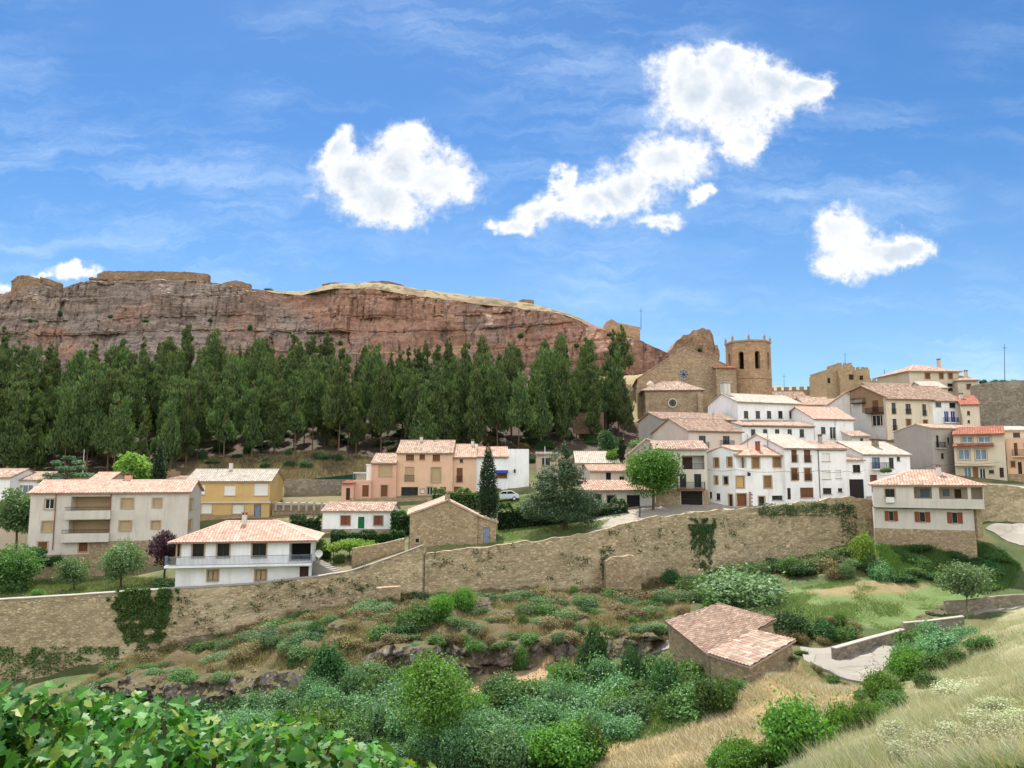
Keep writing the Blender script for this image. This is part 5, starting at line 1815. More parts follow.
# --- church
def church():
    h = House('church', 'large brown stone church with a round blue window in its blank gable', 'church', 638, 728, 176, 174, 446, 378, 24, 'church', 'tile_dark', 'gable_front', left_eave=379, right_eave=365, apex=(685.4, 347.5), ov=0.3, os=0.1)
    h.finish()
    h.roof.name = 'roof'
    o, eu, n, w = h.face('front')

    def rose(px, py, rpx, face_o, mat, ring, parent, proud):
        d = ray(px, py); t = face_o.dot(n) / d.dot(n); c = d * t + n * proud
        r = rpx * t / F
        g = MB(); g.poly([c + (eu * math.cos(a) + Zv * math.sin(a)) * r for a in [k * math.pi / 12 for k in range(24)]])
        win = g.build('round_window', mat, parent)
        g = MB()
        for k in range(24):
            a, b = k * math.pi / 12, (k + 1) * math.pi / 12
            P0 = lambda an, rr, off: c + (eu * math.cos(an) + Zv * math.sin(an)) * rr + n * off
            g.quad(P0(a, r, .12), P0(a, r * 1.25, .12), P0(b, r * 1.25, .12), P0(b, r, .12))
            g.quad(P0(a, r, .12), P0(b, r, .12), P0(b, r, -.02), P0(a, r, -.02))
            g.quad(P0(a, r * 1.25, -.05), P0(b, r * 1.25, -.05), P0(b, r * 1.25, .12), P0(a, r * 1.25, .12))
        g.build('window_ring', ring, win)
        g = MB()
        for k in range(4):
            a = k * math.pi / 4
            dr = eu * math.cos(a) + Zv * math.sin(a); pd = eu * -math.sin(a) + Zv * math.cos(a)
            g.box(c, dr, pd, n, -r, r, -.06, .06, .01, .08)
        g.build('tracery', 'frame_dark', win)
    rose(683.7, 374.5, 4.4, h.A, 'glass_blue', 'church', h.root, 0.03)
    # gable buttresses and the dark strip to the right
    m = MB(); ua, zt = h.hit('front', (637, 385)); ub, _ = h.hit('front', (646.5, 385)); m.box(o, eu, n, Zv, ua - .1, ub, 0.01, 2.2, h.z0, zt); m.build('buttress', 'church', h.root)
    m = MB(); ua, zt = h.hit('front', (717, 392)); ub, _ = h.hit('front', (726, 392)); m.box(o, eu, n, Zv, ua, ub, 0.01, 1.8, h.z0, zt); m.build('buttress', 'ruin', h.root)
    m = MB(); ua, z = h.hit('front', (649.6, 386)); c = o + eu * ua + n * 2.0
    m.tube([c + Zv * (z - 6), c + Zv * z], [1.0, 1.0], 10); m.tube([c + Zv * (z + .01), c + Zv * (z + .55), c + Zv * (z + .9)], [1.0, .7, .05], 10); m.build('turret', 'tan', h.root)
    # the sacristy block in front
    s = House('sacristy', 'x', 'x', 645, 702, 168, 167, 446, 389.5, 6, 'church', 'tile_old', 'hip', yridge=382.3, ov=0.5, ridge_in=4.4)
    s.finish()
    rose(672.6, 403, 3.7, s.A, 'glass', 'bone', s.root, 0.03)
    m = MB(); o2, eu2, n2, w2 = s.face('front')
    for x0, x1 in ((645, 649), (697, 702)):
        ua, zt = s.hit('front', (x0, 394)); ub, _ = s.hit('front', (x1, 394)); b = MB(); b.box(o2, eu2, n2, Zv, ua, ub, .01, .9, s.z0, zt); b.build('buttress', 'church', s.root)
    off = s.root.location - h.root.location
    for ch in list(s.root.children):
        ch.parent = h.root
        ch.location = ch.location + off
        if ch.name.startswith('wall'): ch.name = 'sacristy_wall'
        if ch.name.startswith('roof'): ch.name = 'sacristy_roof'
    bpy.data.objects.remove(s.root)
    # link to the tower
    k = MB(); a0 = P(716, 368, 172); a1 = P(736, 368, 172)
    k.box(a0, Vector((1, 0, 0)), Vector((0, 1, 0)), Zv, 0, a1.x - a0.x, 0, 6, -16, 0); k.build('link_wall', 'church', h.root)
    k = MB(); k.uv = []; z = a0.z
    roof_panel(k, [Vector((a0.x - .3, 171.6, z)), Vector((a1.x + .3, 171.6, z)), Vector((a1.x + .3, 178, z + 1.4)), Vector((a0.x - .3, 178, z + 1.4))]); bm_fix(k.build('link_roof', 'tile_red', h.root))

    # --- octagonal bell tower
    cx, cy = P(749, 380, 177).x, 177.0
    rad = (P(769.5, 380, 177).x - P(728.7, 380, 177).x) / 2 / math.cos(math.pi / 8) * 0.985
    zt = P(749, 342.5, 174).z; zb = P(749, 408, 174).z - 4; zc = P(749, 378.5, 173).z
    t = thing('bell_tower', 'octagonal stone bell tower with tall arched openings and finials beside the church', 'tower', (cx, cy, zb))
    rot = R(8)
    ang = [rot + math.pi / 8 + k * math.pi / 4 for k in range(8)]
    V = lambda k, z, r=rad: Vector((cx + r * math.cos(ang[k % 8]), cy + r * math.sin(ang[k % 8]), z))
    m = MB(); dk = MB()
    z0o, z1o = P(749, 369, 173).z, P(749, 354, 173).z
    for k in range(8):
        a, b = V(k, 0), V(k + 1, 0)
        e = (b - a); wl = e.length; e = e / wl; nrm = Vector((e.y, -e.x, 0))
        o_ = Vector((a.x, a.y, 0))
        ho = 0.62
        c0, c1 = wl / 2 - ho, wl / 2 + ho
        q = lambda u, z: o_ + e * u + Zv * z
        m.quad(q(0, zb), q(wl, zb), q(wl, z0o), q(0, z0o))
        m.quad(q(0, z0o), q(c0, z0o), q(c0, z1o), q(0, z1o)); m.quad(q(c1, z0o), q(wl, z0o), q(wl, z1o), q(c1, z1o))
        arc = [(wl / 2 + ho * math.cos(th), z1o + ho * math.sin(th)) for th in [math.pi * (1 - j / 8) for j in range(9)]]
        for j in range(8):
            (x0, y0), (x1, y1) = arc[j], arc[j + 1]
            m.quad(q(x0, y0), q(x1, y1), q(x1, zt), q(x0, zt))
        m.quad(q(0, z1o), q(c0, z1o), q(c0, zt), q(0, zt)); m.quad(q(c1, z1o), q(wl, z1o), q(wl, zt), q(c1, zt))
        out = [(c0, z0o), (c1, z0o), (c1, z1o)] + arc[::-1][1:-1] + [(c0, z1o)]
        for j in range(len(out)):
            (x0, y0), (x1, y1) = out[j], out[(j + 1) % len(out)]
            m.quad(q(x1, y1), q(x0, y0), q(x0, y0) - nrm * 1.0, q(x1, y1) - nrm * 1.0)
    m.poly([V(k, zt - .05) for k in range(8)])
    m.poly([V(k, z0o - .3, rad * .9) for k in range(8)])
    m.build('masonry', 'tower', t)
    for z, r1, hh, nm in ((zc, rad + .12, .3, 'string_course'), (zt, rad + .22, .4, 'cornice')):
        c = MB(); c.prism([V(k, z, r1) for k in range(8)], Zv * hh); c.build(nm, 'tower', t)
    f0 = None
    for k in range(8):
        g = MB(); p = V(k, zt + .4, rad - .1); g.tube([p, p + Zv * .5, p + Zv * .6, p + Zv * 1.0, p + Zv * 1.35], [.28, .22, .32, .2, .05], 6); g.build('finial', 'tower', t)
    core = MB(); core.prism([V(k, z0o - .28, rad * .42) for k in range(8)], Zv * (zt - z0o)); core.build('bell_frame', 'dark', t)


church()


def merlons(m, a, b, zt, w=0.9, gap=0.7, h=0.9, th=0.6):
    d = (b - a); L_ = d.length; d = d / L_; n = Vector((-d.y, d.x, 0))
    k = 0
    while k + w < L_:
        m.box(Vector((a.x, a.y, 0)), d, n, Zv, k, k + w, 0, th, zt, zt + h); k += w + gap


root = thing('battlement_wall', 'long distant town wall with regular merlons behind the bell tower', 'wall', P(770, 402, 236))
m = MB(); a, b = P(762, 391, 236), P(832, 391, 230); zt = a.z
m.box(Vector((a.x, a.y, 0)), (Vector((b.x, b.y, 0)) - Vector((a.x, a.y, 0))).normalized(), Vector((0, 1, 0)), Zv, 0, (b - a).length, 0, 1.5, zt - 9, zt); m.build('masonry', 'greystone', root)
m = MB(); merlons(m, Vector((a.x, a.y, 0)), Vector((b.x, b.y, 0)), zt, 1.3, .9, 1.0); m.build('merlons', 'greystone', root)

root = thing('castle', 'small tan castle with stepped towers and crenellated tops on the skyline', 'castle', P(848, 392, 215))
for (x0, x1, yt, yb, Y, dep, nm) in ((825.5, 840, 372.5, 395, 215, 12, 'side_tower'), (839, 853, 365.3, 395, 213.5, 9, 'keep'), (852, 869.5, 369.6, 395, 214.5, 13, 'main_tower'), (868.5, 897, 381, 395, 216, 2, 'curtain_wall')):
    a, b = P(x0, yt, Y), P(x1, yt, Y)
    m = MB(); m.box(Vector((a.x, Y, 0)), Vector((1, 0, 0)), Vector((0, 1, 0)), Zv, 0, b.x - a.x, 0, dep, a.z - 14, a.z)
    p = m.build(nm, 'stone', root)
    m = MB()
    merlons(m, Vector((a.x, Y, 0)), Vector((b.x, Y, 0)), a.z, 0.8, .6, .75)
    if nm != 'curtain_wall':
        merlons(m, Vector((b.x, Y + .7, 0)), Vector((b.x, Y + dep, 0)), a.z, 0.8, .6, .75)
        merlons(m, Vector((a.x + .6, Y + .7, 0)), Vector((a.x + .6, Y + dep, 0)), a.z, 0.8, .6, .75)
    m.build('merlons', 'stone', p)
for (x0, x1, y0, y1) in ((849.6, 851, 374.5, 379.5), (851.8, 853.3, 374.5, 379.5), (860, 863, 375.5, 379.6), (828, 830, 378, 383)):
    a = P(x0, y1, 213.3 if x0 < 852 and x0 > 840 else 214.3 if x0 > 852 else 214.8); b = P(x1, y0, a.y)
    m = MB(); m.box(a, Vector((1, 0, 0)), Vector((0, 1, 0)), Zv, 0, b.x - a.x, 0, .5, 0, b.z - a.z); m.build('window', 'dark', root)
tag(rough_block('castle_wall', 979, 1090, [(979, 384), (990, 382), (1010, 381), (1024, 380), (1090, 382)], 150, 440, 3, 'greystone', amp=0.5), 'great grey rubble wall with weeds along its broken top at the edge of town', 'wall')

for px, y0, y1, Y, lab in ((1004.5, 384, 344, 151, 'tall thin radio mast above the great grey wall'), (845, 366, 352, 214, 'thin pole on the castle keep'), (884.5, 383, 369, 200, 'slender aerial right of the castle on the roofline'), (784, 392, 374, 228, 'thin aerial over the battlement wall')):
    m = MB(); a = P(px, y0, Y); b = P(px, y1, Y); m.tube([a - Zv, b], [.08, .04])
    m.box(b - Zv * .8, Vector((1, 0, 0)), Vector((0, 1, 0)), Zv, -.5, .5, -.03, .03, -.03, .03)
    tag(mesh_obj('aerial_mast', [tuple(p) for p in m.v], m.f, 'iron', None, False, None, a), lab, 'aerial')


# ------------------------------------------------------------------ vegetation
def unit(n):
    v = rng.normal(size=(n, 3))
    return v / np.linalg.norm(v, axis=1, keepdims=True)


def leaf_quads(c, size, up=0.35, jitter=0.5, aspect=0.55, nrm=None):
    """one folded-looking leaf (a rhombus) at each centre"""
    n = len(c)
    s = size * (1 - jitter / 2 + jitter * rng.random((n, 1)))
    nn = unit(n) + np.array([0, 0, up])
    if nrm is not None:
        nn = nn + nrm * 0.9
    nn /= np.linalg.norm(nn, axis=1, keepdims=True)
    a = np.cross(nn, unit(n)); a /= np.linalg.norm(a, axis=1, keepdims=True) + 1e-9
    b = np.cross(nn, a)
    q = np.stack([c - a * s, c - b * s * aspect, c + a * s, c + b * s * aspect], 1)
    return q.reshape(-1, 3)


def lobe_points(lobes, n, shell=0.55):
    """points spread through several lobes (cx,cy,cz,rx,ry,rz), thicker towards their skins, with hollows"""
    L = np.array(lobes, float)
    vol = (L[:, 3] * L[:, 4] * L[:, 5]) ** 0.67
    k = rng.choice(len(L), size=n, p=vol / vol.sum())
    d = unit(n)
    r = shell + (1 - shell) * rng.random((n, 1)) ** 0.8
    wob = 1 + 0.22 * np.sin(d[:, :1] * 7 + k[:, None] * 2.1) * np.cos(d[:, 1:2] * 6 + k[:, None]) + 0.12 * np.sin(d[:, 2:3] * 11 + k[:, None] * 3)
    p = L[k, :3] + d * r * wob * L[k, 3:]
    return p, d


def bush_mesh(name, mat, leaves=2200, size=0.09, nl=9, spread=0.62, flat=0.8):
    """unit bush: about 1 m in radius, standing on z=0"""
    lobes = []
    for i in range(nl):
        a = rng.random() * 6.283; r = spread * math.sqrt(rng.random())
        s = 0.32 + 0.26 * rng.random()
        lobes.append((r * math.cos(a), r * math.sin(a), flat * (0.42 + 0.75 * rng.random() * (1 - r)), s, s, s * 0.9))
    p, d = lobe_points(lobes, leaves)
    keep = p[:, 2] > -0.02
    # ragged shoots past the outline
    k = leaves // 7
    i = rng.choice(len(p), k)
    sh = p[i] + d[i] * rng.random((k, 1)) ** 2 * 0.42 + np.array([0, 0, 0.16]) * rng.random((k, 1))
    p = np.concatenate([p[keep], sh]); d = np.concatenate([d[keep], d[i]])
    return np_mesh(name, leaf_quads(p, size, nrm=d * 0.7), 4, mat)


def stem_mesh(name, h=0.7, n=5, mat='bark'):
    m = MB()
    for i in range(n):
        a = 6.283 * i / n + 0.4
        m.tube([Vector((0.04 * math.cos(a), 0.04 * math.sin(a), -0.25)), Vector((0.12 * math.cos(a), 0.12 * math.sin(a), h * .4)), Vector((0.34 * math.cos(a + .3), 0.34 * math.sin(a + .3), h))], [.045, .03, .012], 5)
    me = bpy.data.meshes.new(name)
    me.from_pydata([tuple(p) for p in m.v], [], m.f)
    me.materials.append(M[mat])
    return me


BUSH = {}
for key, mat, lv, sz in (('leaf', 'leaf', 5000, .058), ('dark', 'leaf_dark', 5000, .056), ('grey', 'leaf_grey', 6000, .05), ('bright', 'leaf_bright', 6500, .05), ('dry', 'leaf_dry', 2600, .055), ('plum', 'plum', 3000, .065), ('olive', 'olive', 5500, .05), ('hay', 'pale', 4000, .05), ('lime', 'lime', 4500, .06)):
    BUSH[key] = [bush_mesh('bush_' + key, mat, lv, sz, nl) for nl in (7, 10, 13)]
STEM = stem_mesh('bush_stems')


def place_bush(px, py, wpx, hpx, key, label, group=None, name='bush', cat='bush', at=None, sink=0.08, dep=None):
    """px,py: foot of the bush on the ground; wpx,hpx: its size in the picture"""
    p = at if at is not None else ground_hit(px, py)
    s = p.dot(FW) / F
    root = thing(name, label, cat, p - Vector((0, 0, sink * hpx * s)), group)
    f = bpy.data.objects.new('foliage', rnd.choice(BUSH[key])); COL.objects.link(f); f.parent = root
    st = bpy.data.objects.new('stems', STEM); COL.objects.link(st); st.parent = root
    w, h = wpx * s / 2 / 0.98, hpx * s / 1.25
    f.scale = (w, (dep or min(w, h * 1.6 + .2)), h); f.rotation_euler.z = 0
    f.rotation_euler = (rnd.uniform(-.18, .18), rnd.uniform(-.18, .18), rnd.choice((0, math.pi)) + rnd.uniform(-.5, .5))
    st.scale = (w, w, h)
    return root


def tree(name, label, cat, foot, H, lobes, leaves, size, mat, trunk_r, bark='bark', limbs=6, fork=0.35, group=None, up=0.35, aspect=0.55, trunk_top=0.75, shell=0.55, lean=0.0):
    """lobes in metres relative to the foot"""
    root = thing(name, label, cat, foot, group)
    p, d = lobe_points(lobes, leaves, shell)
    f = bpy.data.objects.new('crown', np_mesh('crown', leaf_quads(p, size, up, nrm=d * .6, aspect=aspect), 4, mat)); COL.objects.link(f); f.parent = root
    m = MB()
    tt = H * trunk_top
    pts = [Vector((lean * s * s * H + 0.12 * math.sin(s * 5), 0.1 * math.sin(s * 4 + 1), -0.6 + (tt + .6) * s)) for s in [k / 7 for k in range(8)]]
    m.tube(pts, [trunk_r * (1 - 0.8 * k / 7) * (1.25 if k == 0 else 1) for k in range(8)], 7)
    L = sorted(lobes, key=lambda q: -q[3])[:limbs]
    for q in L:
        c = Vector(q[:3]); z0 = max(fork * H, min(tt * .9, c.z * 0.55))
        i = z0 / tt
        a = Vector((lean * i * i * H + 0.12 * math.sin(i * 5), 0.1 * math.sin(i * 4 + 1), z0))
        mid = a.lerp(c, 0.5) + Vector((0, 0, -0.06 * H * 0.3))
        m.tube([a, mid, c], [trunk_r * .45, trunk_r * .28, trunk_r * .1], 5)
    me = bpy.data.meshes.new('trunk'); me.from_pydata([tuple(v) for v in m.v], [], m.f); me.materials.append(M[bark])
    t = bpy.data.objects.new('trunk', me); COL.objects.link(t); t.parent = root
    return root


# --- pines of the wood below the cliff
def needle_quads(c, d, size):
    """tufts of needles sweeping up and out"""
    n = len(c)
    s = size * (.6 + .8 * rng.random((n, 1)))
    a = np.array([0, 0, 1.0]) + d * .5 + unit(n) * .55
    a /= np.linalg.norm(a, axis=1, keepdims=True)
    b = np.cross(a, unit(n)); b /= np.linalg.norm(b, axis=1, keepdims=True) + 1e-9
    return np.stack([c - a * s * .5, c - b * s * .26, c + a * s, c + b * s * .26], 1).reshape(-1, 3)


def pine_proto(k):
    """about 13 m tall: bare pole below, uneven conical crown of needle tufts"""
    H = 12.5
    lob = []
    start = (0.16, 0.30, 0.22, 0.42, 0.18, 0.30, 0.36, 0.15, 0.24, 0.4)[k]
    wide = (1.5, 2.2, 1.8, 2.5, 1.4, 2.0, 2.6, 1.7, 2.1, 1.6)[k]
    powr = (.9, .55, .75, .45, 1.0, .6, .5, .85, .7, .6)[k]
    z = H * start
    while z < H * 0.97:
        s = max(0, (z / H - start) / (1 - start))
        R_ = (wide * (1 - s) ** powr + 0.3) * (0.6 + .75 * rng.random())
        nb = 6 if s < .6 else 4 if s < .85 else 2
        a0 = rng.random() * 6.28
        for b in range(nb):
            if rng.random() < .24: continue
            a = a0 + b * 6.283 / nb + rng.normal() * .4
            rr = R_ * (.7 + .7 * rng.random())
            r = rr * (0.42 + 0.3 * rng.random())
            q = rr * (0.42 + 0.2 * rng.random())
            lob.append((r * math.cos(a), r * math.sin(a), z + rng.normal() * .3, q * .8, q * .8, q * 0.8))
        z += 0.7 + 0.45 * rng.random()
    p, d = lobe_points(lob, 6000, 0.5)
    cr = np_mesh('pine_crown', needle_quads(p, d, 0.34), 4, 'pine')
    m = MB()
    lean = rng.normal() * .25
    m.tube([Vector((lean * s * s, 0.15 * math.sin(s * 3 + k), -1 + (H * .93 + 1) * s)) for s in [j / 6 for j in range(7)]], [0.14 * (1 - .75 * j / 6) for j in range(7)], 6)
    for j in range(7):      # dead stubs and limbs
        z = H * (0.22 + .1 * j); a = rng.random() * 6.28; r = 1.5 - .12 * j
        m.tube([Vector((0, 0, z)), Vector((r * .5 * math.cos(a), r * .5 * math.sin(a), z + .25)), Vector((r * math.cos(a), r * math.sin(a), z + .35))], [.06, .04, .015], 4)
    me = bpy.data.meshes.new('pine_trunk'); me.from_pydata([tuple(v) for v in m.v], [], m.f); me.materials.append(M['bark_pine'])
    return cr, me


PINES = [pine_proto(k) for k in range(10)]


def forest():
    spots = []
    tries = 0
    while len(spots) < 318 and tries < 60000:
        tries += 1
        px = rnd.uniform(-60, 628)
        u = rnd.random()
        front = np.interp(px, [-60, 150, 215, 300, 360, 420, 520, 560, 628], [131, 133, 140, 144, 148, 143, 145, 150, 160])
        back = np.interp(px, [-60, 0, 400, 560, 628], [226, 228, 228, 214, 196])
        Y = front + (back - front) * u
        x = P(px, 440, Y).x
        md = 3.4 if Y < 165 else 5.4
        if any((x - a) ** 2 + (Y - b) ** 2 < md * md for a, b in spots):
            continue
        spots.append((x, Y))
    xs = np.array([a for a, b in spots]); ys = np.array([b for a, b in spots])
    zs = TU(xs, ys)
    for i, (x, y, z) in enumerate(zip(xs, ys, zs)):
        cr, tr = PINES[i % len(PINES)]
        big = x < -70 and y < 175
        root = thing('pine_tree', 'pine with bare pole and dark green crown in the wood below the cliff', 'tree', (x, y, z), 'pines of the wood below the cliff')
        s = rnd.uniform(0.9, 1.5) * (1.12 if big else 1.0) * (0.86 if y > 205 else 1.0) * (0.86 if x > -50 and y > 185 else 1.0)
        for nm, me in (('crown', cr), ('trunk', tr)):
            o = bpy.data.objects.new(nm, me); COL.objects.link(o); o.parent = root
        root.scale = (s * rnd.uniform(.62, .95), s * rnd.uniform(.62, .95), s * rnd.uniform(.92, 1.12))
        root.rotation_euler.z = rnd.random() * 6.28


forest()
# undergrowth on the wood floor and the grassy hill
k = 0
for i in range(120):
    px = rnd.uniform(0, 610)
    y = rnd.uniform(136, 175)
    x = P(px, 450, y).x
    z = hu(x, y)
    place_bush(0, 0, rnd.uniform(8, 22), rnd.uniform(4, 10), rnd.choice(('dark', 'dark', 'dry', 'dark')), 'low scrub bush on the floor of the pine wood', 'scrub on the floor of the pine wood', name='undergrowth_shrub', cat='scrub', at=Vector((x, y, z)))
for px, py, Y, w, h in ((104, 283, 258, 15, 8), (590, 352, 214, 9, 7), (576, 345, 219, 6, 6), (268, 290, 256, 10, 6), (425, 292, 250, 6, 4), (700, 350, 204, 6, 4)):
    place_bush(0, 0, w, h, 'dark', 'lone dark shrub clinging to the cliff top', 'shrubs on the cliff top', at=P(px, py + h * .4, Y))
for px, py in ((30, 322), (60, 316), (110, 318), (145, 322), (210, 322), (250, 330), (340, 345), (520, 338), (560, 342), (610, 336)):
    place_bush(0, 0, rnd.uniform(5, 9), rnd.uniform(4, 7), 'dark', 'small shrub rooted in a crack of the cliff face', 'shrubs in the cliff face', at=P(px, py, np.interp(px, [0, 300, 500, 620], [246, 238, 230, 212]) - 6))


def lobes_ball(h0, h1, r, n, zr=0.55, tz=1.0):
    """lobes of a rounded crown between heights h0 and h1 with radius r"""
    out = []
    hc = (h0 + h1) / 2; hh = (h1 - h0) / 2
    for i in range(n):
        d = unit(1)[0]
        k = 0.62 * (0.5 + 0.5 * rng.random())
        q = r * (0.30 + 0.16 * rng.random())
        out.append((d[0] * r * k, d[1] * r * k, hc + d[2] * hh * k * tz, q, q, q * .8))
    out.append((0, 0, hc, r * .5, r * .5, hh * .55))
    return out


def foot_at(px, py, Y):
    v = P(px, py, Y)
    return Vector((v.x, Y, v.z))


def m_px(Y):
    return Y / F


# --- individual trees among the houses
Y = 97
lob = [(0, 0, z, 1.1 * (1 - ((z - 2.5) / 7) ** 2) + .12, 1.1 * (1 - ((z - 2.5) / 7) ** 2) + .12, .8) for z in np.arange(0.6, 9.0, .55)]
tree('cypress_tree', 'tall narrow dark cypress spire in front of the peach row', 'tree', foot_at(488, 519, Y), 9.1, lob, 13000, .13, 'cypress', .2, limbs=0, up=1.0, aspect=.35, shell=.75)
Y = 95
lob = []
for z, r in ((1.8, 4.0), (2.8, 4.7), (3.9, 4.2), (5.0, 3.6), (6.2, 3.1), (7.3, 2.4), (8.4, 1.7), (9.4, 1.1), (10.2, .6)):
    for j in range(7 if r > 2 else 4):
        a = rng.random() * 6.28; k = r * (.55 + .3 * rng.random())
        lob.append((k * math.cos(a) - .25, k * math.sin(a), z + rng.normal() * .35, r * .44, r * .44, .6))
    lob.append((0, 0, z, r * .55, r * .55, .8))
tree('cedar_tree', 'broad blue green cedar with drooping tiers between cypress and round green tree', 'tree', foot_at(565, 531, Y), 11, lob, 26000, .15, 'cedar', .32, limbs=10, up=.9, aspect=.35, fork=.12)
Y = 101
tree('broadleaf_tree', 'round bright green maple standing in front of the brown garage', 'tree', foot_at(653, 511, Y), 9.3, lobes_ball(1.0, 9.4, 4.6, 40), 15000, .16, 'maple', .22, limbs=14)
Y = 125
tree('broadleaf_tree', 'yellow green tree glowing behind the roof of the big block', 'tree', foot_at(133, 492, Y), 6.6, lobes_ball(1.4, 6.5, 3.9, 22), 6000, .24, 'lime', .2, limbs=8)
lob = [(0, 0, z, 1.7 * (1 - z / 7.2) + .2, 1.7 * (1 - z / 7.2) + .2, .8) for z in np.arange(.6, 7, .6)]
tree('conifer', 'small dark conifer just right of the yellow green tree', 'tree', foot_at(158, 489, 124), 7, lob, 3500, .2, 'cypress', .18, limbs=0, up=.6, aspect=.4)
Y = 118
lob = []
for z, r in ((1.6, 3.6), (2.6, 3.9), (3.6, 3.1), (4.5, 2.1), (5.2, 1.0)):
    for j in range(6):
        a = rng.random() * 6.28; kk = r * (.5 + .35 * rng.random())
        lob.append((kk * math.cos(a), kk * math.sin(a), z, r * .36, r * .36, .36))
tree('cedar_tree', 'flat blue green cedar peeping over the left end of the big block roof', 'tree', foot_at(66, 492, Y), 6, lob, 5000, .2, 'cedar', .22, limbs=8, up=.9, aspect=.35)
Y = 98
tree('willow_tree', 'wispy grey green tree at the edge beside the big block', 'tree', foot_at(14, 560, Y), 10, lobes_ball(1.5, 10.6, 3.2, 26, tz=1.0), 6500, .2, 'olive', .2, limbs=10)
Y = 90
tree('broadleaf_tree', 'wide pale green tree in the garden corner below the wispy one', 'tree', foot_at(8, 600, 86), 6.3, lobes_ball(.5, 6.4, 4.2, 28), 10000, .15, 'leaf', .18, limbs=8)
tree('broadleaf_tree', 'dark shady tree squeezed between wispy tree and block corner', 'tree', foot_at(27, 585, 91), 5, lobes_ball(.6, 5.0, 2.2, 12), 3000, .16, 'leaf_dark', .14, limbs=5)
tree('olive_tree', 'small round grey green olive in the left garden', 'tree', foot_at(72, 592, 86), 4.0, lobes_ball(.4, 4.2, 2.2, 18), 6500, .1, 'olive', .13, limbs=6)
tree('olive_tree', 'larger spreading olive in front of the big block stone base', 'tree', foot_at(119, 592, 86), 5.8, lobes_ball(.9, 5.9, 3.0, 22), 9500, .11, 'olive', .16, limbs=8)
tree('plum_tree', 'dark purple leaved tree against the villa corner', 'tree', foot_at(163, 578, 89), 6.2, lobes_ball(.6, 6.2, 2.2, 18), 6500, .12, 'plum', .14, limbs=6)
g = ground_hit(968, 612)
tree('fruit_tree', 'multi stemmed tree with silvery round crown beside the meadow path', 'tree', g, 5.0, [(q[0] * 1.25, q[1], q[2], q[3], q[4], q[5]) for q in lobes_ball(1.3, 4.9, 3.0, 20)], 5200, .13, 'olive', .15, limbs=10, fork=.1, trunk_top=.35)
for px, py, Y, H, r, mat, lab in ((609, 455, 132, 7.5, 2.6, 'leaf_dark', 'dark ivy grown tree below the ruddy brick wall'), (613, 462, 126, 4.5, 2.2, 'leaf_bright', 'bright green shrubby tree beneath the ivy grown one'), (640, 452, 128, 4.6, 3.0, 'olive', 'greyish scrubby tree left of the grey gable'), (617, 486, 118, 5.4, 2.2, 'lime', 'yellow green vine like tree over the pink house'), (622, 462, 121, 6.5, .9, 'cypress', 'thin dark young cypress near the pink house'), (823, 409, 200, 4.5, 3.0, 'leaf_bright', 'green treetop behind the salmon roof under the castle')):
    tree('broadleaf_tree' if mat != 'cypress' else 'cypress_tree', lab, 'tree', foot_at(px, py + 10, Y), H, lobes_ball(.8, H, r, 14), 3200, .17, mat, .13, limbs=5)


# --- hedges: clipped boxes of leaves
def hedge(name, label, a, b, h, th, mat, leaves, size=.13):
    root = thing(name, label, 'hedge', a)
    d = b - a; L_ = d.length; d = d / L_; n = Vector((-d.y, d.x, 0)).normalized()
    u = rng.random(leaves); v = rng.random(leaves) * 2 - 1; w = rng.random(leaves)
    k = rng.integers(0, 3, leaves)
    v = np.where(k == 0, np.sign(v) * (.85 + .2 * rng.random(leaves)), v)
    w = np.where(k == 1, .9 + .16 * rng.random(leaves), w)
    bump_ = 1 + .12 * np.sin(u * L_ * 1.7) + .06 * np.sin(u * L_ * 5)
    p = u[:, None] * np.array(d) * L_ + (v * th / 2)[:, None] * np.array(n) + (w * h * bump_)[:, None] * np.array([0, 0, 1])
    o = bpy.data.objects.new('foliage', np_mesh('hedge', leaf_quads(p, size), 4, mat)); COL.objects.link(o); o.parent = root
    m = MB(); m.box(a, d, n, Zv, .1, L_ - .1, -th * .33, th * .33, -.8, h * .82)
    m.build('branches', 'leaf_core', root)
    return root


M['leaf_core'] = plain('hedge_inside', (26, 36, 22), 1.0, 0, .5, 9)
hedge('hedge', 'tall dark green hedge along the terrace behind cypress and cedar', P(497, 536, 100), P(628, 530, 101), 3.6, 1.5, 'leaf_dark', 9000, .15)
hedge('hedge', 'clipped green hedge at the foot of the peach row', P(432, 512, 113), P(499, 512, 113), 3.0, 1.2, 'leaf', 5000, .15)
hedge('hedge', 'dark clipped hedge below the cottage with the green door', P(330, 546, 98), P(405, 546, 99), 1.7, 1.0, 'leaf_dark', 5000, .12)
hedge('hedge', 'square dark hedge block between the cottage and the barn', P(391, 532, 103), P(410, 532, 103), 2.4, 1.4, 'leaf_dark', 2500, .13)
hedge('hedge', 'flat dark hedge beside the villa roof below the balustrade', P(290, 537, 106), P(320, 537, 106), 2.6, 1.6, 'leaf_dark', 3500, .14)
# vine arbour
root = thing('vine_arbour', 'bright green vine over a low arbour beside the villa', 'arbour', foot_at(345, 562, 92))
lob = [(rng.uniform(-3.4, 3.0), rng.uniform(-1.5, 1.5), rng.uniform(1.4, 2.3), .8, .8, .5) for _ in range(22)]
p, d = lobe_points(lob, 3500, .4)
o = bpy.data.objects.new('foliage', np_mesh('vine', leaf_quads(p, .17), 4, 'lime')); COL.objects.link(o); o.parent = root
for i in range(4):
    m = MB(); bse = root.location + Vector((-3 + i * 1.9, -1.2, 0)); m.tube([bse - Zv * .6, bse + Zv * 1.9], [.05, .05]); m.build('post', 'wood_dark', root)

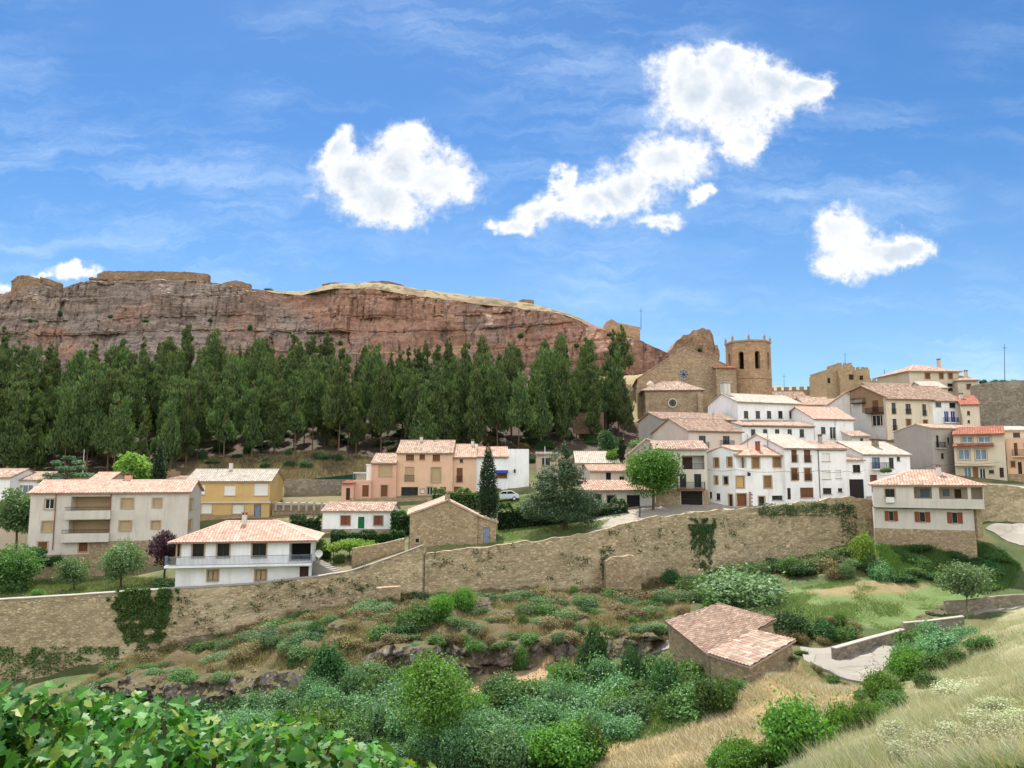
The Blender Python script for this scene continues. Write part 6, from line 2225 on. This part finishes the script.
# --- garden bushes and weeds on the left terrace
for px, py, w, h, key, lab in ((38, 594, 16, 8, 'bright', 'bright low plant at the brink of the left garden'), (70, 600, 18, 9, 'bright', 'leafy plant between the two olives at the wall edge'), (95, 599, 14, 8, 'lime', 'yellow green plant beside the larger olive'),
                               (140, 600, 22, 10, 'leaf', 'spreading plant on the wall edge right of the larger olive'), (52, 562, 34, 9, 'dark', 'dark creeper band on the stone base of the big block'), (340, 560, 16, 9, 'leaf', 'green bush under the vine arbour'), (372, 552, 22, 8, 'leaf', 'leafy bush on the small garden wall'),
                               (165, 590, 26, 18, 'dark', 'dark shady bush at the villa corner'), (325, 556, 14, 14, 'dark', 'dark shrub behind the satellite dish')):
    Yg = {38: 81, 70: 82, 95: 82.5, 140: 83, 52: 94, 340: 91, 372: 92, 165: 86, 325: 93}[px]
    place_bush(0, 0, w, h, key, lab, at=P(px, py + 2, Yg))
place_bush(0, 0, 26, 18, 'dark', 'dark leaved bush at the end of the long hedge by the street', at=P(618, 530, 99))


# --- ivy and weeds on the town wall
def ivy(px0, py0, px1, py1, n, mat, label, size=.13, taper=0.0):
    pts = []
    while len(pts) < n:
        s, t_ = rnd.random(), rnd.random()
        if taper and abs(s - .5) > .5 * (1 - taper * t_) + .16 * mnoise.noise(Vector((s * 9, t_ * 9, 2))): continue
        if mnoise.noise(Vector((s * 7, t_ * 7, px0))) < -.36 + (.3 if t_ < .12 or t_ > .8 else 0): continue
        px, py = px0 + (px1 - px0) * s, py0 + (py1 - py0) * t_
        d = ray(px, py); y = 90.0
        for _ in range(6): y = float(wallY(d.x / d.y * y))
        q = d * (y / d.y)
        pts.append((q.x, q.y - .05 - rnd.random() * .3, q.z))
    c = np.array(pts)
    b = c.mean(0)
    o = bpy.data.objects.new('ivy', np_mesh('ivy', leaf_quads(c - b, size, up=.2), 4, mat)); COL.objects.link(o); o.location = b
    return tag(o, label, 'ivy')


ivy(108, 588, 180, 655, 9000, 'leaf', 'broad green creeper added for a window reflection over the wall below the purple tree', .12, .62)  # made-up creeper, stands in for a green window reflection
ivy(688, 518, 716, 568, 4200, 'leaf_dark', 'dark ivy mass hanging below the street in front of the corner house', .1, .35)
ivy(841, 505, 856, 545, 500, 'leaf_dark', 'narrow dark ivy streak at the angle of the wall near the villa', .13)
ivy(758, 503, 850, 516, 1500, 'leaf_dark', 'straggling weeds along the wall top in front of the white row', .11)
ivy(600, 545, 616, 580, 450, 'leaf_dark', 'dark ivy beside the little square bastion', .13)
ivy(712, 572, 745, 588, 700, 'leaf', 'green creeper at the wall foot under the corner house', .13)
ivy(0, 646, 120, 692, 7000, 'leaf', 'green growth added for a reflected tint at the foot of the garden wall', .12)  # made-up leaves in place of the green reflection tint low on the wall
pts = []
for i in range(340):       # small tufts in the joints
    px = rnd.uniform(170, 850); d = ray(px, 500); y = 90.0
    for _ in range(5): y = float(wallY(d.x / d.y * y))
    x = d.x / d.y * y
    zt, zb = np.interp(x, WX, WTOP), np.interp(x, WX, WFOOT)
    z = zb + (zt - zb) * rnd.random() ** .8
    if mnoise.noise(Vector((x * .12, z * .3, 4))) < -.05: continue
    for k in range(rnd.randint(6, 26)):
        pts.append((x + rnd.gauss(0, .28), y - .08 - rnd.random() * .15, z + rnd.gauss(0, .2)))
c = np.array(pts); b = c.mean(0)
o = bpy.data.objects.new('wall_weeds', np_mesh('wall_weeds', leaf_quads(c - b, .1), 4, 'leaf_dark')); COL.objects.link(o); o.location = b
tag(o, 'dark little weeds rooted all over the joints of the town wall', 'weeds', kind='stuff')


# --- rocks of the outcrop in the bank
def rock(px, py, wpx, hpx, label, group=None, mat='outcrop'):
    p = ground_hit(px, py); s = p.dot(FW) / F
    m = bmesh.new(); bmesh.ops.create_icosphere(m, subdivisions=4, radius=1)
    sd_ = rnd.random() * 50
    w, h = wpx * s / 2, hpx * s
    for v in m.verts:
        n1 = mnoise.fractal(v.co * 1.3 + Vector((sd_, 0, 0)), 1, 2, 4)
        cel = mnoise.cell(v.co * 2.3 + Vector((sd_, 3, 1)))
        v.co = v.co * (1 + .28 * n1 + .1 * cel)
        v.co = Vector((v.co.x * w, v.co.y * min(w, 1.6), v.co.z * h * .62 + h * .25))
    me = bpy.data.meshes.new('rock'); m.to_mesh(me); m.free(); me.materials.append(M[mat])
    o = bpy.data.objects.new('rock_outcrop', me); COL.objects.link(o); o.location = p
    return tag(o, label, 'rock', group)


def outcrop_mat():
    m, t, b = new_mat('outcrop')
    o = coords(t)
    n1 = t.noise(o, 0.9, 6, .65); n2 = t.noise(t.scaled(o, (2, 2, .7)), 1.4, 5, .6); n3 = t.noise(o, 7, 4, .65)
    col = t.ramp(n1, [(.3, lin((96, 88, 84))), (.5, lin((130, 122, 116))), (.7, lin((166, 156, 146)))])
    col = t.mix(t.smooth(n2, .5, .65, 0, .7), col, lin((74, 62, 58)))
    col = t.mix(t.smooth(n3, .5, .7, 0, .4), col, lin((150, 120, 92)))
    g = t.n('ShaderNodeNewGeometry'); sn = t.n('ShaderNodeSeparateXYZ'); t.link(g.outputs['Normal'], sn.inputs[0])
    turf = t.mix(n3, lin((104, 90, 64)), lin((80, 80, 50)))
    col = t.mix(t.smooth(sn.outputs[2], .55, .8), col, turf)
    t.link(col, b.inputs['Base Color']); bump(t, b, t.math('ADD', n2, n3), 1.0, .15)


outcrop_mat()
def rock_face(label, top, foot, name='rock_outcrop'):
    """a steep broken face: top and foot are lists of places on the ground in the picture"""
    tp = [ground_hit(*q) for q in top]; ft = [ground_hit(*q) for q in foot]
    n = 110; rows = 26
    pts = np.zeros((rows, n, 3))
    sd_ = rnd.random() * 40
    for j in range(n):
        s_ = j / (n - 1)
        def at(pl):
            k = s_ * (len(pl) - 1); i = min(int(k), len(pl) - 2)
            return pl[i].lerp(pl[i + 1], k - i)
        T, B = at(tp), at(ft)
        B = B + Vector((0, -.5, -.8))
        edge = min(1, 6 * s_, 6 * (1 - s_))
        E = Vector((T.x, B.y + 1.0 + .5 * mnoise.noise(Vector((T.x * .6, 1, sd_))), T.z + .15 + .35 * mnoise.noise(Vector((T.x * .8, 5, sd_)))))
        for i in range(rows):
            if i < 20:
                v = i / 19
                p = B.lerp(E, v)
                q = Vector((p.x * .55 + sd_, 2, p.z * .8))
                d = (1.0 * mnoise.fractal(q, 1, 2, 5) + .8 * mnoise.cell(Vector((p.x * .8 + .5 * mnoise.noise(q), p.z * .6, sd_))) + .4 * mnoise.fractal(q * 3, 1, 2, 3)) * edge
            else:
                v = (i - 19) / (rows - 20)
                p = E.lerp(T + Vector((0, 1.2, -.25)), v)
                q = Vector((p.x * .55 + sd_, p.y * .6, p.z * .8))
                d = 0
                p = p + Vector((0, 0, .3 * mnoise.fractal(q * 2, 1, 2, 3)))
            pts[i, j] = (p.x, p.y - d + (1 - edge) * .8, p.z + .15 * mnoise.noise(q * 2) - (1 - edge) * .8)
    for j in range(6, n - 6, 5):
        r_ = rnd.randint(19, rows - 2)
        q = Vector(pts[r_, j]) - Vector((0, 0, .15)); sc = q.dot(FW) / F
        key = rnd.choice(('dry', 'dry', 'olive', 'leaf'))
        place_bush(0, 0, rnd.uniform(1.4, 3.0) / sc, rnd.uniform(.5, 1.2) / sc, key, 'dry tan scrub on the bank below the town wall' if key == 'dry' else 'small green scrub bush on the bank below the town wall', 'dry scrub of the bank' if key == 'dry' else 'green scrub of the bank', name='bank_scrub', cat='scrub', at=q)
    o = grid_mesh(name, pts, 'outcrop', None, False, None, tuple(pts[0, n // 2]))
    return tag(o, label, 'rock')


rock_face('long dark rock face under the dry bank in the middle of the gully edge', [(362, 650), (400, 641), (450, 638), (500, 639), (560, 635), (580, 638)], [(362, 672), (400, 674), (450, 672), (500, 671), (560, 664), (580, 660)])
rock_face('pitted grey rock face at the left end of the bank above the fig leaves', [(110, 672), (160, 664), (210, 670), (260, 668), (312, 660)], [(110, 700), (160, 708), (210, 712), (260, 706), (312, 692)])
rock_face('short shadowed rock face behind the tall dark upright shrub', [(585, 636), (620, 630), (665, 628)], [(585, 660), (620, 655), (665, 648)])
for px, py, w, h in ((205, 645, 46, 10), (240, 642, 30, 8), (272, 632, 28, 8), (572, 604, 24, 12), (480, 610, 26, 12), (528, 622, 22, 12), (505, 618, 18, 8), (815, 582, 20, 6), (340, 628, 22, 8), (668, 600, 18, 10))[::2]:
    rock(px, py, w, h, 'pale rock breaking through the dry bank under the wall', 'pale rocks of the bank')
for px, py, w, h in ((912, 626, 18, 6), (925, 621, 16, 6), (936, 615, 18, 6), (905, 630, 14, 5), (945, 611, 14, 5)):
    rock(px, py, w, h, 'rubble stone heaped at the corner of the meadow', 'rubble at the meadow corner')

# --- brush in the gully: big plants first, each told apart
SPECIAL = [
    (330, 684, 52, 44, 'dark', 'dark glossy bush under the rock face left of the gully'),
    (415, 628, 40, 30, 'leaf', 'green bush against the stub wall at the foot of the town wall'),
    (440, 622, 30, 34, 'bright', 'fresh green bush right of the stub wall'),
    (460, 614, 26, 30, 'bright', 'taller light green sapling bush at the wall angle'),
    (586, 672, 34, 54, 'dark', 'tall upright dark green shrub in the middle of the gully'),
    (632, 698, 34, 62, 'dark', 'dark ivy covered stump tree near the stone shed'),
    (662, 704, 54, 48, 'dark', 'broad dark bush left of the stone shed wall'),
    (605, 690, 46, 40, 'grey', 'silvery bush between the two dark upright shrubs'),
    (522, 668, 18, 26, 'leaf', 'small lone bush standing on the dry dirt patch'),
    (690, 706, 46, 26, 'leaf', 'low bush pressing on the corner of the stone shed'),
    (712, 610, 20, 22, 'bright', 'light green shrub behind the stone shed roof'),
    (735, 602, 90, 34, 'olive', 'wide olive green thicket between wall foot and stone shed'),
    (795, 636, 40, 30, 'dark', 'dark bush on the meadow bank right of the shed'),
    (822, 640, 30, 24, 'dark', 'second dark bush of the meadow bank, above the yard'),
    (845, 642, 30, 20, 'leaf', 'green bush on the meadow bank above the low yard wall'),
    (862, 566, 30, 34, 'lime', 'yellow green shrub at the corner of the grey villa base'),
    (882, 580, 30, 22, 'grey', 'grey green shrub below the yellow green one by the villa'),
    (800, 758, 84, 68, 'bright', 'big bright rounded bush on the dry slope'),
    (838, 742, 40, 46, 'bright', 'second bright bush leaning on the big rounded one'),
    (745, 775, 50, 40, 'bright', 'bright bush at the lower brink of the dry slope'),
    (884, 702, 44, 36, 'bright', 'bright green bush at the end of the yard'),
    (908, 678, 46, 36, 'bright', 'leafy green bush beside the yard parapet'),
    (938, 655, 56, 26, 'grey', 'soft grey green plants under the field wall'),
    (865, 735, 34, 40, 'bright', 'yellowish bush between slope and hazy grass'),
]
for a in SPECIAL:
    place_bush(*a)
# the light green tree in the gully
g = ground_hit(432, 760)
s = g.dot(FW) / F
tree('young_tree', 'tall light green sapling tree rising from the gully thicket', 'tree', g, 118 * s, lobes_ball(12 * s, 118 * s, 52 * s, 26), 7000, .11, 'leaf_bright', .09, limbs=12, fork=.15)
GULLY = zone((40, 768), (60, 716), (150, 722), (250, 716), (330, 694), (410, 688), (470, 700), (560, 690), (620, 690), (700, 690), (722, 712), (640, 744), (585, 768))
xs_ = [p.x for p in GULLY]; ys_ = [p.y for p in GULLY]
made = []
tries = 0
while len(made) < 125 and tries < 5000:
    tries += 1
    x, y = rnd.uniform(min(xs_), max(xs_)), rnd.uniform(40, max(ys_))
    if not in_poly(np.array([x]), np.array([y]), [(p.x, p.y) for p in GULLY])[0]: continue
    if any((x - a) ** 2 + (y - b) ** 2 < 1.7 for a, b in made): continue
    made.append((x, y))
    p = Vector((x, y, hl(x, y))); px, py = proj(p); sc = p.dot(FW) / F
    key = 'grey' if mnoise.noise(Vector((x * .13, y * .13, 1))) > 0.02 else rnd.choice(('leaf', 'dark', 'leaf', 'bright', 'leaf'))
    w = rnd.uniform(2.6, 4.6) / sc; h = rnd.uniform(1.5, 2.9) / sc
    lab = {'grey': 'silvery grey green bush of the gully thicket', 'leaf': 'mid green bush of the gully thicket', 'dark': 'dark green bush of the gully thicket', 'bright': 'bright green bush of the gully thicket'}[key]
    place_bush(0, 0, w, h, key, lab, lab.replace(' bush', ' bushes'), at=p)
# scrub on the bank
bank = [(p.x, p.y) for p in Z_BANK]
xs_ = [p[0] for p in bank]; ys_ = [p[1] for p in bank]
n = 0; tries = 0
while n < 225 and tries < 5000:
    tries += 1
    x, y = rnd.uniform(min(xs_), max(xs_)), rnd.uniform(min(ys_), max(ys_))
    if y > wallY(x) - .6 or not in_poly(np.array([x]), np.array([y]), bank)[0]: continue
    p = Vector((x, y, hl(x, y))); sc = p.dot(FW) / F
    qx, qy = proj(p)
    if (385 < qx < 575 and 640 < qy < 690) or (120 < qx < 312 and 662 < qy < 720) or (590 < qx < 665 and 634 < qy < 668): continue
    key = rnd.choice(('dry', 'dry', 'dry', 'leaf', 'olive', 'dark', 'olive'))
    lab = 'dry tan scrub on the bank below the town wall' if key == 'dry' else 'small green scrub bush on the bank below the town wall'
    place_bush(0, 0, rnd.uniform(1.2, 3.4) / sc, rnd.uniform(.5, 1.4) / sc, key, lab, 'dry scrub of the bank' if key == 'dry' else 'green scrub of the bank', name='bank_scrub', cat='scrub', at=p)
    n += 1
# shrubs round the meadow and up to the wall
for px, py in [(rnd.uniform(655, 770), rnd.uniform(575, 606)) for _ in range(26)] + [(rnd.uniform(700, 872), rnd.uniform(556, 580)) for _ in range(34)]:
    if ground_hit(px, py).y > wallY(ground_hit(px, py).x) - .6: continue
    place_bush(px, py, rnd.uniform(16, 38), rnd.uniform(8, 20), rnd.choice(('olive', 'olive', 'leaf', 'dark', 'dry')), 'weedy bush at the wall foot behind the meadow', 'weedy bushes behind the meadow', name='weedy_shrub', cat='shrub')
for px, py in [(rnd.uniform(885, 1000), rnd.uniform(552, 584)) for _ in range(22)]:
    place_bush(px, py, rnd.uniform(16, 34), rnd.uniform(6, 14), rnd.choice(('leaf', 'dark')), 'low green growth on the shady slope under the villa', 'low growth under the villa', name='ground_plant', cat='plant')
for px, py in [(rnd.uniform(765, 860), rnd.uniform(620, 645)) for _ in range(10)]:
    place_bush(px, py, rnd.uniform(12, 24), rnd.uniform(8, 16), rnd.choice(('dry', 'leaf', 'dry')), 'scrubby tuft on the meadow bank', 'tufts of the meadow bank')
for px, py in ((878, 722), (896, 712), (925, 690), (940, 672), (955, 665), (980, 650), (866, 700), (905, 660), (915, 648), (930, 640), (965, 640)):
    place_bush(px, py, rnd.uniform(24, 40), rnd.uniform(14, 24), rnd.choice(('bright', 'leaf', 'grey')), 'green hillside bush between the yard and the hazy grass', 'hillside bushes above the yard')
for px, py in ((985, 722), (1005, 712), (962, 735), (1022, 728), (940, 752), (915, 764), (1000, 745), (960, 700), (900, 740)):
    place_bush(px, py, rnd.uniform(40, 70), rnd.uniform(12, 20), 'hay', 'pale flowering herb clump on the near hillside', 'pale herb clumps on the near hillside') if 'hay' in BUSH else None
for px, py, k_ in ((802, 655, 'leaf'), (815, 672, 'dry'), (832, 682, 'leaf'), (850, 690, 'dry'), (868, 688, 'leaf'), (650, 660, 'leaf'), (612, 668, 'dry')):
    place_bush(px, py, rnd.uniform(12, 20), rnd.uniform(5, 9), k_, 'weed tuft on the edge of the paving', 'weed tufts on the paving edges', name='weed_tuft', cat='weed')
for px, py in ((720, 768), (735, 760), (770, 765)):
    place_bush(px, py, 36, 26, 'bright', 'small bright bush below the big rounded one', 'small bright bushes on the slope')
for px, py, w, h, k_ in ((740, 692, 30, 16, 'leaf'), (722, 697, 30, 18, 'dark'), (705, 694, 26, 16, 'grey'), (760, 668, 26, 10, 'leaf'), (785, 662, 24, 12, 'dry'), (700, 690, 24, 14, 'leaf')):
    place_bush(px, py, w, h, k_, 'weeds growing against the shed annex', 'weeds at the shed annex')
for px, py in ((822, 462), (1003, 384), (990, 383), (1018, 382), (1012, 388)):
    pass
for px, Y_ in ((984, 151.5), (994, 151.5), (1004, 151.5), (1016, 151.5)):
    place_bush(0, 0, rnd.uniform(8, 14), 4, 'dark', 'dark weeds on the broken top of the great grey wall', 'weeds on the great grey wall', at=P(px, 383, Y_))
for px, py, w in ((884, 470, 10), (888, 470, 8)):
    place_bush(0, 0, w, 5, 'leaf', 'potted greenery on the ledge by the bluish balcony', 'potted greenery on the ledge', at=P(px, py + 2, 107))


# --- grasses
def blades(name, label, poly, n, h, w, mat, hfun, lean=.35, near=None):
    P_ = np.array([(p.x, p.y) for p in poly])
    out = []
    tot = 0
    while tot < n:
        x = rng.uniform(P_[:, 0].min(), P_[:, 0].max(), n * 2); y = rng.uniform(P_[:, 1].min(), P_[:, 1].max(), n * 2)
        if near:      # thicker close to the eye, where blades show
            keep = rng.random(len(x)) < np.clip((near / np.maximum(y, near)) ** 1.6, .04, 1)
            x, y = x[keep], y[keep]
        k = in_poly(x, y, [tuple(q) for q in P_])
        out.append(np.stack([x[k], y[k]], 1)); tot += k.sum()
    q = np.concatenate(out)[:n]
    z = hfun(q[:, 0], q[:, 1])
    b = np.concatenate([q, z[:, None] - .05], 1)
    hh = h * (.5 + .8 * rng.random((n, 1)))
    a = rng.random(n) * 6.283
    side = np.stack([np.cos(a), np.sin(a) * .3, np.zeros(n)], 1) * w * (.6 + .8 * rng.random((n, 1)))
    tip = b + np.concatenate([rng.normal(size=(n, 2)) * lean * h, hh], 1)
    tri = np.stack([b - side, b + side, tip], 1).reshape(-1, 3)
    o = bpy.data.objects.new(name, np_mesh(name, tri, 3, mat)); COL.objects.link(o)
    tag(o, label, 'grass', kind='stuff')
    return o


def TLb(x, y):
    return TL(x, y)



hill = zone((790, 775), (850, 735), (900, 700), (940, 668), (1000, 622), (1030, 612), (1080, 640), (1080, 790), (900, 790))
blades('dry_grass', 'hazy pale dry grass covering the near hillside', hill, 110000, .36, .012, 'hay_green', TLb, .75, near=9)
blades('seed_heads', 'tall straw coloured seed stalks over the near hillside', hill, 16000, .75, .007, 'hay', TLb, .5, near=8)
blades('hill_weeds', 'green weeds mixed through the dry grass of the near hillside', hill, 30000, .3, .02, 'turf', TLb, .9, near=10)
blades('straw', 'mown straw yellow grass on the slope beside the shed', Z_FIELD, 60000, .35, .03, 'hay', TLb, .9)
blades('meadow_grass', 'short green grass of the meadow terrace', Z_MEADOW, 40000, .2, .04, 'turf', TLb, .6)
blades('bank_grass', 'dry tan grass on the bank under the town wall', Z_BANK, 90000, .48, .03, 'bank_blade', TLb, .5)
blades('gully_grass', 'green grass between the bushes of the gully', GULLY, 60000, .7, .05, 'leaf', TLb, .6)
blades('slope_grass', 'rank green grass on the shady slope below the villa', Z_LAWN2, 45000, .5, .05, 'leaf', TLb, .5)


def TUb(x, y):
    return TU(x, y) + np.where(np.asarray(y) > 130, .1, 0)


blades('garden_grass', 'rough grass and weeds of the garden behind the left end of the wall', zone((-20, 603), (60, 599), (168, 591), (176, 580), (120, 578), (30, 580), (-20, 585)), 26000, .3, .04, 'turf', TUb, .6)
blades('lawn_grass', 'thin grass around the cedar behind the long wall', zone((432, 549), (500, 543), (600, 528), (610, 520), (520, 528), (500, 500), (530, 496), (470, 540)), 22000, .2, .04, 'turf', TUb, .6)
blades('wood_grass', 'dry grass between the pine wood and the upper houses', zone((180, 484), (340, 490), (350, 478), (396, 462), (330, 452), (200, 458)), 30000, .45, .05, 'bank_blade', TUb, .6)


# --- fig tree close by
def fig():
    out = [(0, 0), (.16, .10), (.34, .07), (.46, .30), (.36, .38), (.58, .56), (.40, .62), (.30, .60), (.26, .82), (0, 1.08)]
    outline = out + [(-x, y) for x, y in out[::-1][1:-1]]
    nv = len(outline)
    O = np.array(outline, float)
    V, Fc = [], []
    lob = []
    for i in range(80):
        x = rng.uniform(-5.6, -.5); y = rng.uniform(5.6, 8.2)
        top = np.interp(x / y * 7.0, [-5.6, -4.7, -4.2, -3.4, -2.6, -2.0, -1.2, -.6], [-2.05, -1.98, -1.88, -1.96, -2.18, -2.22, -2.42, -2.70]) * (y / 7.0)
        lob.append((x, y, top - .30 - (rng.random() * .75 if i % 2 else 0), .36, .36, .3))
    p, d = lobe_points(lob, 8500, .45)
    n_ = len(p)
    for i in range(n_):
        nn = Vector(d[i]) * .8 + Vector((0, -.25, .8)) + Vector(unit(1)[0]) * .95
        nn.normalize()
        ax = nn.cross(Vector(unit(1)[0])).normalized(); ay = nn.cross(ax)
        if ay.z > 0 and rng.random() < .7: ay = -ay; ax = -ax
        s = .055 + .075 * rng.random()
        base = len(V)
        for (u, v) in outline:
            droop = -.25 * v * v + .35 * abs(u) * (1 if i % 2 else .6)
            q = Vector(p[i]) + ax * u * s * 1.15 + ay * v * s + nn * droop * s
            V.append(tuple(q))
        mid = len(V); V.append(tuple(Vector(p[i]) + ay * .5 * s - nn * .08 * s))
        for k in range(nv):
            Fc.append((base + k, base + (k + 1) % nv, mid))
    root = thing('fig_tree', 'leafy fig tree with big glossy lobed leaves close to the viewer', 'tree', (-2.6, 6.4, -4.6))
    mesh_obj('crown', V, Fc, 'fig', root)
    m = MB()
    for q in lob[::2]:
        c = Vector(q[:3]); m.tube([root.location + Vector((rng.normal() * .15, rng.normal() * .15, -.3)), root.location.lerp(c, .55) + Vector((0, 0, -.25)), c + Vector((0, 0, .2))], [.05, .03, .012], 5)
    m.build('trunk', 'bark', root)


fig()


# --- car behind the hedge
def car():
    c = P(506, 500.5, 117)
    root = thing('parked_car', 'pale silver hatchback parked behind the clipped hedge of the peach row', 'car', c)
    prof = [(-2.0, .35), (-2.05, .75), (-1.9, .95), (-1.1, 1.02), (-.5, 1.45), (.9, 1.48), (1.6, 1.05), (1.95, .9), (2.0, .4)]
    m = MB(); m.prism([c + Vector((x, -.82, z)) for x, z in prof], Vector((0, 1.64, 0))); m.build('body', 'car_paint', root)
    for pts in ([(-.95, 1.03), (-.45, 1.38), (.1, 1.4), (.1, 1.03)], [(.2, 1.03), (.2, 1.4), (.85, 1.42), (1.4, 1.06)]):
        m = MB(); m.prism([c + Vector((x, -.835, z)) for x, z in pts], Vector((0, .01, 0))); m.build('window', 'glass', root)
    for x in (-1.25, 1.25):
        for y in (-.8, .62):
            m = MB(); m.tube([c + Vector((x, y - .03, .32)), c + Vector((x, y + .19, .32))], [.32, .32], 16)
            w = m.build('wheel', 'tyre', root)
            m = MB(); m.tube([c + Vector((x, y - .045, .32)), c + Vector((x, y - .031, .32))], [.19, .19], 12); m.build('rim', 'white_iron', w)
    m = MB(); m.box(c, Vector((1, 0, 0)), Vector((0, 1, 0)), Zv, -2.07, -1.95, -.8, -.45, .68, .85); m.build('headlight', 'frame', root)


M['car_paint'] = plain('pale_car_paint', (206, 212, 220), .25, .2, .05)
M['tyre'] = plain('tyre_rubber', (30, 30, 32), .9)
car()

# --- street lamps, posts, fence
for px, py, Y, h, lab in ((545, 470, 128, 5, 'thin pole at the edge of the pines right of the flat topped white house'), (83, 470, 133, 5, 'twin pale post on the bank below the left pines'), (232, 476, 128, 4, 'slim pole behind the yellow house roof'), (640, 520, 97, 1.2, 'low kerb post by the street below the round green tree')):
    m = MB(); a = P(px, py, Y); a = Vector((a.x, a.y, hu(a.x, a.y))); m.tube([a - Zv * .5, a + Zv * h], [.08, .06])
    root = thing('post', lab, 'post', a); m.build('pole', 'white_iron' if h > 4.5 else 'iron', root)
    m = MB(); m.tube([a + Zv * h, a + Zv * (h + .12)], [.12, .04]); m.build('cap', 'iron', root)
root = thing('mesh_fence', 'dark green screen fence along the pine slope above the grey garden wall', 'fence', P(286, 481, 130))
fa, fb = P(286, 483, 131), P(356, 475, 129)
m = MB(); dd = (fb - fa); m.prism([fa - Zv * 1.6, fb - Zv * 1.6, fb + Zv * .2, fa + Zv * .2], Vector((0, .04, 0))); m.build('screen', 'green_screen', root) if False else None
M['green_screen'] = plain('green_screen', (28, 62, 50), .9)
m.build('screen', 'green_screen', root)
for k in range(8):
    p = fa.lerp(fb, k / 7) - Vector((0, .05, 0)); q = MB(); q.tube([p - Zv * 2.2, p + Zv * .35], [.04, .04]); q.build('post', 'iron', root)
root = thing('balustrade', 'pale balustrade with square posts along the terrace left of the cottage', 'fence', P(275, 503, 113.5))
fa, fb = P(275, 504.5, 113.6), P(338, 504.5, 114.6)
d_ = (fb - fa).normalized(); n_ = Vector((-d_.y, d_.x, 0)); L_ = (fb - fa).length
m = MB(); m.box(fa, d_, n_, Zv, 0, L_, -.12, .12, -.1, .08); m.build('rail', 'concrete', root)
for k in range(9):
    q = MB(); q.box(fa, d_, n_, Zv, k * (L_ - .3) / 8, k * (L_ - .3) / 8 + .3, -.16, .16, -.9, .42); q.build('post', 'concrete', root)
m = MB(); pts = [P(318, 570, 86), P(345, 585 - 12, 84.9)]
# stair ramp beside the villa
a, b = P(317, 560.5, 87.5), P(343, 575, 85.6)
root = thing('stairs', 'tan stair flight descending beside the villa to the wall top', 'stairs', a)
d_ = Vector((b.x - a.x, b.y - a.y, 0)); L_ = d_.length; d_.normalize(); n_ = Vector((-d_.y, d_.x, 0))
m = MB()
ns = 9
for k in range(ns):
    z = a.z + (b.z - a.z) * k / ns
    m.box(Vector((a.x, a.y, 0)), d_, n_, Zv, L_ * k / ns + .002, L_ * (k + 1) / ns, -.6, .6, b.z - 1.5, z)
m.build('steps', 'concrete', root)
